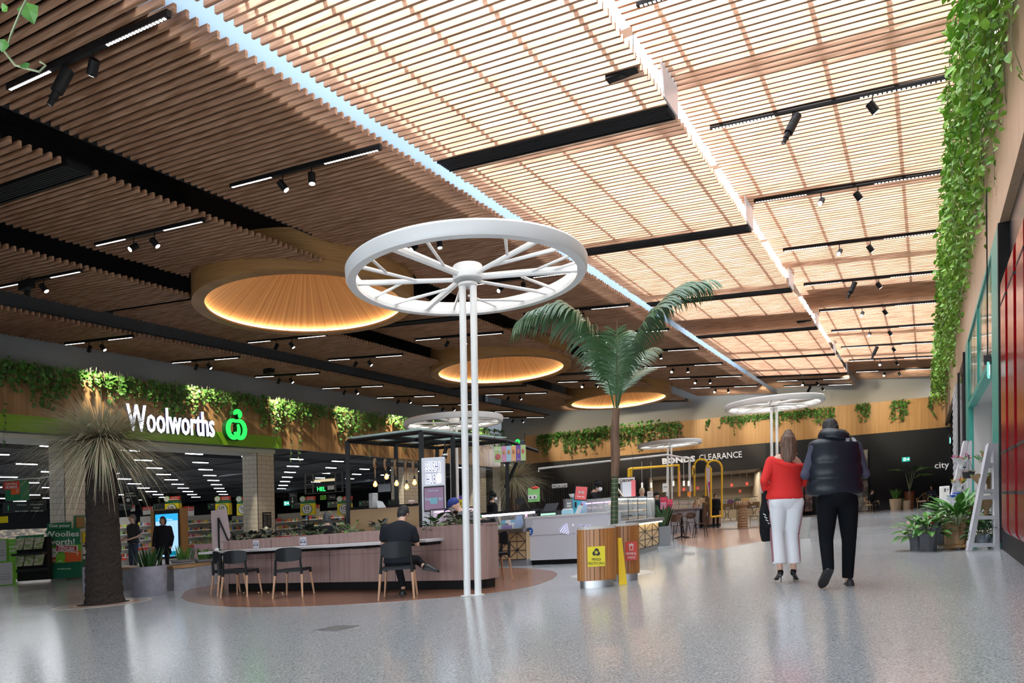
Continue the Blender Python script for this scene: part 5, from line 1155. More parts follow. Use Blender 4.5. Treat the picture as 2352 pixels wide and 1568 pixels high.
pan(113, 1200, 168, 1217, GRN, 'top_panel'); pan(110, 1215, 187, 1252, GRN, 'middle_panel'); pan(112, 1248, 188, 1292, LGRN, 'lime_panel', -.02); pan(152, 1266, 189, 1290, mat('orange red', (.75, .12, .03), .5), 'orange_panel', -.08); pan(115, 1278, 135, 1292, RED, 'low_price_tag', -.07)
pan(135, 1252, 183, 1268, WHT, 'dropped_border', -.10, .12); pan(136.5, 1253.5, 181.5, 1266.5, mat('sign crimson', (.45, .02, .03), .5), 'dropped_face', -.125, .12); pan(134, 1272, 154, 1292, LGRN, 'app_card', -.12, .1)
MB().xprism([((126-112)*s+11*s*math.cos(a*.3), (1330-1270)*s+11*s*math.sin(a*.3)) for a in range(21)], -.09, -.06).build('special_badge', WHT, t)
wt = lambda st_, px, py, w_, h_, yy, m_=WHT, rot=0, bold=.02: txt(st_, w_*s, h_*s, m_, t, ((px-112)*s, yy, (1330-py)*s), (math.pi/2, rot, 0), bold=bold)
wt('Get your', 142, 1208, 48, 9, -.06); wt('Woolies', 146, 1226, 80, 13, -.06); wt('worth!', 145, 1244, 62, 14, -.06); wt('PRICES', 160, 1258, 36, 6, -.13, rot=.12); wt('DROPPED', 160, 1264, 40, 5, -.13, rot=.12)
wt('special', 126, 1269, 17, 5, -.1, LGRN); wt('r', 184, 1273, 4, 7, -.09); wt('App', 144, 1288, 9, 4, -.13); wt('woolworths', 148, 1306, 32, 4, -.01, mat('pale green text', (.5, .75, .5), .5)); wt('ALWAYS', 124, 1287, 18, 5, -.09)
b = MB()
for k in range(18): b.box((116+3.6*k)*s, (117.6+3.6*k)*s, -.02, 0, .08, .24 if k % 2 else .18)
b.build('basket_slots', mat('slot dark', (.004, .04, .02), .6), t)
for a in ((-4, 1238, 17, 1291, 25, 'upper white panel with a lime border at the far left edge'), (-4, 1290, 32, 1346, 24, 'lower white panel with a lime border at the far left edge'), (18, 1238, 40, 1332, 27, 'slim lime green banner beside the leaflet stand')):
    t, wd, ht = board('promo_board', a[5], 'board', a[0], a[1], a[2], a[3], a[4], LGRN, th=.1)
    if a[0] < 0:
        MB().box(0, wd*.93, -.02, 0, ht*.05, ht*.95).build('face', mat('panel white', (.5, .5, .52), .5), t)
        for k in range(3): txt('woolworths.com.au' if k == 0 else 'shop online today', wd*.6, ht*.025, INK, t, (wd*.5, -.03, ht*(.3+.1*k)))
    else: txt('Get your', wd*.5, ht*.03, WHT, t, (wd*.5, -.01, ht*.9)); txt('Woolies', wd*.85, ht*.06, WHT, t, (wd*.5, -.01, ht*.82), bold=.02); txt('worth!', wd*.7, ht*.06, WHT, t, (wd*.5, -.01, ht*.72), bold=.02)
# ---------------------------------------------------------------- black kiosk frame
y0 = 14.5
def K3(px, py, y=y0): return D(px, py, y)
t = T('kiosk_canopy', 'black steel kiosk frame with a glazed roof over the sushi counter', 'kiosk', (0, 0, 0)); RZ.pop(t.name)
c0, c1, c2 = K3(967, 992, 14.2), K3(798, 1013, 15.6), K3(1164, 1012, 16.8); cb = c1+(c2-c0)
def bar(a, c, r_b=.034): return MB().tube([a, c], r_b*1.25, 4).build('beam', black, t)
for a, c in ((c0, c1), (c0, c2), (c1, cb), (c2, cb), (c0+(c2-c0)*.33, c1+(c2-c0)*.33), (c0+(c2-c0)*.66, c1+(c2-c0)*.66), (c0.lerp(c1, .5), c2.lerp(cb, .5))): bar(a, c)
bar(c2, D(1236, 1036, 17.2))
for a, foot in ((c0, .0), (c1, 0), (c2, 0), (cb, 0), (c0.lerp(c2, .33), 0), (c1.lerp(cb, .5), 0)):
    f_ = V(a.x, a.y, K*a.x); MB().box(-.045, .045, -.045, .045, 0, a.z-f_.z).build('post', black, t, loc=f_)
for a, c in ((D(1026, 1000+25, 15.2), D(1002, 1100, 15.4)), (D(1187, 1062, 17.), D(1160, 1120, 17.))): bar(a, c, .03)
q_ = [c0, c2, cb, c1]; MB().hexa([p_+V(0, 0, .07) for p_ in q_], [p_+V(0, 0, .085) for p_ in q_]).build('roof_glass', translucent('frosted glass', (.62, .72, .70)), t)
# back panel with rail
t = T('kiosk_partition', 'light plywood partition with a black top rail behind the hunched man', 'partition', (0, 0, 0))
a, c = D(805, 1224, 15.3), D(962, 1200, 14.5); a.z = K*a.x+.8; c.z = K*c.x+.8
ha, hc_ = hz(a, 1171), hz(c, 1161); ply = mat('plywood', (.50, .34, .19), .5)
MB().hexa([a, c, c+V(0, .06, 0), a+V(0, .06, 0)], [a+V(0, 0, ha), c+V(0, 0, hc_), c+V(0, .06, hc_), a+V(0, .06, ha)]).build('panel', ply, t, slope=False)
MB().hexa([a+V(0, -.05, ha), c+V(0, -.05, hc_), c+V(0, .3, hc_), a+V(0, .3, ha)], [a+V(0, -.05, ha+.05), c+V(0, -.05, hc_+.05), c+V(0, .3, hc_+.05), a+V(0, .3, ha+.05)]).build('top_rail', black, t, slope=False)
MB().hexa([V(a.x, a.y+.02, K*a.x), V(c.x, c.y+.02, K*c.x), V(c.x, c.y+.08, K*c.x), V(a.x, a.y+.08, K*a.x)], [a+V(0, .02, 0), c+V(0, .02, 0), c+V(0, .08, 0), a+V(0, .08, 0)]).build('lower_panel', charcoal, t, slope=False)
# pipe, rope rings and bulbs
pa, pc = D(803, 1061, 15.2), D(966, 1069, 14.9)
t = T('lamp_pipe', 'dark horizontal pipe carrying the rope-wrapped hanging bulbs', 'pipe', (0, 0, 0)); MB().tube([pa, pc], .045, 12).build('pipe', charcoal, t, slope=False)
rope = mat('rope', (.30, .19, .11), .9); wb = emat('filament glow', (1, .55, .22), 30)
for i, (px, py, pr) in enumerate(((862, 1112, 862), (888, 1095, 886), (911, 1110, 909), (934, 1118, 933), (952, 1108, 950))):
    f_ = (pr-803)/163.; p0 = pa.lerp(pc, f_); q = D(px, py, p0.y)
    tb = T('pendant_bulb', 'rope-hung glowing filament bulb, %s along the dark kiosk pipe from the left post' % ordn(i).replace('nearest', 'first'), 'lamp', p0, 0, 'rope-hung filament bulbs')
    MB().tube([V(.0, .085*math.cos(k*.5236), .085*math.sin(k*.5236)-.0) for k in range(12)], .028, 8, closed=True).build('rope_ring', rope, tb)
    L = p0.z-q.z; dx = q.x-p0.x; MB().tube([(0, 0, -.07), (dx*.5, 0, -L*.5), (dx, 0, -L+.13)], [.022, .014, .008], 6).build('cord', rope, tb)
    MB().tube([(dx, 0, -L+.14), (dx, 0, -L+.07)], .02, 8).build('socket', INK, tb)
    MB().lathe([(.018, .075), (.026, .05), (.05, .0), (.046, -.025), (.025, -.05), (.003, -.056)][::-1], 14, 0, 0).build('bulb_glass', mat('bulb glass', (1, .75, .5), .1, alpha=.35, em=(1, .5, .2), es=1.2), tb, smooth=True, loc=(dx, 0, -L))
    MB().lathe([(.006, -.03), (.016, -.01), (.016, .02), (.006, .04)], 8).build('filament', wb, CH_MAP[tb.name][-1])
# sign tower
y = 14.0; A_ = D(970, 1206, y); wd = 53*y/1655; A_.z = K*A_.x+.72
t = T('sign_tower', 'white upright sign tower with blue sushi lettering and a small screen', 'sign', A_); ht = hz(A_, 1052)
MB().box(0, wd, 0, .22, -.7, ht).build('tower', mat('sign tower white', (.72, .74, .80), .4), t, bevel=.01)
blu = mat('sign navy', (.03, .02, .22), .4); halo = emat('letter halo', (.93, .95, 1), 2.5)
for s1, zz in (('SUSHI', .895), ('HUB', .74)):
    wl_ = wd*(.60 if s1 == 'SUSHI' else .42); xx = wd*(.5 if s1 == 'SUSHI' else .42)
    txt(s1, wl_+.015, ht*.115+.012, halo, t, (xx, -.006, ht*zz), bold=.03, name='letter_halo'); txt(s1, wl_, ht*.115, blu, t, (xx, -.022, ht*zz))
MB().xprism([(wd*.76+wd*.09*math.cos(a*.4), ht*.74+ht*.065*math.sin(a*.4)*(1 if a % 3 else .8)) for a in range(16)], -.015, 0).build('emblem', halo, t)
MB().box(wd*.10, wd*.98, -.05, 0, ht*.34, ht*.65).build('screen_bezel', INK, t); MB().box(wd*.13, wd*.95, -.055, -.045, ht*.36, ht*.63).build('screen', emat('screen plum', (.22, .13, .22), 1), CH_MAP[t.name][-1])
sc1 = emat('screen teal text', (.25, .5, .65), 1)
txt('warm up with', wd*.45, ht*.025, sc1, t, (wd*.5, -.06, ht*.60)); txt('free', wd*.24, ht*.035, sc1, t, (wd*.27, -.06, ht*.50)); txt('$1', wd*.15, ht*.035, sc1, t, (wd*.83, -.06, ht*.50))
for dx in (-.07, .07): MB().lathe([(.035, 0), (.05, .12)], 12).build('cup_picture', emat('cup teal', (.12, .3, .38), 1), t, loc=(wd*(.53+dx), -.06, ht*.44)).scale = (1, .1, 1)
# dome camera next to the tower
t = T('dome_camera', 'small black dome camera hanging beside the sushi tower', 'camera', D(1022, 1048, 14.3)); MB().ell((0, 0, 0), (.05, .05, .05)).build('dome', INK, t, smooth=True); MB().lathe([(.055, .02), (.055, .05)], 14).build('collar', WHT, t); MB().tube([(0, 0, .05), (0, 0, .3)], .012, 6).build('rod', black, t)
# things on the partition rail
def item(name, label, cat, px, py, y, dz=0): q = D(px, py, y); return T(name, label, cat, q)
sclear = mat('clear plastic', (.75, .78, .78), .25, alpha=.6)
t = item('container_stack', 'tall stack of clear takeaway containers on the partition rail', 'container', 858, 1166, 14.9)
for k in range(11): MB().lathe([(.085+.002*k, .028*k), (.10-.002*k, .028*k+.024)], 4).build('tub', sclear, t)
t = item('bag_stack', 'clear plastic bag leaning beside the takeaway containers', 'bag', 876, 1166, 14.7); b = MB().hexa([(-.08, 0, 0), (.1, 0, 0), (.08, .1, 0), (-.06, .1, 0)], [(-.1, 0, .16), (.02, 0, .13), (.02, .06, .13), (-.08, .06, .16)]); b.build('bag', sclear, t, bevel=.01)
t = item('roll_bundle', 'small pale bundle on the right of the partition rail', 'bundle', 945, 1158, 14.5); MB().ell((0, 0, .05), (.08, .05, .045)).build('bundle', mat('pale pink', (.6, .45, .4), .6), t, smooth=True)
t, wd, ht = board('wall_monitor', 'dark monitor hung behind the filament bulbs', 'monitor', 868, 1111, 899, 1131, 17, charcoal); MB().box(wd*.04, wd*.96, -.01, 0, ht*.06, ht*.94).build('screen', mat('screen dark', (.02, .02, .03), .15), t); MB().tube([(wd/2, .05, ht), (wd/2, .05, ht*3)], .02, 6).build('pole', black, t)
# banner over the far side
t, wd, ht = board('menu_banner', 'colourful hanging menu banner with five striped panels above the counter', 'banner', 1135, 1026, 1208, 1062, 16.2, mat('banner green', (.45, .62, .28), .5), th=.02)
for k, c in enumerate(((.62, .28, .45), (.35, .58, .68), (.75, .42, .18), (.16, .08, .35), (.45, .6, .25))):
    x = wd*(.24+.15*k); MB().box(x, x+wd*.15, -.006, 0, 0, ht).build('stripe_panel', mat('banner %d' % k, c, .5), t); MB().ell((x+wd*.075, -.01, ht*.6), (wd*.045, .008, ht*.16), 8, 6).build('food_picture', mat('banner food %d' % k, (.5, .3-.04*k, .12), .6), t); txt('FRESH', wd*.09, ht*.06, WHT, t, (x+wd*.075, -.012, ht*.2))
txt('NEW SHOW', wd*.18, ht*.14, WHT, t, (wd*.12, -.012, ht*.8), bold=.02); MB().ell((wd*.12, -.01, ht*.35), (wd*.09, .008, ht*.2), 10, 6).build('food_picture', mat('banner food red', (.5, .12, .12), .6), t)
for x in (.03, .97): MB().tube([(wd*x, 0, ht), (wd*x, 0, ht+.25)], .006, 4).build('wire', black, t)
# ---------------------------------------------------------------- sushi counters
def slantbox(name, label, cat, pl, pr, depth, h, m_, z0=0, group=None):
    A_, rz_, w_ = fr(pl, pr); t_ = T(name, label, cat, A_, rz_, group); MB().box(0, w_, 0, depth, z0, h).build('body', m_, t_); return t_, w_
whg = mat('white gloss panel', (.70, .70, .76), .22)
t, w_ = slantbox('white_counter', 'white sushi service counter with a lit blue logo behind the bins', 'counter', (1208, 1298), (1397, 1291), .8, 1.0, whg, .1)
MB().box(.06, w_-.06, .06, .75, 0, .1).build('kickboard', black, t); MB().box(-.02, w_+.02, -.02, .82, 1.0, 1.03).build('worktop', WHT, t)
hC = 1.03; fx = lambda px: (px-1208)/(1397-1208)*w_
b = MB(); b.box(0, w_, -.004, 0, .62, .624); b.build('panel_joint', INK, t)
halo2 = emat('logo halo', (.75, .75, 1), 1.1)
b = MB(); b2 = MB()
for k in range(5):
    r0_ = .05+.045*k; pts = [V(fx(1312)-r0_*math.cos(a*.15), 0, .60+r0_*math.sin(a*.15)) for a in range(2, 10)]
    for bb, y_, r_s in ((b, -.012, .010), (b2, -.004, .018)): bb.tube([p_+V(0, y_, 0) for p_ in pts], r_s, 6)
pts = [V(fx(1326)+.11*math.cos(a*.2-1.5), 0, .74+.11*math.sin(a*.2-1.5)) for a in range(0, 8)]
for bb, y_, r_s in ((b, -.012, .010), (b2, -.004, .018)): bb.tube([p_+V(0, y_, 0) for p_ in pts], r_s, 6); bb.ell((fx(1320), y_, .8), (r_s, r_s, r_s))
b.build('logo_lines', blu, t); b2.build('logo_halo', halo2, t)
for s1, zz, px in (('SUSHI', .80, 1345), ('HUB', .66, 1339)):
    wl_ = fx(1208+(25 if s1 == 'SUSHI' else 16)); txt(s1, wl_+.02, .11, halo2, t, (fx(px), -.006, zz), bold=.03, name='letter_halo'); txt(s1, wl_, .095, blu, t, (fx(px), -.018, zz))
MB().xprism([(fx(1219)+.075*math.cos(a*.3), .72+.085*math.sin(a*.3)) for a in range(21)], -.01, 0).build('round_sticker', mat('sticker blue', (.0, .12, .5), .4), t)
txt('COVID', .085, .03, WHT, t, (fx(1219), -.014, .74), bold=.02); txt('SAFE', .07, .03, WHT, t, (fx(1219), -.014, .70), bold=.02)
WCT = t
# latticed counters
plyb = mat('ply warm', (.62, .44, .24), .45)
def lattice(t_, x0, x1, z0, z1, nx, nz, seed):
    r = random.Random(seed); b = MB(); dx, dz = (x1-x0)/nx, (z1-z0)/nz
    def ln(a, c, w__=.008): b.tube([V(a[0], -.006, a[1]), V(c[0], -.006, c[1])], w__, 4)
    for i in range(nx+1): ln((x0+i*dx, z0), (x0+i*dx, z1))
    for j in range(nz+1): ln((x0, z0+j*dz), (x1, z0+j*dz))
    for i in range(nx):
        for j in range(nz):
            if (i+j) % 2: ln((x0+i*dx, z0+j*dz), (x0+(i+1)*dx, z0+(j+1)*dz))
            else: ln((x0+i*dx, z0+(j+1)*dz), (x0+(i+1)*dx, z0+j*dz))
            if r.random() < .35: cx, cz = x0+i*dx, z0+j*dz; b.xprism([(cx, cz), (cx+.06, cz), (cx, cz+.06)], -.012, 0)
    b.build('lattice_inlay', INK, t_)
t, w_ = slantbox('lattice_counter', 'plywood counter with black triangle lattice, left of the white counter', 'counter', (1110, 1301), (1209, 1299), .9, .78, plyb, .14)
MB().box(0, w_, .02, .9, 0, .14).build('kickboard', mat('grey kick', (.30, .31, .32), .5), t); lattice(t, 0, w_, .14, .72, 5, 3, 1); MB().box(-.05, w_, -.1, .95, .72, .80).build('worktop', steel, t)
LCT = t
MB().box(-.3, w_+.1, .15, .2, 1.10, 1.145).build('light_bar', emat('counter led', (.95, .88, 1), 6), t); MB().box(-.3, w_+.1, .1, .5, 1.145, 1.2).build('hood', charcoal, t); MB().box(-.3, w_+.1, .1, .11, .8, 1.1).build('sneeze_glass', glass, t)
t, w_ = slantbox('lattice_counter', 'lit plywood counter with black triangle lattice, right of the bins', 'counter', (1425, 1287), (1513, 1262), .5, .78, plyb, .14)
MB().box(0, w_-.02, .03, .5, 0, .14).build('kickboard', mat('grey kick', (.30, .31, .32), .5), t); lattice(t, 0, w_, .14, .70, 5, 3, 4); MB().box(.0, w_+.15, -.12, .55, .72, .80).build('worktop', steel, t)
MB().box(0, w_, -.1, -.08, .69, .715).build('under_light', emat('under light', (1, .82, .5), 10), t)
RCT = t
# glass food display
def vitrine(name, label, pl, pr, z0, z1, depth, nshelf, yoff, npane, foods, seed, led=None):
    A_, rz_, w_ = fr(pl, pr); t_ = T(name, label, 'display case', A_, rz_)
    f = MB(); dn = depth
    for i in range(npane+1):
        x = w_*i/npane; f.box(x-.008, x+.008, 0, .016, z0, z1)
    f.box(0, w_, 0, .016, z1-.012, z1); f.box(0, w_, dn-.016, dn, z1-.012, z1); f.box(0, w_, 0, dn, z0-.02, z0); f.build('frame', charcoal, t_)
    g_ = MB(); g_.box(0, w_, 0, .008, z0, z1); g_.box(0, .008, 0, dn, z0, z1); g_.box(w_-.008, w_, 0, dn, z0, z1); g_.box(0, w_, 0, dn, z1-.004, z1+.004); g_.build('glass', glass, t_)
    if led: MB().box(.05, w_-.05, .03, .06, z1-.05, z1-.03).build('light_strip', emat(*led), t_)
    for k in range(nshelf):
        z = z0+(z1-z0)*(k+.0)/nshelf; MB().box(.02, w_-.02, .05, dn-.05, z, z+.012).build('shelf', mat('tray pale', (.6, .6, .6), .35) if k == 0 else glass, t_)
        r = random.Random(seed+k); x = .08; num = 0
        while x < w_-.1:
            nm, c_, sz = r.choice(foods); o = T(nm, '%s, %s from the left on the %s tray of the %s' % (nm.replace('_', ' '), nth(num), ('bottom', 'middle', 'upper')[k], ' '.join(label.split()[:3])), nm.split('_')[-1], local(t_, x, .2, z+.012), rz_, nm.replace('_', ' ')+'s in the '+' '.join(label.split()[:4])); MB().ell((0, 0, sz*.5), (sz, sz*.8, sz*.5), 10, 6).build('food', mat('food '+nm, c_, .5), o, smooth=True)
            x += r.uniform(.11, .17); num += 1
    return t_, w_
vitrine('glass_display', 'glass sushi display with purple light above the white counter', (1306, 1285), (1418, 1282), .92, 1.28, .7, 2, 0, 4, [('sushi_roll', (.6, .35, .2), .045), ('rice_box', (.7, .68, .6), .05), ('salad_bowl', (.25, .4, .1), .045)], 3, ('purple led', (.85, .25, 1), 8))
vitrine('glass_display', 'cake display case with white light right of the palm trunk', (1421, 1284), (1506, 1261), .80, 1.32, .8, 3, 0, 4, [('pastry', (.6, .38, .18), .055), ('cream_cake', (.8, .7, .6), .05), ('sandwich', (.65, .5, .3), .05)], 8, ('white led', (1, .97, .9), 8))
vitrine('glass_display', 'long glass donut display beyond the pink signs', (1508, 1232), (1618, 1208), .95, 1.38, .8, 2, 0, 5, [('donut', (.5, .25, .12), .06), ('pink_donut', (.75, .3, .4), .06)], 12, None)
# counter under the donut display
t, w_ = slantbox('donut_counter', 'grey fronted counter under the far glass donut display', 'counter', (1500, 1236), (1618, 1210), .9, .93, conc, .0); MB().box(-.1, w_+.05, -.08, .95, .93, .97).build('worktop', steel, t)
for a in ((1517, 1142, 1532, 1170, 'pink donut price card left of its partner'), (1531, 1147, 1545, 1166, 'crimson donut price card beside the pink one'), (1320, 1115, 1347, 1146, None)):
    if a[4] is None: continue
    t, wd, ht = board('price_card', a[4], 'sign', a[0], a[1], a[2], a[3], 20.5, mat('donut pink', (.75, .04, .16), .5) if a[0] > 1520 else mat('card pale pink', (.75, .35, .45), .5), th=.02)
    MB().box(0, wd, -.01, 0, ht*.6, ht).build('header', mat('donut pink', (.75, .04, .16), .5), t)
    for k in range(3): txt('DONUTS', wd*.7, ht*.08, WHT if k == 2 else mat('magenta', (.5, .02, .3), .5), t, (wd/2, -.015, ht*(.15+.2*k)))
    txt('ENJOY', wd*.7, ht*.14, mat('donut orange', (.9, .3, .05), .5), t, (wd/2, -.015, ht*.8), bold=.02)
# counter-top items
t, wd, ht = board('menu_tablet', 'red menu card in a black stand in front of the masked worker', 'sign', 1320, 1116, 1346, 1146, 15.2, mat('menu red', (.70, .12, .12), .5), th=.03); MB().box(-.015, wd+.015, .01, .05, -.015, ht+.015).build('frame', INK, t)
t.rotation_euler = (-.1, .14, 0)
for k in (-1, 1): MB().ell((wd*(.5+.15*k), -.005, ht*.55), (wd*.13, .006, ht*.12), 10, 6).build('cup_picture', mat('cup grey', (.5, .35, .35), .5), t)
txt('free $1', wd*.6, ht*.12, WHT, t, (wd/2, -.006, ht*.25), bold=.02)
def sign(px0, py0, px1, py1, y, s1, label):
    t_, wd_, ht_ = board('hanging_sign', label, 'sign', px0, py0, px1, py1, y, mat('letterboard', (.62, .60, .56), .5), th=.03); txt(s1, wd_*.9, ht_*.62, INK, t_, (wd_/2, -.006, ht_/2), bold=.015); MB().box(-.01, wd_+.01, .0, .04, ht_, ht_+.015).build('rail', INK, t_)
    for x in (.1, .9): MB().tube([(wd_*x, .02, ht_), (wd_*x, .02, ht_+.6)], .004, 4).build('wire', charcoal, t_)
sign(1268, 1112, 1303, 1121, 18, 'PICK-UP', 'pale pick-up lettering sign above the blue drink machine'); sign(1421, 1098, 1458, 1110, 17, 'ORDER', 'pale order lettering sign right of the palm trunk')
def onwhite(px, y_, z=hC): return local(WCT, fx_w(px), y_, z)
fx_w = lambda px: (px-1208)/(1397-1208)*3.5 if 0 else (px-1208)/189.*(math.hypot(G(1397, 1291).x-G(1208, 1298).x, G(1397, 1291).y-G(1208, 1298).y))
t = T('cash_register', 'black touchscreen cash register on the white counter', 'register', onwhite(1256, .3), RZ[WCT.name]); MB().box(-.19, .19, -.15, .2, 0, .1).build('base', charcoal, t, bevel=.01)
MB().hexa([(-.15, -.12, .1), (.15, -.12, .1), (.15, -.08, .1), (-.15, -.08, .1)], [(-.15, .05, .26), (.15, .05, .26), (.15, .1, .26), (-.15, .1, .26)]).build('screen', INK, t, bevel=.006); MB().box(-.17, .17, -.165, -.15, .01, .05).build('display_strip', emat('display mint', (.5, 1, .7), 1.2), t)
t = T('card_terminal', 'small black payment terminal at the left of the white counter', 'terminal', onwhite(1226, .2), RZ[WCT.name]); MB().box(-.05, .05, -.08, .08, 0, .06).build('body', INK, t, bevel=.01); MB().ell((0, .05, .06), (.04, .03, .03)).build('head', charcoal, t, smooth=True)
t = T('drink_machine', 'blue and grey drink machine standing behind the white counter', 'machine', onwhite(1277, 1.1, .95), RZ[WCT.name]); MB().box(-.17, .0, -.1, .25, 0, .42).build('grey_side', mat('machine grey', (.22, .22, .24), .4), t, bevel=.01); MB().box(0, .2, -.12, .25, .02, .43).build('blue_body', mat('machine blue', (.08, .45, .62), .35), t, bevel=.02)
MB().box(.06, .1, -.14, -.12, .22, .34).build('lever_panel', INK, t); MB().box(.0, .2, -.2, -.1, 0, .1).build('drip_tray', mat('machine blue', (.08, .45, .62), .35), t, bevel=.01); MB().ell((.22, -.1, .28), (.025, .02, .025)).build('red_knob', RED, t, smooth=True)
for k in range(2): MB().box(-.14, -.04, -.104, -.1, .24+.06*k, .28+.06*k).build('label_plate', WHT, t)
t = T('tub', 'white plastic tub on top of the blue drink machine', 'tub', onwhite(1275, 1.15, 1.39), RZ[WCT.name]); MB().lathe([(.09, 0), (.13, .09), (.12, .09), (.085, .012)], 20).build('tub', WHT, t, smooth='auto')
t = T('steel_pot', 'steel pot beside the blue drink machine', 'pot', onwhite(1252, 1.3, .98), RZ[WCT.name]); MB().lathe([(.1, 0), (.11, .38), (.12, .4)], 20).build('pot', steel, t, smooth='auto')
t = T('cup_box', 'pale blue box of straws on the white counter', 'box', onwhite(1296, .3), RZ[WCT.name]); MB().box(-.12, .1, -.08, .08, 0, .09).build('box', mat('pale blue', (.35, .6, .72), .5), t, bevel=.008); MB().box(-.1, .08, -.06, .06, .09, .12).build('white_liner', WHT, t)
t = T('leaflet_holder', 'tilted clear leaflet holder on the white counter', 'holder', onwhite(1318, .3), RZ[WCT.name]); MB().hexa([(-.06, 0, 0), (.04, 0, 0), (.04, .06, 0), (-.06, .06, 0)], [(.0, .05, .18), (.1, .05, .15), (.1, .08, .15), (.0, .08, .18)]).build('holder', sclear, t)
t = T('hand_gel', 'pump bottle of clear sanitiser at the left end of the white counter', 'bottle', onwhite(1212, .2)+V(-.1, 0, -.0), 0); MB().lathe([(.03, 0), (.03, .1), (.012, .12), (.012, .15)], 12).build('bottle', mat('gel pink', (.7, .45, .6), .2), t, smooth='auto'); MB().box(-.03, .005, -.006, .006, .15, .165).build('pump', WHT, t)
t, wd, ht = board('promo_stand', 'green promotional card with gift picture and red top left of the drink machine', 'sign', 1213, 1121, 1240, 1153, 16.5, mat('promo green', (.25, .6, .18), .5), th=.02); MB().ell((wd*.6, 0, ht*1.0), (wd*.35, .02, ht*.11)).build('red_oval', RED, t); MB().box(wd*.0, wd*.75, -.012, 0, ht*.2, ht*.5).build('white_window', WHT, t)
for k in (.2, .55): MB().ell((wd*k, -.02, ht*.33), (wd*.07, .006, ht*.08), 8, 6).build('dog_picture', INK, t)
t, wd, ht = board('pizza_box_stack', 'white and red takeaway boxes below the order sign', 'box', 1430, 1107, 1460, 1141, 16.6, mat('box white', (.6, .63, .68), .5), th=.3); MB().box(wd*.68, wd*1.0, -.012, .3, 0, ht*1.08).build('red_side', mat('box coral', (.8, .18, .2), .5), t)
t = item('menu_easel', 'dark framed menu easel leaning right of the palm trunk', 'sign', 1430, 1141, 15.8); MB().hexa([(-.02, 0, 0), (.03, 0, 0), (.03, .02, 0), (-.02, .02, 0)], [(-.17, .1, .27), (-.12, .1, .27), (-.12, .12, .27), (-.17, .12, .27)]).build('frame', mat('easel frame', (.05, .03, .02), .5), t); MB().hexa([(.0, -.01, .01), (.03, -.01, .01), (.03, .0, .01), (.0, .0, .01)], [(-.14, .09, .26), (-.11, .09, .26), (-.11, .1, .26), (-.14, .1, .26)]).build('card', mat('cream card', (.6, .52, .38), .5), t)
# prep area items over the lattice counter
def onlat(px, y_, z=.8): return local(LCT, (px-1110)/99.*0.93, y_, z)
LW = math.hypot(G(1209, 1299).x-G(1110, 1301).x, G(1209, 1299).y-G(1110, 1301).y)
def onlat(px, y_, z=.8): return local(LCT, (px-1110)/99.*LW, y_, z)
for px, m_, l in ((1179, mat('mayo bottle', (.8, .76, .6), .4), 'white squeeze bottle behind the sneeze glass'), (1189, mat('sauce orange', (.8, .35, .08), .4), 'orange squeeze bottle behind the sneeze glass')):
    t = T('squeeze_bottle', l, 'bottle', onlat(px, .55, .80), 0, 'squeeze bottles'); MB().lathe([(.045, 0), (.05, .02), (.05, .11), (.02, .15), (.008, .2)], 14).build('bottle', m_, t, smooth='auto')
t = T('cleaning_cloth', 'light blue cloth hanging behind the lattice counter', 'cloth', onlat(1162, .5, .82), 0); MB().hexa([(-.12, 0, 0), (.12, 0, -.02), (.12, .03, -.02), (-.12, .03, 0)], [(-.06, 0, .26), (.07, 0, .26), (.07, .02, .26), (-.06, .02, .26)]).build('cloth', mat('blue cloth', (.25, .45, .75), .8), t)
for k, (px, m_, l) in enumerate(((1130, steel, 'steel tray stack on the lattice counter'), (1140, mat('violet box', (.15, .08, .4), .5), 'violet carton with fruit picture on the lattice counter'), (1122, mat('green tray', (.05, .3, .1), .5), 'green carton under the steel trays'), (1150, WHT, 'white bin on the lattice counter'))):
    t = T('food_tray', l, 'tray', onlat(px, .35+.05*k, .80), 0, 'trays and cartons'); MB().box(-.12, .12, -.08, .08, .0, .06+.02*k).build('tray', m_, t, bevel=.008); MB().box(-.11, .11, -.07, .07, .06+.02*k, .075+.02*k).build('lid', WHT if m_ is steel else m_, t)
t = T('paper_box', 'blue and white carton on the upper prep shelf', 'carton', onlat(1130, .6, .92), 0); MB().box(-.15, .15, 0, .2, 0, .08).build('carton', mat('carton blue', (.05, .4, .65), .5), t); MB().box(-.05, .06, -.005, 0, .0, .08).build('white_patch', WHT, t)
for px, l in ((1112, 'tilted black scale on the lattice counter left part'), (1196, 'grey curved lid of a food warmer')):
    t = T('counter_scale', l, 'scale', onlat(px, .3, .80), .2); MB().box(-.14, .14, -.1, .1, 0, .05).build('base', INK, t, bevel=.01); MB().hexa([(-.12, .0, .05), (.12, 0, .05), (.12, .08, .05), (-.12, .08, .05)], [(-.08, .08, .14), (.14, .08, .18), (.14, .1, .18), (-.08, .1, .14)]).build('cover', charcoal, t)
b = MB(); t = T('back_shelf', 'dark back shelf with food trays behind the sushi worker', 'shelf', onlat(1100, 1.6, 0), RZ[LCT.name]); MB().box(0, 1.7, 0, .5, 0, 1.0).build('cabinet', charcoal, t); MB().box(-.05, 1.75, -.05, .55, 1.0, 1.04).build('top', black, t)
for px, l in ((1192, 'black till screen on the back shelf right of the sushi worker'),):
    t = item('till_screen', l, 'monitor', px+2, 1157, 17.4); MB().box(-.11, .11, 0, .04, 0, .14).build('panel', INK, t); MB().box(-.03, .03, 0, .08, -.05, 0).build('stand', INK, t)
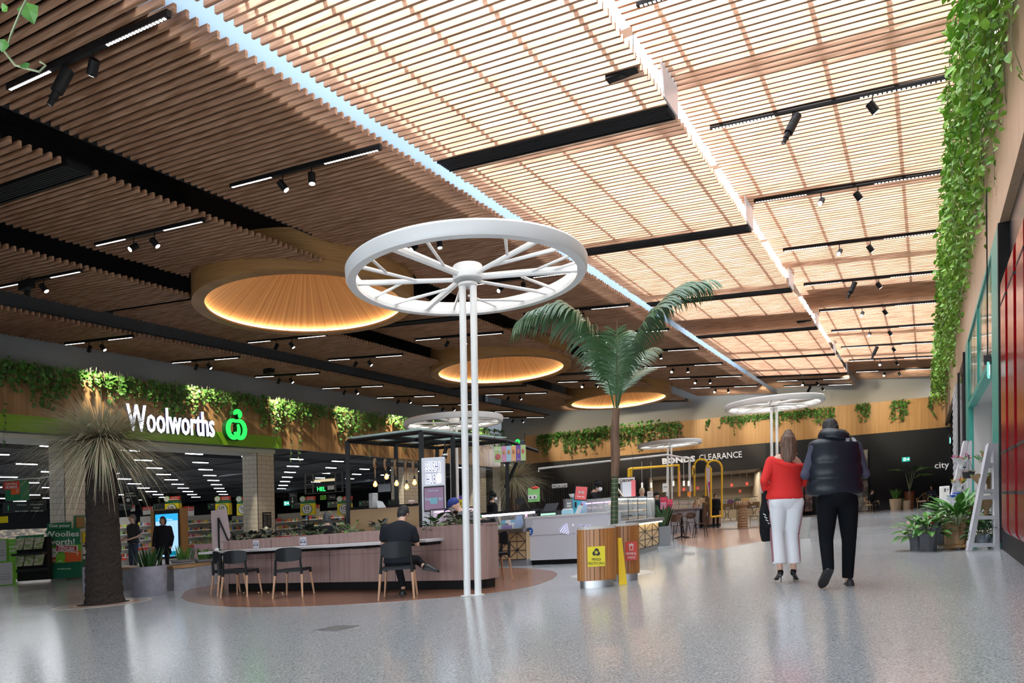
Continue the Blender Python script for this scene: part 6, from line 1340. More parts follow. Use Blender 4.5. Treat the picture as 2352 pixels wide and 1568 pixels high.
for a in ((1054, 1138, 1070, 1168, 15.6, 'yellow and purple price poster left of the twin poles', YEL), (1088, 1140, 1096, 1165, 15.8, 'orange poster between the twin poles', mat('donut orange', (.9, .3, .05), .5))):
    t, wd, ht = board('poster', a[5], 'poster', a[0], a[1], a[2], a[3], a[4], a[6], th=.02); MB().box(0, wd, -.01, 0, ht*.72, ht).build('header', mat('violet box', (.15, .08, .4), .5), t); txt('10', wd*.5, ht*.25, INK, t, (wd/2, -.015, ht*.4), bold=.02)
t = T('glass_display', 'low salad display with pink light beside the sushi tower', 'display case', D(988, 1212, 13.6)); w_ = .95
MB().box(0, w_, 0, .5, -.3, .0).build('base', charcoal, t); MB().box(0, w_, 0, .008, 0, .33).build('glass', glass, t); MB().box(0, w_, 0, .5, .33, .35).build('top_frame', black, t); MB().box(0, .015, 0, .5, 0, .33).build('side_frame', black, t); MB().box(.05, w_-.03, .3, .32, .29, .31).build('light_strip', emat('pink led', (1, .35, .75), 6), t)
foods = [(.25, .45, .08), (.7, .4, .1), (.65, .1, .05), (.8, .7, .4)]
for k in range(10):
    o = T('salad_heap', 'heap of salad, %s from the left in the pink-lit display' % nth(k), 'salad', D(988, 1212, 13.6)+V(.08+.085*k, .15+.1*(k % 2), .01+K*.085*k), 0, 'salad heaps in the pink-lit display'); MB().ell((0, 0, .03), (.05, .05, .035), 10, 6).build('food', mat('salad %d' % (k % 4), foods[k % 4], .5, noise=(foods[(k+1) % 4], 60, .4, .6)), o, smooth=True)
# ---------------------------------------------------------------- bins
batten = mat('bin batten', (.45, .19, .05), .35, noise=((.35, .13, .03), (12, 12, 1), .35, .65))
def bin_(px0, px1, pybot, pytop, label, signc, lines, spx, spy, icon):
    q = G((px0+px1)/2, pybot); w_ = (px1-px0)*q.y/1655.; r_b = w_/2; h_ = hz(q, pytop); dp = r_b*.62
    t_ = T('waste_bin', label, 'bin', V(q.x, q.y+dp, K*q.x), -.05, 'round timber batten waste bins'); n = 34
    b = MB(); el_ = lambda a, f=1: (r_b*f*math.copysign(abs(math.cos(a))**.8, math.cos(a)), dp*f*math.copysign(abs(math.sin(a))**.8, math.sin(a)))
    b.prism([el_(k*2*math.pi/40, .94) for k in range(40)], .1, h_-.03); b.build('core', mat('bin core', (.05, .025, .012), .7), t_)
    b = MB()
    for k in range(n):
        a0, a1 = k*2*math.pi/n, (k+.86)*2*math.pi/n; p0, p1, p2, p3 = el_(a0, .95), el_(a1, .95), el_(a1), el_(a0); b.prism([p0, p3, p2, p1][::-1], .1, h_-.02)
    b.build('battens', batten, t_); MB().prism([el_(k*2*math.pi/40, .86) for k in range(40)], 0, .1).build('steel_plinth', steel, t_, smooth='auto'); MB().prism([el_(k*2*math.pi/40, 1.0) for k in range(40)], h_-.02, h_+.015).build('top', mat('bin top', (.5, .46, .42), .3), t_)
    s = q.y/1655.; (x0, y0_, x1, y1_) = spx; cx = ((x0+x1)/2-(px0+px1)/2)*s; sw, sh_ = (x1-x0)*s, (y1_-y0_)*s; z0 = (pybot-y1_)*s
    MB().box(cx-sw/2, cx+sw/2, -dp*1.03-.012, -dp*.9, z0, z0+sh_).build('sign_plate', signc, t_); Y = -dp*1.03-.014; ink = INK if signc is YEL else WHT
    txt(lines[0], sw*(.52 if signc is YEL else .9), sh_*.125, ink, t_, (cx, Y, z0+sh_*(.355 if signc is YEL else .38))); txt(lines[1], sw*(.92 if signc is YEL else .66), sh_*.125, ink, t_, (cx, Y, z0+sh_*(.155 if signc is YEL else .17)))
    cz = z0+sh_*.70
    if icon == 'recycle':
        b = MB(); R_ = sh_*.20
        for k in range(3):
            c_ = lambda x, z: (cx+x*math.cos(k*2.094)-z*math.sin(k*2.094), cz+x*math.sin(k*2.094)+z*math.cos(k*2.094))
            b.xprism([c_(-.55*R_, .45*R_), c_(-.25*R_, 1.0*R_), c_(.3*R_, 1.0*R_), c_(.52*R_, .62*R_), c_(.68*R_, .72*R_), c_(.52*R_, .18*R_), c_(-.02*R_, .30*R_), c_(.14*R_, .42*R_), c_(.02*R_, .60*R_), c_(-.2*R_, .25*R_)], Y-.004, Y+.004)
        b.build('recycling_symbol', INK, CH_MAP[t_.name][4])
    else:
        b = MB(); R_ = sh_*.15; b.xprism([(cx-.75*R_, cz+.8*R_), (cx-.6*R_, cz-1.1*R_), (cx+.6*R_, cz-1.1*R_), (cx+.75*R_, cz+.8*R_)], Y-.004, Y+.004); b.box(cx-.9*R_, cx+.9*R_, Y-.004, Y+.004, cz+.92*R_, cz+1.1*R_); b.box(cx-.3*R_, cx+.3*R_, Y-.004, Y+.004, cz+1.15*R_, cz+1.3*R_); b.build('bin_symbol', WHT, CH_MAP[t_.name][4])
        b = MB()
        for k in (-1, 0, 1): b.box(cx+k*.3*R_-.006, cx+k*.3*R_+.006, Y-.006, Y-.003, cz-.85*R_, cz+.55*R_)
        b.build('bin_symbol_bars', signc, CH_MAP[t_.name][4])
    return t_
bin_(1329, 1420, 1350, 1211, 'timber batten bin with the yellow mixed recycling sign', YEL, ('MIXED', 'RECYCLING'), (1352, 1254, 1392, 1300), None, 'recycle')
bin_(1406, 1473, 1334, 1204, 'timber batten bin with the red general waste sign', RED, ('GENERAL', 'WASTE'), (1438, 1244, 1465, 1287), None, 'bin')
q = G(1431, 1342); t = T('folded_floor_sign', 'folded yellow wet floor sign leaning between the two bins', 'sign', V(q.x, q.y, K*q.x)); h_ = hz(q, 1235)
for k in (-1, 1): MB().hexa([(-.055+k*.006, k*.03, 0), (.055+k*.006, k*.03, 0), (.055, k*.03+.012, 0), (-.055, k*.03+.012, 0)], [(-.055, .06+k*.01, h_), (.0, .06+k*.01, h_), (.0, .07+k*.01, h_), (-.055, .07+k*.01, h_)]).build('leaf_panel', mat('safety yellow', (.85, .55, .0), .4), t, bevel=.004)
# square pot with snake plant, cafe table and chairs
t_ = T('square_planter', 'square grey pot of upright snake plant leaves beside the cafe table', 'planter', G(1526, 1253)+V(0, .2, 0)); r_p = 32/2*19.7/1655; 
MB().hexa([(-r_p*.9, -r_p*.9, 0), (r_p*.9, -r_p*.9, 0), (r_p*.9, r_p*.9, 0), (-r_p*.9, r_p*.9, 0)], [(-r_p, -r_p, .53), (r_p, -r_p, .53), (r_p, r_p, .53), (-r_p, r_p, .53)]).build('pot', mat('slate pot', (.22, .24, .26), .7), t_, bevel=.01); spiky(t_, .5, 40, .75, .045, leafd, 5, r_p*.8)
walnut = mat('walnut ply', (.10, .05, .03), .4)
def cafechair(label, px, py, rz_):
    q = G(px, py); t_ = T('cafe_chair', label, 'chair', V(q.x, q.y, K*q.x), rz_, 'dark bentwood cafe chairs'); MB().lathe([(.18, .445), (.2, .455), (.2, .465)], 20).build('seat', walnut, t_)
    b = MB(); R = []
    for k in range(9): x = -.2+.4*k/8; y = -.22-.05*math.cos((k/8-.5)*math.pi); e = (1-abs(2*k/8-1)**3)*.12; R.append([V(x, y, .70-e), V(x, y+.014, .70-e), V(x, y+.014, .70+e), V(x, y, .70+e)])
    b.rings(R).build('backrest', walnut, t_)
    for s_ in (-1, 1):
        MB().tube([(s_*.12, -.24, .68), (s_*.15, -.16, .45), (s_*.2, -.22, 0)], .012, 6).build('leg', black, t_); MB().tube([(s_*.14, .12, .45), (s_*.2, .2, 0)], .012, 6).build('leg', black, t_)
    return t_
cafechair('dark cafe chair nearest the snake plant pot', 1556, 1240, -.5); cafechair('dark cafe chair on the right side of the cafe table', 1607, 1234, 1.5); cafechair('dark cafe chair with its round back beyond the cafe table', 1588, 1227, 3.0); cafechair('dark cafe chair half hidden behind the cafe table', 1570, 1224, -2.6)
q = G(1566, 1236); t = T('cafe_table', 'small round cafe table on a black star base', 'table', V(q.x, q.y, K*q.x)); MB().lathe([(.34, .72), (.35, .73), (.35, .75)], 28).build('top', walnut, t); MB().tube([(0, 0, .03), (0, 0, .72)], .035, 10).build('column', black, t)
for k in range(4): MB().tube([(0, 0, .06), (.3*math.cos(k*1.571+.4), .3*math.sin(k*1.571+.4), .015)], [.03, .015], 6).build('foot', black, t)
# yellow and white frames with pendants, wood kiosk
yelp = mat('yellow tube', (.88, .52, .01), .35); whp = mat('white tube', (.72, .72, .70), .4)
def ytube(label, pts, y, r_t, m_, name='kiosk_arch', cat='frame', closed=False, group=None):
    P3 = [D(px, py, yy if yy else y) for px, py, yy in pts]; base = P3[0].copy(); t_ = T(name, label, cat, base, 0, group); MB().tube([p_-base for p_ in P3], r_t, 8, closed=closed).build('tube', m_, t_, slope=False); return t_
def arch(x0, x1, ytop, ybot, n=10):
    cx, r_a = (x0+x1)/2, (x1-x0)/2; return [(x0, ybot, 0)]+[(cx-r_a*math.cos(a*math.pi/n), ytop+r_a-r_a*math.sin(a*math.pi/n), 0) for a in range(n+1)]+[(x1, ybot, 0)]
ytube('yellow arched tube frame standing left at the far kiosk', arch(1595, 1627, 1054, 1139), 33, .045, yelp, group='yellow arched tubes')
ytube('yellow arched tube frame reaching the counter front', [(1633, 1187, 0), (1633, 1075, 0)]+arch(1622, 1658, 1057, 1187)[2:], 32, .045, yelp, group='yellow arched tubes')
ytube('yellow bottom rail of the front arch across the wood kiosk', [(1633, 1187, 0), (1658, 1184, 0)], 32, .045, yelp, name='kiosk_rail')
ytube('slim yellow tube arch between the white frame and the arches', [(1621, 1139, 0), (1621, 1080, 0), (1623, 1068, 0), (1628, 1061, 0)], 33, .04, yelp, group='yellow arched tubes')
ytube('yellow rectangular tube frame over the order counter', [(1444, 1095, 22), (1444, 1077, 22), (1449, 1076, 22), (1559, 1068, 26), (1559, 1140, 26)], 26, .04, yelp, name='kiosk_rail')
ytube('yellow vertical tube at the order counter', [(1450, 1095, 22.5), (1450, 1078, 22.5)], 22, .035, yelp, name='kiosk_rail')
ytube('white steel frame above the donut display with pendants', [(1237, 1083, 24), (1237, 1076, 24), (1532, 1044, 23), (1532, 1139, 23)], 24, .032, whp, name='kiosk_rail')
ytube('white steel return frame beside the clearance lettering', [(1530, 1044, 23), (1584, 1053, 27), (1585, 1142, 27)], 24, .032, whp, name='kiosk_rail')
for i, px in enumerate((1474, 1495, 1546, 1570, 1581)):
    q = D(px, (1060 if i < 2 else 1052), 24); e_ = D(px, (1108 if i < 2 else 1104), 24); t = T('pendant_lamp', 'slim white tube pendant, %s from the palm trunk' % ordn(i).replace('nearest', 'first'), 'lamp', q, 0, 'slim white pendants over the donut counter')
    L = q.z-e_.z; MB().tube([(0, 0, 0), (0, 0, -L)], .006, 4).build('cord', whp, t); MB().tube([(0, 0, -L), (0, 0, -L-.17)], .032, 10).build('shade', mat('pendant white', (.75, .75, .72), .4, em=(1, .95, .85), es=.6), t)
t, wd, ht = board('wood_kiosk', 'timber clad kiosk end with a white top behind the yellow arch', 'counter', 1622, 1171, 1656, 1210, 34, mat('kiosk clad', (.45, .27, .17), .5, noise=((.33, .19, .11), (14, 14, 1), .35, .65)), th=1.2); MB().box(-.05, wd+.05, -.05, 1.25, ht, ht+.06).build('worktop', WHT, t); MB().box(.02, wd-.02, -.01, .1, -.02, .12).build('kickboard', INK, t)
t, wd, ht = board('wood_kiosk', 'narrow brown kiosk side panel with menu letters left of the yellow arch', 'panel', 1617, 1138, 1630, 1206, 33.2, mat('panel brown', (.16, .09, .05), .5), th=.3); txt('MENU', wd*.6, ht*.1, mat('gold', (.5, .35, .15), .5), t, (wd/2, -.01, ht*.75))
for a in ((1522, 1110, 1535, 1130, 22.8, 'white hygiene notice taped to the white frame', WHT), (1487, 1128, 1500, 1141, 21.8, 'small white paper propped on the cake display', WHT), (1585, 1112, 1588, 1130, 26.8, 'narrow lilac notice on the white frame', mat('paper lilac', (.68, .66, .74), .6)), (1579, 1129, 1587, 1140, 26.6, 'small orange sticker card by the white frame', mat('donut orange', (.9, .3, .05), .5)), (1560, 1082, 1563, 1140, 25.9, 'tall orange banner on the yellow tube', mat('banner coral', (.9, .35, .2), .5))):
    t, wd, ht = board('notice', a[5], 'notice', a[0], a[1], a[2], a[3], a[4], a[6], th=.02)
    if a[6] is WHT: txt('menu', wd*.6, ht*.1, INK, t, (wd/2, -.005, ht*.6))
t = T('gold_globe', 'gold foil disc hanging at the left yellow arch', 'decoration', D(1592, 1082, 32.5)); MB().ell((0, 0, 0), (.1, .05, .26)).build('disc', mat('gold foil', (.55, .36, .08), .25, .8), t, smooth=True)
t = T('drip_banner', 'white banner with a magenta drip inside the yellow arch', 'banner', D(1627, 1072, 32.3)); MB().xprism([(-.1, .0), (.1, .05), (.12, -.6), (0, -1.4), (-.08, -.5)], -.01, .02).build('banner', mat('banner white', (.8, .7, .78), .5), t); MB().xprism([(-.03, -.7), (.13, -.6), (.06, -1.35)], -.02, .0).build('magenta_drip', mat('magenta', (.5, .02, .3), .5), t)
for k, (px, py) in enumerate(((1604, 1146), (1610, 1142), (1600, 1152))):
    t = item('cardboard_box', 'brown carton %s on the glass donut display' % ('lowest of the stack', 'upper one of the stack', 'front one')[k], 'box', px, py+12, 30+k*.3); MB().box(-.14, .14, -.1, .1, 0, .2).build('carton', mat('cardboard', (.5, .33, .18), .7), t); MB().box(-.02, .02, -.104, -.1, 0, .2).build('tape', WHT, t)
# little palm trunk sculpture
q = G(1706, 1213); t = T('straw_palm_stump', 'short straw-coloured palm stump in the floor ring left of the woman', 'tree', V(q.x, q.y, K*q.x)); strw = mat('straw bark', (.42, .28, .17), .85, noise=((.28, .18, .10), (20, 20, 40), .35, .65), bump=.6); r = random.Random(4)
b = MB(); R = []
for j in range(30):
    z = 1.05*j/29; rr = .20-.03*j/29+(.02 if j % 3 == 0 else 0)+(.05 if j > 25 else 0); R.append([V((rr+r.uniform(-.01, .01))*math.cos(a*.314), (rr+r.uniform(-.01, .01))*math.sin(a*.314), z) for a in range(20)])
b.rings(R).build('trunk', strw, t); b = MB()
for k in range(16): az = r.uniform(0, 6.28); b.tube([(.12*math.cos(az), .12*math.sin(az), .9), (.28*math.cos(az), .28*math.sin(az), 1.12), (.40*math.cos(az), .40*math.sin(az), .98)], [.05, .04, .012], 6)
b.build('frayed_fronds', strw, t)
# ---------------------------------------------------------------- far end of the hall
FA, FB = W(-3.97, vfar(-3.97)), W(1.56, vfar(1.56)); FD = (FB-FA); FD.z = 0; FD.normalize(); FN = V(FD.y, -FD.x, 0)   # FN faces the camera
if FN.dot(EYE-FA) < 0: FN = -FN
FRZ = math.atan2(FD.y, FD.x)
def ufar(px, out=0, py=1150):
    d = ray(px, py); O = FA+FN*out; k = (O-EYE).dot(FN)/d.dot(FN); p = EYE+d*k; return p
def fpt(px, out=0): p = ufar(px, out); return V(p.x, p.y, K*p.x)
def fboard(name, label, cat, px0, py0, px1, py1, m, out=.25, th=.05, group=None, kind=None):
    A_, B_ = fpt(px0, out), fpt(px1, out); z0, z1 = hz(A_, py1), hz(A_, py0); w_ = (B_-A_).length
    t_ = T(name, label, cat, A_, FRZ, group); MB().box(0, w_, 0, th, z0, z1).build('panel', m, t_); return t_, w_, z0, z1
def fslab(name, px0, px1, h0, h1, m, out=0, th=.2):
    A_, B_ = fpt(px0, out), fpt(px1, out); o_ = -FN*th
    return MB().hexa([A_+V(0, 0, h0), B_+V(0, 0, h0), B_+o_+V(0, 0, h0), A_+o_+V(0, 0, h0)], [A_+V(0, 0, h1), B_+V(0, 0, h1), B_+o_+V(0, 0, h1), A_+o_+V(0, 0, h1)]).build(name, m, kind='structure')
dwm = mat('dark blue wall', (.012, .016, .022), .7)
fslab('wall_far_dark', 1750, 2330, -.3, 4.95, dwm, .1, .3); fslab('wall_far_slats', 1150, 1490, -.3, 4.95, mat('black slat wall', (.02, .021, .024), .6), .1, .3)
b = MB(); A_, B_ = fpt(1235, .12), fpt(1490, .12); n = 46
for k in range(n): p = A_.lerp(B_, k/n); b.hexa([p, p+FD*.12, p+FD*.12+FN*.1, p+FN*.1], [q+V(0, 0, 3.3) for q in (p, p+FD*.12, p+FD*.12+FN*.1, p+FN*.1)])
b.build('trim_8', mat('black slats', (.03, .031, .035), .5), kind='structure')
fslab('trim_9', 1485, 1760, 3.3, 4.95, mat('shop sign board', (.03, .03, .032), .6), .15, .3)
# clearance shop interior
beige = mat('shop beige', (.36, .29, .21), .8)
fslab('wall_shop_back', 1440, 1800, -.3, 3.4, beige, -7, .2); fslab('ceiling_shop', 1440, 1800, 3.35, 3.5, mat('shop ceiling', (.2, .17, .14), .8), 0, 7.2); fslab('wall_shop_bulkhead', 1440, 1800, 2.3, 3.4, mat('shop brown', (.09, .065, .045), .8), -5.5, .2)
for px in (1489, 1752):
    A_ = fpt(px, 0); MB().hexa([A_, A_+FD*.15, A_+FD*.15-FN*7, A_-FN*7], [q+V(0, 0, 3.4) for q in (A_, A_+FD*.15, A_+FD*.15-FN*7, A_-FN*7)]).build('wall_shop_side', beige, kind='structure')
for px in (1560, 1690):
    lo = bpy.data.lights.new('shop_light', 'AREA'); lo.energy = 170; lo.size = 2.5; lo.color = (1, .9, .75); o = bpy.data.objects.new('shop_light', lo); col.objects.link(o); o.location = fpt(px, -3)+V(0, 0, 3.25)
p = fpt(1640, .38); zc = hz(p, 1046)
ts = T('shop_sign', 'white clearance lettering on the black board beside the small wheel canopy', 'sign', fpt(1525, .35), FRZ); sw = mat('sign letters white', (.8, .8, .8), .5, em=(1, 1, 1), es=.35)
def ftxt(s_, px0, px1, pyc, hpx, bold, t_):
    A_, B_ = fpt(px0, .35), fpt(px1, .35); w_ = (B_-A_).length; c_ = (A_+B_)/2; o = txt(s_, w_, hpx*c_.y/1655., sw, t_, (0, 0, 0), (math.pi/2, 0, 0), .02, bold); d_ = c_-t_.location
    o.location = (d_.x*FD.x+d_.y*FD.y, -.02, c_.z+hz(c_, pyc)-t_.location.z); o.rotation_euler = (math.pi/2, -math.atan(K*FD.x), 0); return o
ftxt('BONDS', 1522, 1598, 1056, 14, .05, ts); ftxt('CLEARANCE', 1607, 1705, 1047, 14, 0, ts)
tc_ = T('wall_lettering', 'thin white city lettering on the dark blue wall', 'sign', fpt(2148, .3), FRZ); ftxt('city', 2148, 2181, 1070, 18, -.0, tc_)
fboard('wall_bar', 'green and yellow vertical bar right of the city lettering', 'sign', 2188, 1064, 2191, 1084, mat('bar lime', (.5, .75, .1), .5), .3)
# clothes, tables, sale cards
gcol = [('mustard', (.45, .28, .08)), ('plum', (.10, .04, .10)), ('black', (.012, .012, .014)), ('cream', (.5, .45, .36)), ('tan', (.35, .22, .13)), ('dark green', (.02, .06, .04)), ('grey', (.2, .2, .2))]
tr = T('clothes_rack', 'long black clothes rack inside the clearance shop', 'rack', fpt(1585, -3), FRZ); Lr = (fpt(1748, -3)-fpt(1585, -3)).length
b = MB().tube([(0, 0, 1.5), (Lr, 0, 1.5)], .02, 6); [b.tube([(x, 0, 0), (x, 0, 1.5)], .02, 6) for x in (0, Lr*.33, Lr*.66, Lr)]; b.build('rails', black, tr)
r = random.Random(6); x = .1
k = 0
while x < Lr-.3:
    nm, c_ = gcol[(k*3+r.randrange(2)) % 7]; g_ = T('sweater', '%s garment hanging on the clearance rack, %s' % (nm, ('left end', 'left part', 'middle', 'right part', 'right end')[min(4, int(5*x/Lr))]), 'garment', tr.location+FD*x+V(0, 0, K*FD.x*x+1.47), FRZ, 'garments on the clearance rack')
    w_ = r.uniform(.36, .5); b = MB(); b.hexa([(0, -.03, -.72), (w_, -.03, -.74), (w_, .03, -.74), (0, .03, -.72)], [(.06, -.02, -.05), (w_-.06, -.02, -.05), (w_-.06, .02, -.05), (.06, .02, -.05)])
    for s_ in (0, 1): b.tube([(s_*w_+(.05-.1*s_), 0, -.08), (s_*w_-(.04-.08*s_), 0, -.5)], [.05, .035], 8)
    b.build('cloth', mat('garment '+nm, c_, .85), g_, bevel=.01); MB().tube([(w_/2, 0, -.06), (w_/2, 0, .04)], .008, 5).build('hanger_hook', steel, g_); x += w_+r.uniform(.02, .12); k += 1
for k, (a, e_) in enumerate(((1585, 1650), (1655, 1745))):
    A_ = fpt(a, .9); w_ = (fpt(e_, .9)-A_).length; t_ = T('display_table', 'folding table with black scroll legs and brown cartons, %s of the clearance shop front' % ('left half', 'right half')[k], 'table', A_, FRZ); MB().box(0, w_, -.4, .4, .70, .74).build('top', mat('table top', (.3, .27, .24), .5), t_)
    nl = 3
    for j in range(nl):
        x0 = w_*(.1+.35*j); b = MB().tube([(x0, 0, .7), (x0+.1, 0, .35), (x0-.12, 0, 0)], .016, 6).tube([(x0+.3, 0, .7), (x0+.2, 0, .35), (x0+.42, 0, 0)], .016, 6).tube([(x0+.15+.1*math.cos(q*.5236), 0, .35+.1*math.sin(q*.5236)) for q in range(12)], .012, 5, closed=True); b.build('leg', black, t_)
    for j in range(3 if k else 2):
        c_ = T('carton', 'brown carton of clothes, %s on the %s clearance table' % (('first', 'middle', 'last')[j], ('left', 'right')[k]), 'box', A_+FD*(w_*(.02+.33*j))+V(0, 0, .74+K*FD.x*w_*.33*j), FRZ, 'cartons on the clearance tables'); MB().box(0, w_*.30, -.35, .3, 0, .36).build('carton', mat('carton tan', (.30, .19, .09), .7), c_); MB().box(w_*.1, w_*.2, -.355, -.35, .04, .12).build('label', WHT, c_)
for px, py in ((1571, 1124), (1603, 1121), (1681, 1114), (1716, 1111), (1700, 1128)):
    t_, w_, z0, z1 = fboard('sale_card', 'small red sale card hanging over the clearance racks at %s' % {1571: 'the white frame', 1603: 'the left arch', 1681: 'the stump', 1716: 'the shop corner', 1700: 'the rail'}[px], 'sign', px-3, py-4, px+3, py+4, RED, -2.6, .02, 'red sale cards'); txt('SALE', w_*.7, (z1-z0)*.2, WHT, t_, (w_/2, -.005, (z0+z1)/2), bold=.02); MB().box(w_/2-.006, w_/2+.006, .0, .012, z1, 3.36).build('wire', charcoal, t_)
t_, w_, z0, z1 = fboard('display_window', 'dim lit shop window with mannequin shapes left of the dark wall panel', 'window', 1968, 1034, 1996, 1174, mat('window glow', (.12, .12, .11), .4, noise=((.32, .30, .28), (2.5, 2.5, 1.5), .45, .6)), .3); b = MB(); [b.box(x, x+.05, -.03, 0, z0, z1) for x in (0, w_-.05)]; b.box(0, w_, -.03, 0, (z0+z1)/2, (z0+z1)/2+.06); b.build('frame', black, t_)
t_, w_, z0, z1 = fboard('display_window', 'black-framed shop window with pink garments between the walking couple', 'window', 1828, 1092, 1868, 1178, mat('window pinkish', (.10, .08, .08), .4, noise=((.42, .25, .24), (3, 3, 2), .45, .58)), .3); b = MB(); [b.box(x, x+.07, -.03, 0, z0, z1) for x in (0, w_*.45, w_-.07)]; [b.box(0, w_, -.03, 0, z, z+.07) for z in (z0, (z0+z1)/2, z1-.07)]; b.build('frame', black, t_)
# cane armchairs and pots
cane = mat('cane', (.42, .28, .14), .5)
def canechair(label, px, py, rz_, s_=1):
    q = G(px, py) if px < 1900 else D(px, py, 43.2); t_ = T('cane_armchair', label, 'chair', V(q.x, q.y, K*q.x), rz_, 'cane armchairs')
    b = MB(); [b.tube([(x, y, 0), (x*1.02, y, .40)], .018, 6) for x in (-.27, .27) for y in (-.25, .25)]; b.tube([(-.27, -.27, .4), (.27, -.27, .4), (.27, .27, .4), (-.27, .27, .4)], .02, 6, closed=True); b.build('legs', cane, t_)
    b = MB(); path = [(-.30, .30, .40), (-.31, .28, .62), (-.30, .0, .64), (-.27, -.25, .70), (-.16, -.36, .86), (0, -.40, .90), (.16, -.36, .86), (.27, -.25, .70), (.30, 0, .64), (.31, .28, .62), (.30, .30, .40)]; b.tube(path, .02, 8)
    [b.tube([(x*.75, -.27, .4), (x, -.36, .84)], .011, 5) for x in (-.16, -.08, 0, .08, .16)]; [b.tube([(s__*.28, y, .4), (s__*.30, y, .64)], .011, 5) for s__ in (-1, 1) for y in (-.1, .05, .18)]; b.build('back_and_arms', cane, t_)
    MB().box(-.25, .25, -.24, .27, .41, .47).build('cushion', mat('cushion cream', (.5, .44, .36), .8), t_, bevel=.02); return t_
canechair('cane armchair half hidden behind the black bag of the woman in red', 1742, 1204, .5); canechair('cane armchair holding the resting person in black', 2001, 1177, math.pi+.2)
canechair('empty cane armchair right of the brown glazed pot', 2122, 1166, math.pi-.8); canechair('cane side seat near the white security post', 2156, 1163, math.pi+.9)
for a in ((2044, 2071, 1171, 1145, 'rough cream pot with spiky plant by the dark wall', (.42, .33, .22), .8), (2071, 2093, 1169, 1149, 'smaller rough cream pot with trailing plant beside the glazed pot', (.42, .33, .22), .8), (2078, 2101, 1166, 1128, 'tall brown glazed pot with a banana-leaved plant', (.14, .05, .02), .25), (1836, 1862, 1236, 1188, 'pale grey tapered pot glimpsed between the walking couple', (.42, .42, .40), .7)):
    t_, q, r_p, h_p = tubpot(a[4], a[0], a[1], a[2], a[3], mat('pot '+a[4][:12], a[5], a[6]), name='plant_pot', taper=.8, **(dict(y=43.6, onfloor=1) if a[0] > 2000 else {}))
    if a[0] == 2044: spiky(t_, h_p, 30, .7, .05, leafg, 3, r_p*.5, .8)
    elif a[0] == 2071: bush('', '', None, 30, .25, .14, .08, leafg, 4, parent=t_); [setattr(o, 'location', (0, 0, h_p)) for o in CH_MAP[t_.name][-2:]]
    elif a[0] == 2078:
        b, st = MB(), MB()
        for az, L, e in ((-.3, 2.0, .9), (3.3, 1.9, .8), (4.7, 2.1, .9), (4.1, 1.6, 1.0), (5.6, 1.3, .8)):
            d = V(math.cos(az)*.25, math.sin(az)*.25, 1).normalized(); p0 = V(0, 0, h_p); p1 = p0+d*L*.6; st.tube([p0, p1], [.03, .015], 6); b.leaf(p1, V(math.cos(az), math.sin(az), .6*e), V(-math.cos(az)*.5, -.5, .9).normalized(), 1.1, .34, .35)
        b.build('leaves', leafd, t_, slope=False); st.build('stems', stemg, t_, slope=False)
t = T('security_post', 'white plastic security post near the florist stands', 'post', V(*[(lambda q: (q.x, q.y, K*q.x))(D(2171, 1150, 16))][0])); h_ = hz(t.location, 1116); MB().box(-.075, .075, -.05, .1, 0, h_).build('post', WHT, t, bevel=.012); MB().box(-.045, -.02, -.055, -.05, h_-.13, h_-.05).build('slot', charcoal, t); MB().box(.02, .035, -.055, -.05, h_-.10, h_-.06).build('slot', charcoal, t)
# ---------------------------------------------------------------- right side: red fins, teal entry
def onr(px, py=1200, u=UR): return onu(px, py, u)[0]
redm = mat('gloss red fin', (.26, .002, .005), .2); teal = mat('teal frame', (.03, .30, .24), .4)
vR = onr(2300)
b = MB(); uvbox(b, UR+.12, UR+.3, 4, vR+.02, 0, 5.05); b.build('wall_right_lower', mat('black gloss panel', (.015, .012, .014), .25), kind='structure')
b = MB(); uvbox(b, UR-.02, UR+.4, vR-.02, vR+.12, .1, 5.05); b.build('trim_10', black, kind='structure')
b = MB(); uvbox(b, UR-.0, UR+.3, 4, vR, 0, .30); b.build('trim_11', black, kind='structure')
for i in range(9):
    v1 = onr(2301, 1200, UR-.16)-.95*i
    if v1 < 6.5: break
    t_ = T('red_fin', 'glossy red vertical fin with rounded ends, %s from the teal entry' % ordn(i).replace('nearest', 'first'), 'fin', W(UR-.16, v1, 0), -AZ, 'glossy red wall fins')
    r_f = .16; Hf, hb = 3.72, .32
    out_ = [(.24, hb)]+[(r_f-r_f*math.sin(a*math.pi/16), hb+.0+r_f-r_f*math.cos(a*math.pi/16)) for a in range(9)]+[(r_f-r_f*math.cos(a*math.pi/16), Hf-r_f+r_f*math.sin(a*math.pi/16)) for a in range(9)]+[(.24, Hf)]
    b = MB(); b.xprism(out_, -.66, 0); b.build('fin', redm, t_, slope=True)
    b = MB(); [b.box(-.004, .2, -.664, .004, h_, h_+.03) for h_ in (.88, 1.39, 3.3)]; b.build('seam', INK, t_)
v2, v3, v4, v5, v6 = onr(2284), onr(2228), onr(2222), onr(2203), onr(2195)
b = MB(); uvbox(b, UR-.02, UR+.25, vR+.12, v2, 0, 5.05); uvbox(b, UR-.02, UR+.12, v3, v4, 0, 5.05); uvbox(b, UR-.02, UR+.15, v2, v3, 3.15, 3.27); uvbox(b, UR-.02, UR+.12, (v2+v3)/2, (v2+v3)/2+.08, 3.27, 5.05); uvbox(b, UR-.02, UR+.15, v2, v3, 4.95, 5.05); b.build('door_1', teal, kind='structure')
b = MB(); uvbox(b, UR+.02, UR+.05, v2, v3, 3.27, 4.95); b.build('window_1', mat('transom painted reflections', (.5, .52, .45), .1, noise=((.12, .13, .12), (1.2, 1.2, .8), .5, .52)), kind='structure')  # bright reflections in the transom glass are painted as pale and dark patches
entm = mat('entry panel', (.42, .42, .41), .5)
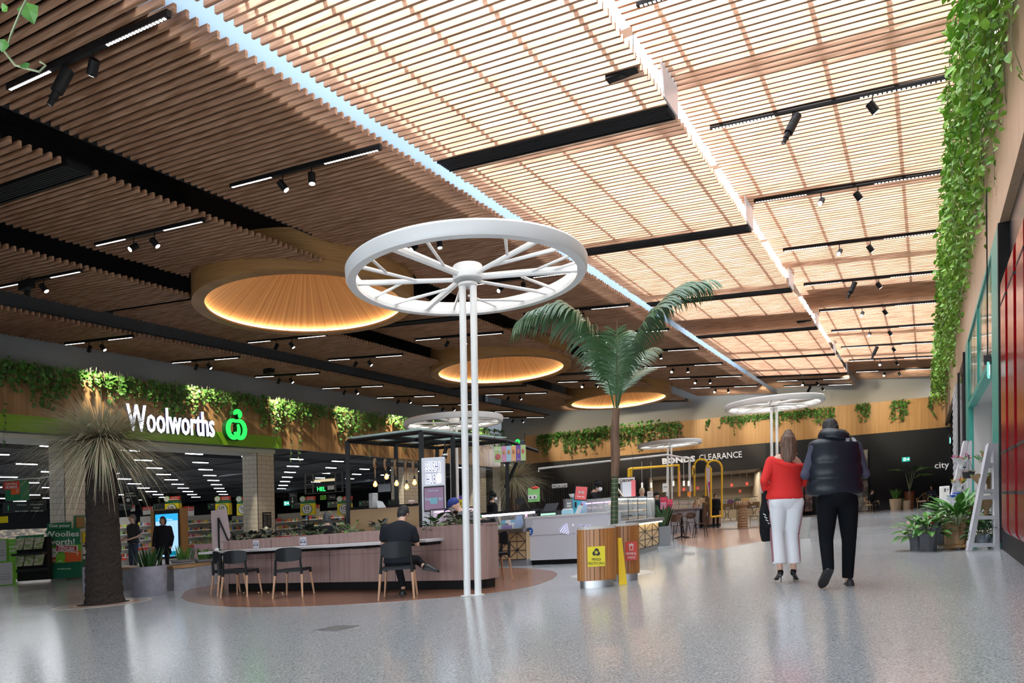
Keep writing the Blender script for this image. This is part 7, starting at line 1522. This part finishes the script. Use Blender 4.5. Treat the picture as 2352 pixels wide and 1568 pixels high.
b = MB(); uvbox(b, UR+.1, UR+4.5, v3-.1, v3, 0, 3.3); uvbox(b, UR+.1, UR+4.5, v2-.25, v2-.15, 0, 3.3); uvbox(b, UR+4.0, UR+4.4, v2, v3, 0, 3.3); b.build('wall_entry', entm, kind='structure'); b = MB(); uvbox(b, UR+.1, UR+4.5, v2-.2, v3, 3.2, 3.35); b.build('ceiling_entry', entm, kind='structure')
b = MB(); uvbox(b, UR+.5, UR+.56, v3-.13, v3-.1, 0, 3.2); uvbox(b, UR+1.3, UR+1.36, v3-.13, v3-.1, 0, 3.2); b.build('trim_12', steel, kind='structure')
lo = bpy.data.lights.new('entry_fill', 'AREA'); lo.energy = 120; lo.size = 1.2; o = bpy.data.objects.new('entry_fill', lo); col.objects.link(o); o.location = W(UR+2, (v2+v3)/2, 3.15)  # added fill lamp without a fixture, lightens the entry panels
b = MB(); uvbox(b, UR+.05, UR+.12, v4, v5, 0, 5.05); b.build('window_2', mat('dark shop glass', (.012, .014, .016), .08), kind='structure')
b = MB(); uvbox(b, UR-.05, UR+.02, v5-1.0, v5-.9, 0, 5.05); uvbox(b, UR-.05, UR+.02, v4+.9, v4+1.0, 0, 5.05); b.build('trim_13', charcoal, kind='structure')
b = MB()
for k in range(40): uvbox(b, UR-.06-(.02 if k % 2 else 0), UR+.2, v5, v6, .12*k, .12*k+.115)
b.build('trim_14', mat('corrugated white', (.68, .70, .72), .4), kind='structure')
b = MB(); uvbox(b, UR+.3, UR+.5, v6, 53, 0, 5.2); b.build('wall_right_far', charcoal, kind='structure')
b = MB(); p = W(UR-.15, 3, 0)
b.hexa([W(UR+.02, 4, 0), W(UR+.35, 4, 0), W(UR+.35, vR+4, 0), W(UR+.02, vR+4, 0)], [q+V(0, 0, .008) for q in (W(UR+.02, 4, 0), W(UR+.35, 4, 0), W(UR+.35, vR+4, 0), W(UR+.02, vR+4, 0))]); b.build('trim_15', mat('marble sill', (.45, .45, .44), .3), kind='structure')
for px, py0, py1, y, l in ((2273, 818, 866, 9.8, 'edge-on exit sign box hanging over the teal entry'), (2183, 998, 1018, 28, 'small edge-on exit sign hanging beyond the corrugated pillar')):
    q = D(px, py1, y); s = y/1655.; t_ = T('exit_sign', l, 'sign', q, .95 if px > 2200 else 1.1); hh = (py1-py0)*s
    MB().box(-.13, .13, 0, .025, 0, hh*.68).build('face', emat('exit teal glow', (.25, .75, .68), 1.1), t_); MB().box(-.11, .0, -.006, 0, hh*.1, hh*.55).build('door_symbol', emat('exit white', (1, 1, 1), 1.5), t_); MB().box(-.14, .14, -.02, .06, hh*.68, hh).build('housing', charcoal, t_); MB().tube([(0, .02, hh), (0, .02, hh+(5.0-(q.z-K*q.x+hh)))], .008, 5).build('cable', black, t_)
# ---------------------------------------------------------------- florist
wpaint = mat('stand white', (.62, .62, .66), .45)
def bm_(a, c, w_): return MB().hexa([a+V(-w_, -.02, 0), a+V(w_, -.02, 0), a+V(w_, .02, 0), a+V(-w_, .02, 0)], [c+V(-w_, -.02, 0), c+V(w_, -.02, 0), c+V(w_, .02, 0), c+V(-w_, .02, 0)])
def bm2_(a, c, w_): return MB().hexa([a+V(0, -.015, -w_), c+V(0, -.015, -w_), c+V(0, .015, -w_), a+V(0, .015, -w_)], [a+V(0, -.015, w_), c+V(0, -.015, w_), c+V(0, .015, w_), a+V(0, .015, w_)])
def ladder(label, pts, y, dep, rungs, tk=.07):
    (ax, ay), (lx, ly), (rx, ry) = pts; A_, L_, R_ = D(ax, ay, y), D(lx, ly, y), D(rx, ry, y); t_ = T('ladder_stand', label, 'stand', V(L_.x, y, L_.z), 0, 'white ladder plant stands'); o_ = t_.location; wdt = tk*.55
    for yy in (0, dep):
        bm_(L_-o_+CD*yy, A_-o_+V(-.03, 0, 0)+CD*yy, wdt).build('sloping_leg', wpaint, t_, slope=False); bm_(R_-o_+CD*yy, A_-o_+V(.04, 0, 0)+CD*yy, wdt).build('upright_leg', wpaint, t_, slope=False)
        for py in rungs:
            f = (py-ay)/(ly-ay); x0 = (A_.x+(L_.x-A_.x)*f)-o_.x; x1 = (A_.x+(R_.x-A_.x)*f)-o_.x; z = D(ax, py, y).z-o_.z; bm2_(V(x0, 0, z)+CD*yy, V(x1, 0, z)+CD*yy, .03).build('rung', wpaint, t_, slope=False)
    for py in rungs[:-1]:
        f = (py-ay)/(ly-ay); x0 = (A_.x+(L_.x-A_.x)*f)-o_.x; x1 = (A_.x+(R_.x-A_.x)*f)-o_.x; z = D(ax, py, y).z-o_.z; MB().hexa([V(x0+.02, 0, z), V(x1, 0, z), V(x1, 0, z)+CD*dep, V(x0+.02, 0, z)+CD*dep], [V(x0+.02, 0, z+.02), V(x1, 0, z+.02), V(x1, 0, z+.02)+CD*dep, V(x0+.02, 0, z+.02)+CD*dep]).build('shelf', wpaint, t_, slope=False)
    return t_
ladder('taller white ladder plant stand beside the teal entry', ((2279, 1018), (2226, 1264), (2289, 1261)), 11.25, .3, [1067, 1127, 1142, 1188, 1251])
ladder('white ladder plant stand further back with the hanging basket', ((2222, 1012), (2182, 1168), (2226, 1200)), 15.0, .28, [1066, 1078, 1126, 1135, 1180], .08)
t = T('plant_dolly', 'low timber dolly on castors under the front ladder stand', 'dolly', G(2197, 1264)); MB().box(0, .62, .0, .5, .045, .07).build('board', oak, t)
for x in (.06, .56): MB().tube([(x-.02, .05, .025), (x+.02, .05, .025)], .025, 10).build('castor', steel, t)
gwrap = mat('grey wrap', (.10, .105, .12), .55, bump=.6, bscale=14); kraft = mat('kraft paper', (.40, .25, .13), .7, bump=.4, bscale=12)
def wrap(b, r0, r1, h, n=11, seed=1, jag=.08, open_=.0):
    r = random.Random(seed); R0, R1, R2_ = [], [], []
    for k in range(n*2):
        a = k*math.pi/n; R0.append(V(r0*math.cos(a), r0*math.sin(a), 0)); R1.append(V((r0*1.03)*math.cos(a)*(1+.05*(k % 2)), (r0*1.03)*math.sin(a)*(1+.05*(k % 2)), h*.55)); q = (r1+(.03 if k % 2 else 0)); R2_.append(V(q*math.cos(a), q*math.sin(a), h+(jag if k % 4 < 2 else -jag*.4)*r.uniform(.6, 1.2)))
    R3_ = [V(p.x*.96, p.y*.96, p.z-.004) for p in R2_]; R4_ = [V(p.x*.9, p.y*.9, h*.4) for p in R1]; b.rings([R0, R1, R2_, R3_, R4_])
def potplant(label, px, pybot, r0, r1, h, m_, leafm, nleaf, L, wl, ww, seed, y=None, fl=None, jag=.07, cat='plant', grp='wrapped pot plants', z=None):
    q = G(px, pybot) if y is None else D(px, pybot, y); t_ = T('potted_plant', label, cat, q, 0, grp); b = MB(); wrap(b, r0, r1, h, seed=seed, jag=jag); b.build('paper_wrap', m_, t_)
    r = random.Random(seed); b, st = MB(), MB()
    for i in range(nleaf):
        az = r.uniform(0, 6.28); el = r.uniform(.35, 1.35); d = V(math.cos(az)*math.cos(el), math.sin(az)*math.cos(el), math.sin(el)); p0 = V(.03*math.cos(az), .03*math.sin(az), h*.6); p1 = p0+d*L*r.uniform(.5, 1)
        st.tube([p0, p1], .004, 4); b.leaf(p1, d+V(0, 0, -.5), V(-d.x*.3, -d.y*.3-.2, .9).normalized(), wl*r.uniform(.8, 1.2), ww*r.uniform(.8, 1.2), .3)
    st.build('stems', stemg, t_); b.build('leaves', leafm, t_)
    if fl:
        fm, n_, sz = fl; b = MB()
        for i in range(n_): az = r.uniform(0, 6.28); p1 = V(math.cos(az)*L*.5, math.sin(az)*L*.5-.05, h*.8+L*r.uniform(.4, .75)); b.leaf(p1, V(math.cos(az), math.sin(az)-.5, .5), V(0, -.7, .7), sz, sz*.8, .1)
        b.build('flowers', fm, t_)
    return t_
rf = mat('anthurium red', (.55, .02, .06), .3); lfg = mat('florist leaf', (.05, .17, .03), .3, noise=((.12, .33, .05), 8, .4, .65))
potplant('grey-wrapped pot plant, leftmost on the florist floor', 2106, 1264, .10, .13, .30, gwrap, lfg, 40, .30, .22, .11, 1, fl=(mat('pale pink flower', (.7, .35, .38), .5), 3, .07))
potplant('grey-wrapped red anthurium in the middle of the floor plants', 2133, 1265, .12, .17, .40, gwrap, lfg, 46, .32, .2, .12, 2, fl=(rf, 4, .1))
potplant('small dark-wrapped plant behind the red anthurium', 2152, 1250, .10, .12, .30, gwrap, lfg, 24, .34, .18, .08, 3)
potplant('large leafy peace lily in kraft paper, biggest on the florist floor', 2197, 1257, .17, .21, .40, kraft, lfg, 150, .52, .30, .11, 4, jag=.08)
potplant('kraft-wrapped plant left of the large peace lily', 2172, 1248, .10, .12, .30, kraft, lfg, 26, .42, .2, .08, 5)
for k, (px, py, y, l) in enumerate(((2257, 1249, 11.5, 'grey pot with dark leaves on the dolly behind the ladder leg'), (2277, 1249, 11.6, 'grey pot with dark leaves on the dolly next to the upright leg'), (2240, 1250, 11.9, 'grey pot at the left end of the dolly'))):
    potplant(l, px, py, .085, .10, .15, mat('zinc grey', (.22, .26, .30), .5), leafd, 26, .22, .16, .07, 30+k, y=y, jag=.01)
fl_ = lambda c, n: (mat(n, c, .5), 0, 0)
def bouquet(label, px, py, y, m_, cols, n_, sz, seed, h=.28, r1=.10, leaves=8):
    q = D(px, py, y); t_ = T('bouquet', label, 'bouquet', q, 0, 'wrapped bouquets on the ladder stands'); b = MB(); wrap(b, .035, r1, h, 7, seed, .04); b.build('paper_wrap', m_, t_); r = random.Random(seed)
    for ci, (nm, c_) in enumerate(cols):
        b = MB()
        for i in range(n_):
            p = V(r.uniform(-r1, r1), r.uniform(-r1, r1)*.8-.02, h+r.uniform(-.02, .08)); 
            for a in range(6): b.leaf(p, V(math.cos(a*1.05), math.sin(a*1.05)-.2, .5), V(-math.cos(a*1.05), -math.sin(a*1.05), .8).normalized(), sz, sz*.6, -.1)
        b.build('flowers', mat('petal '+nm, c_, .5), t_)
    b = MB()
    for i in range(leaves): az = r.uniform(0, 6.28); b.leaf(V(.03*math.cos(az), .03*math.sin(az), h*.7), V(math.cos(az), math.sin(az), 1.2), V(0, -.6, .8), .17, .06)
    b.build('leaves', lfg, t_); return t_
bouquet('pink and red bouquet on the rear stand near the white pillar', 2207, 1076, 14.9, sclear, [('pink', (.75, .15, .45)), ('crimson', (.65, .02, .08))], 6, .06, 1, .2, .14)
bouquet('yellow and red bouquet low on the rear stand', 2203, 1126, 14.9, sclear, [('yellow', (.85, .55, .02)), ('red', (.6, .03, .08))], 4, .06, 2, .15, .12)
bouquet('red and yellow bouquet on the right of the rear stand shelf', 2218, 1124, 15.2, sclear, [('red', (.6, .03, .08)), ('yellow', (.85, .55, .02))], 4, .05, 3, .17, .1)
bouquet('bright blue bouquet on the rear stand', 2191, 1165, 14.6, sclear, [('blue', (.01, .12, .65))], 9, .07, 4, .2, .14)
bouquet('second blue bouquet right of the bright blue one', 2209, 1166, 15.0, sclear, [('blue', (.01, .12, .65)), ('white', (.75, .75, .75))], 4, .06, 5, .2, .1)
bouquet('white, pink and yellow bouquet between the two stands', 2222, 1180, 12.6, WHT, [('white', (.75, .75, .75)), ('pink', (.75, .15, .45)), ('yellow', (.85, .55, .02))], 4, .05, 6, .18, .13)
bouquet('thin-leaved bunch in a brown box beside the front stand', 2234, 1192, 12.0, kraft, [('white', (.75, .75, .75))], 2, .03, 7, .2, .08, 16)
bouquet('kraft bouquet with green leaves on the second shelf of the front stand', 2253, 1127, 11.6, kraft, [('white', (.75, .75, .75))], 1, .03, 8, .24, .13, 12)
bouquet('kraft bouquet with a red bow on the front stand, right side', 2272, 1127, 11.7, kraft, [('red', (.6, .03, .08))], 1, .04, 9, .26, .12, 6)
bouquet('kraft bouquet with green leaves on the third shelf of the front stand', 2266, 1187, 11.6, kraft, [('white', (.75, .75, .75))], 1, .03, 10, .30, .14, 12)
bouquet('lily bouquet in kraft paper at the top of the front stand', 2270, 1067, 11.7, kraft, [('salmon', (.6, .2, .12))], 3, .05, 11, .18, .09, 14)
bouquet('small white bouquet left of the top shelf', 2257, 1067, 11.9, WHT, [('white', (.75, .75, .75))], 3, .03, 12, .08, .05, 5)
t = T('hanging_basket', 'black plastic hanging basket with dry heather hooked on the rear stand', 'basket', D(2225, 1098, 13.6)); MB().lathe([(.075, 0), (.105, .12), (.1, .12), (.07, .01)], 20).build('pot', INK, t, smooth='auto')
for k in range(3): MB().tube([(.1*math.cos(k*2.1), .1*math.sin(k*2.1), .12), (0, 0, .38)], .004, 4).build('cord', charcoal, t)
MB().tube([(0, 0, .38), (.01, 0, .43), (-.02, 0, .44)], .01, 5).build('hook', INK, t); b = MB(); r = random.Random(8)
for i in range(160): az = r.uniform(0, 6.28); d = V(math.cos(az), math.sin(az), .8); b.leaf(V(.05*math.cos(az), .05*math.sin(az), .1), d, V(0, -.5, .8), .09, .012)
b.build('heather', mat('dry heather', (.30, .22, .18), .8), t)
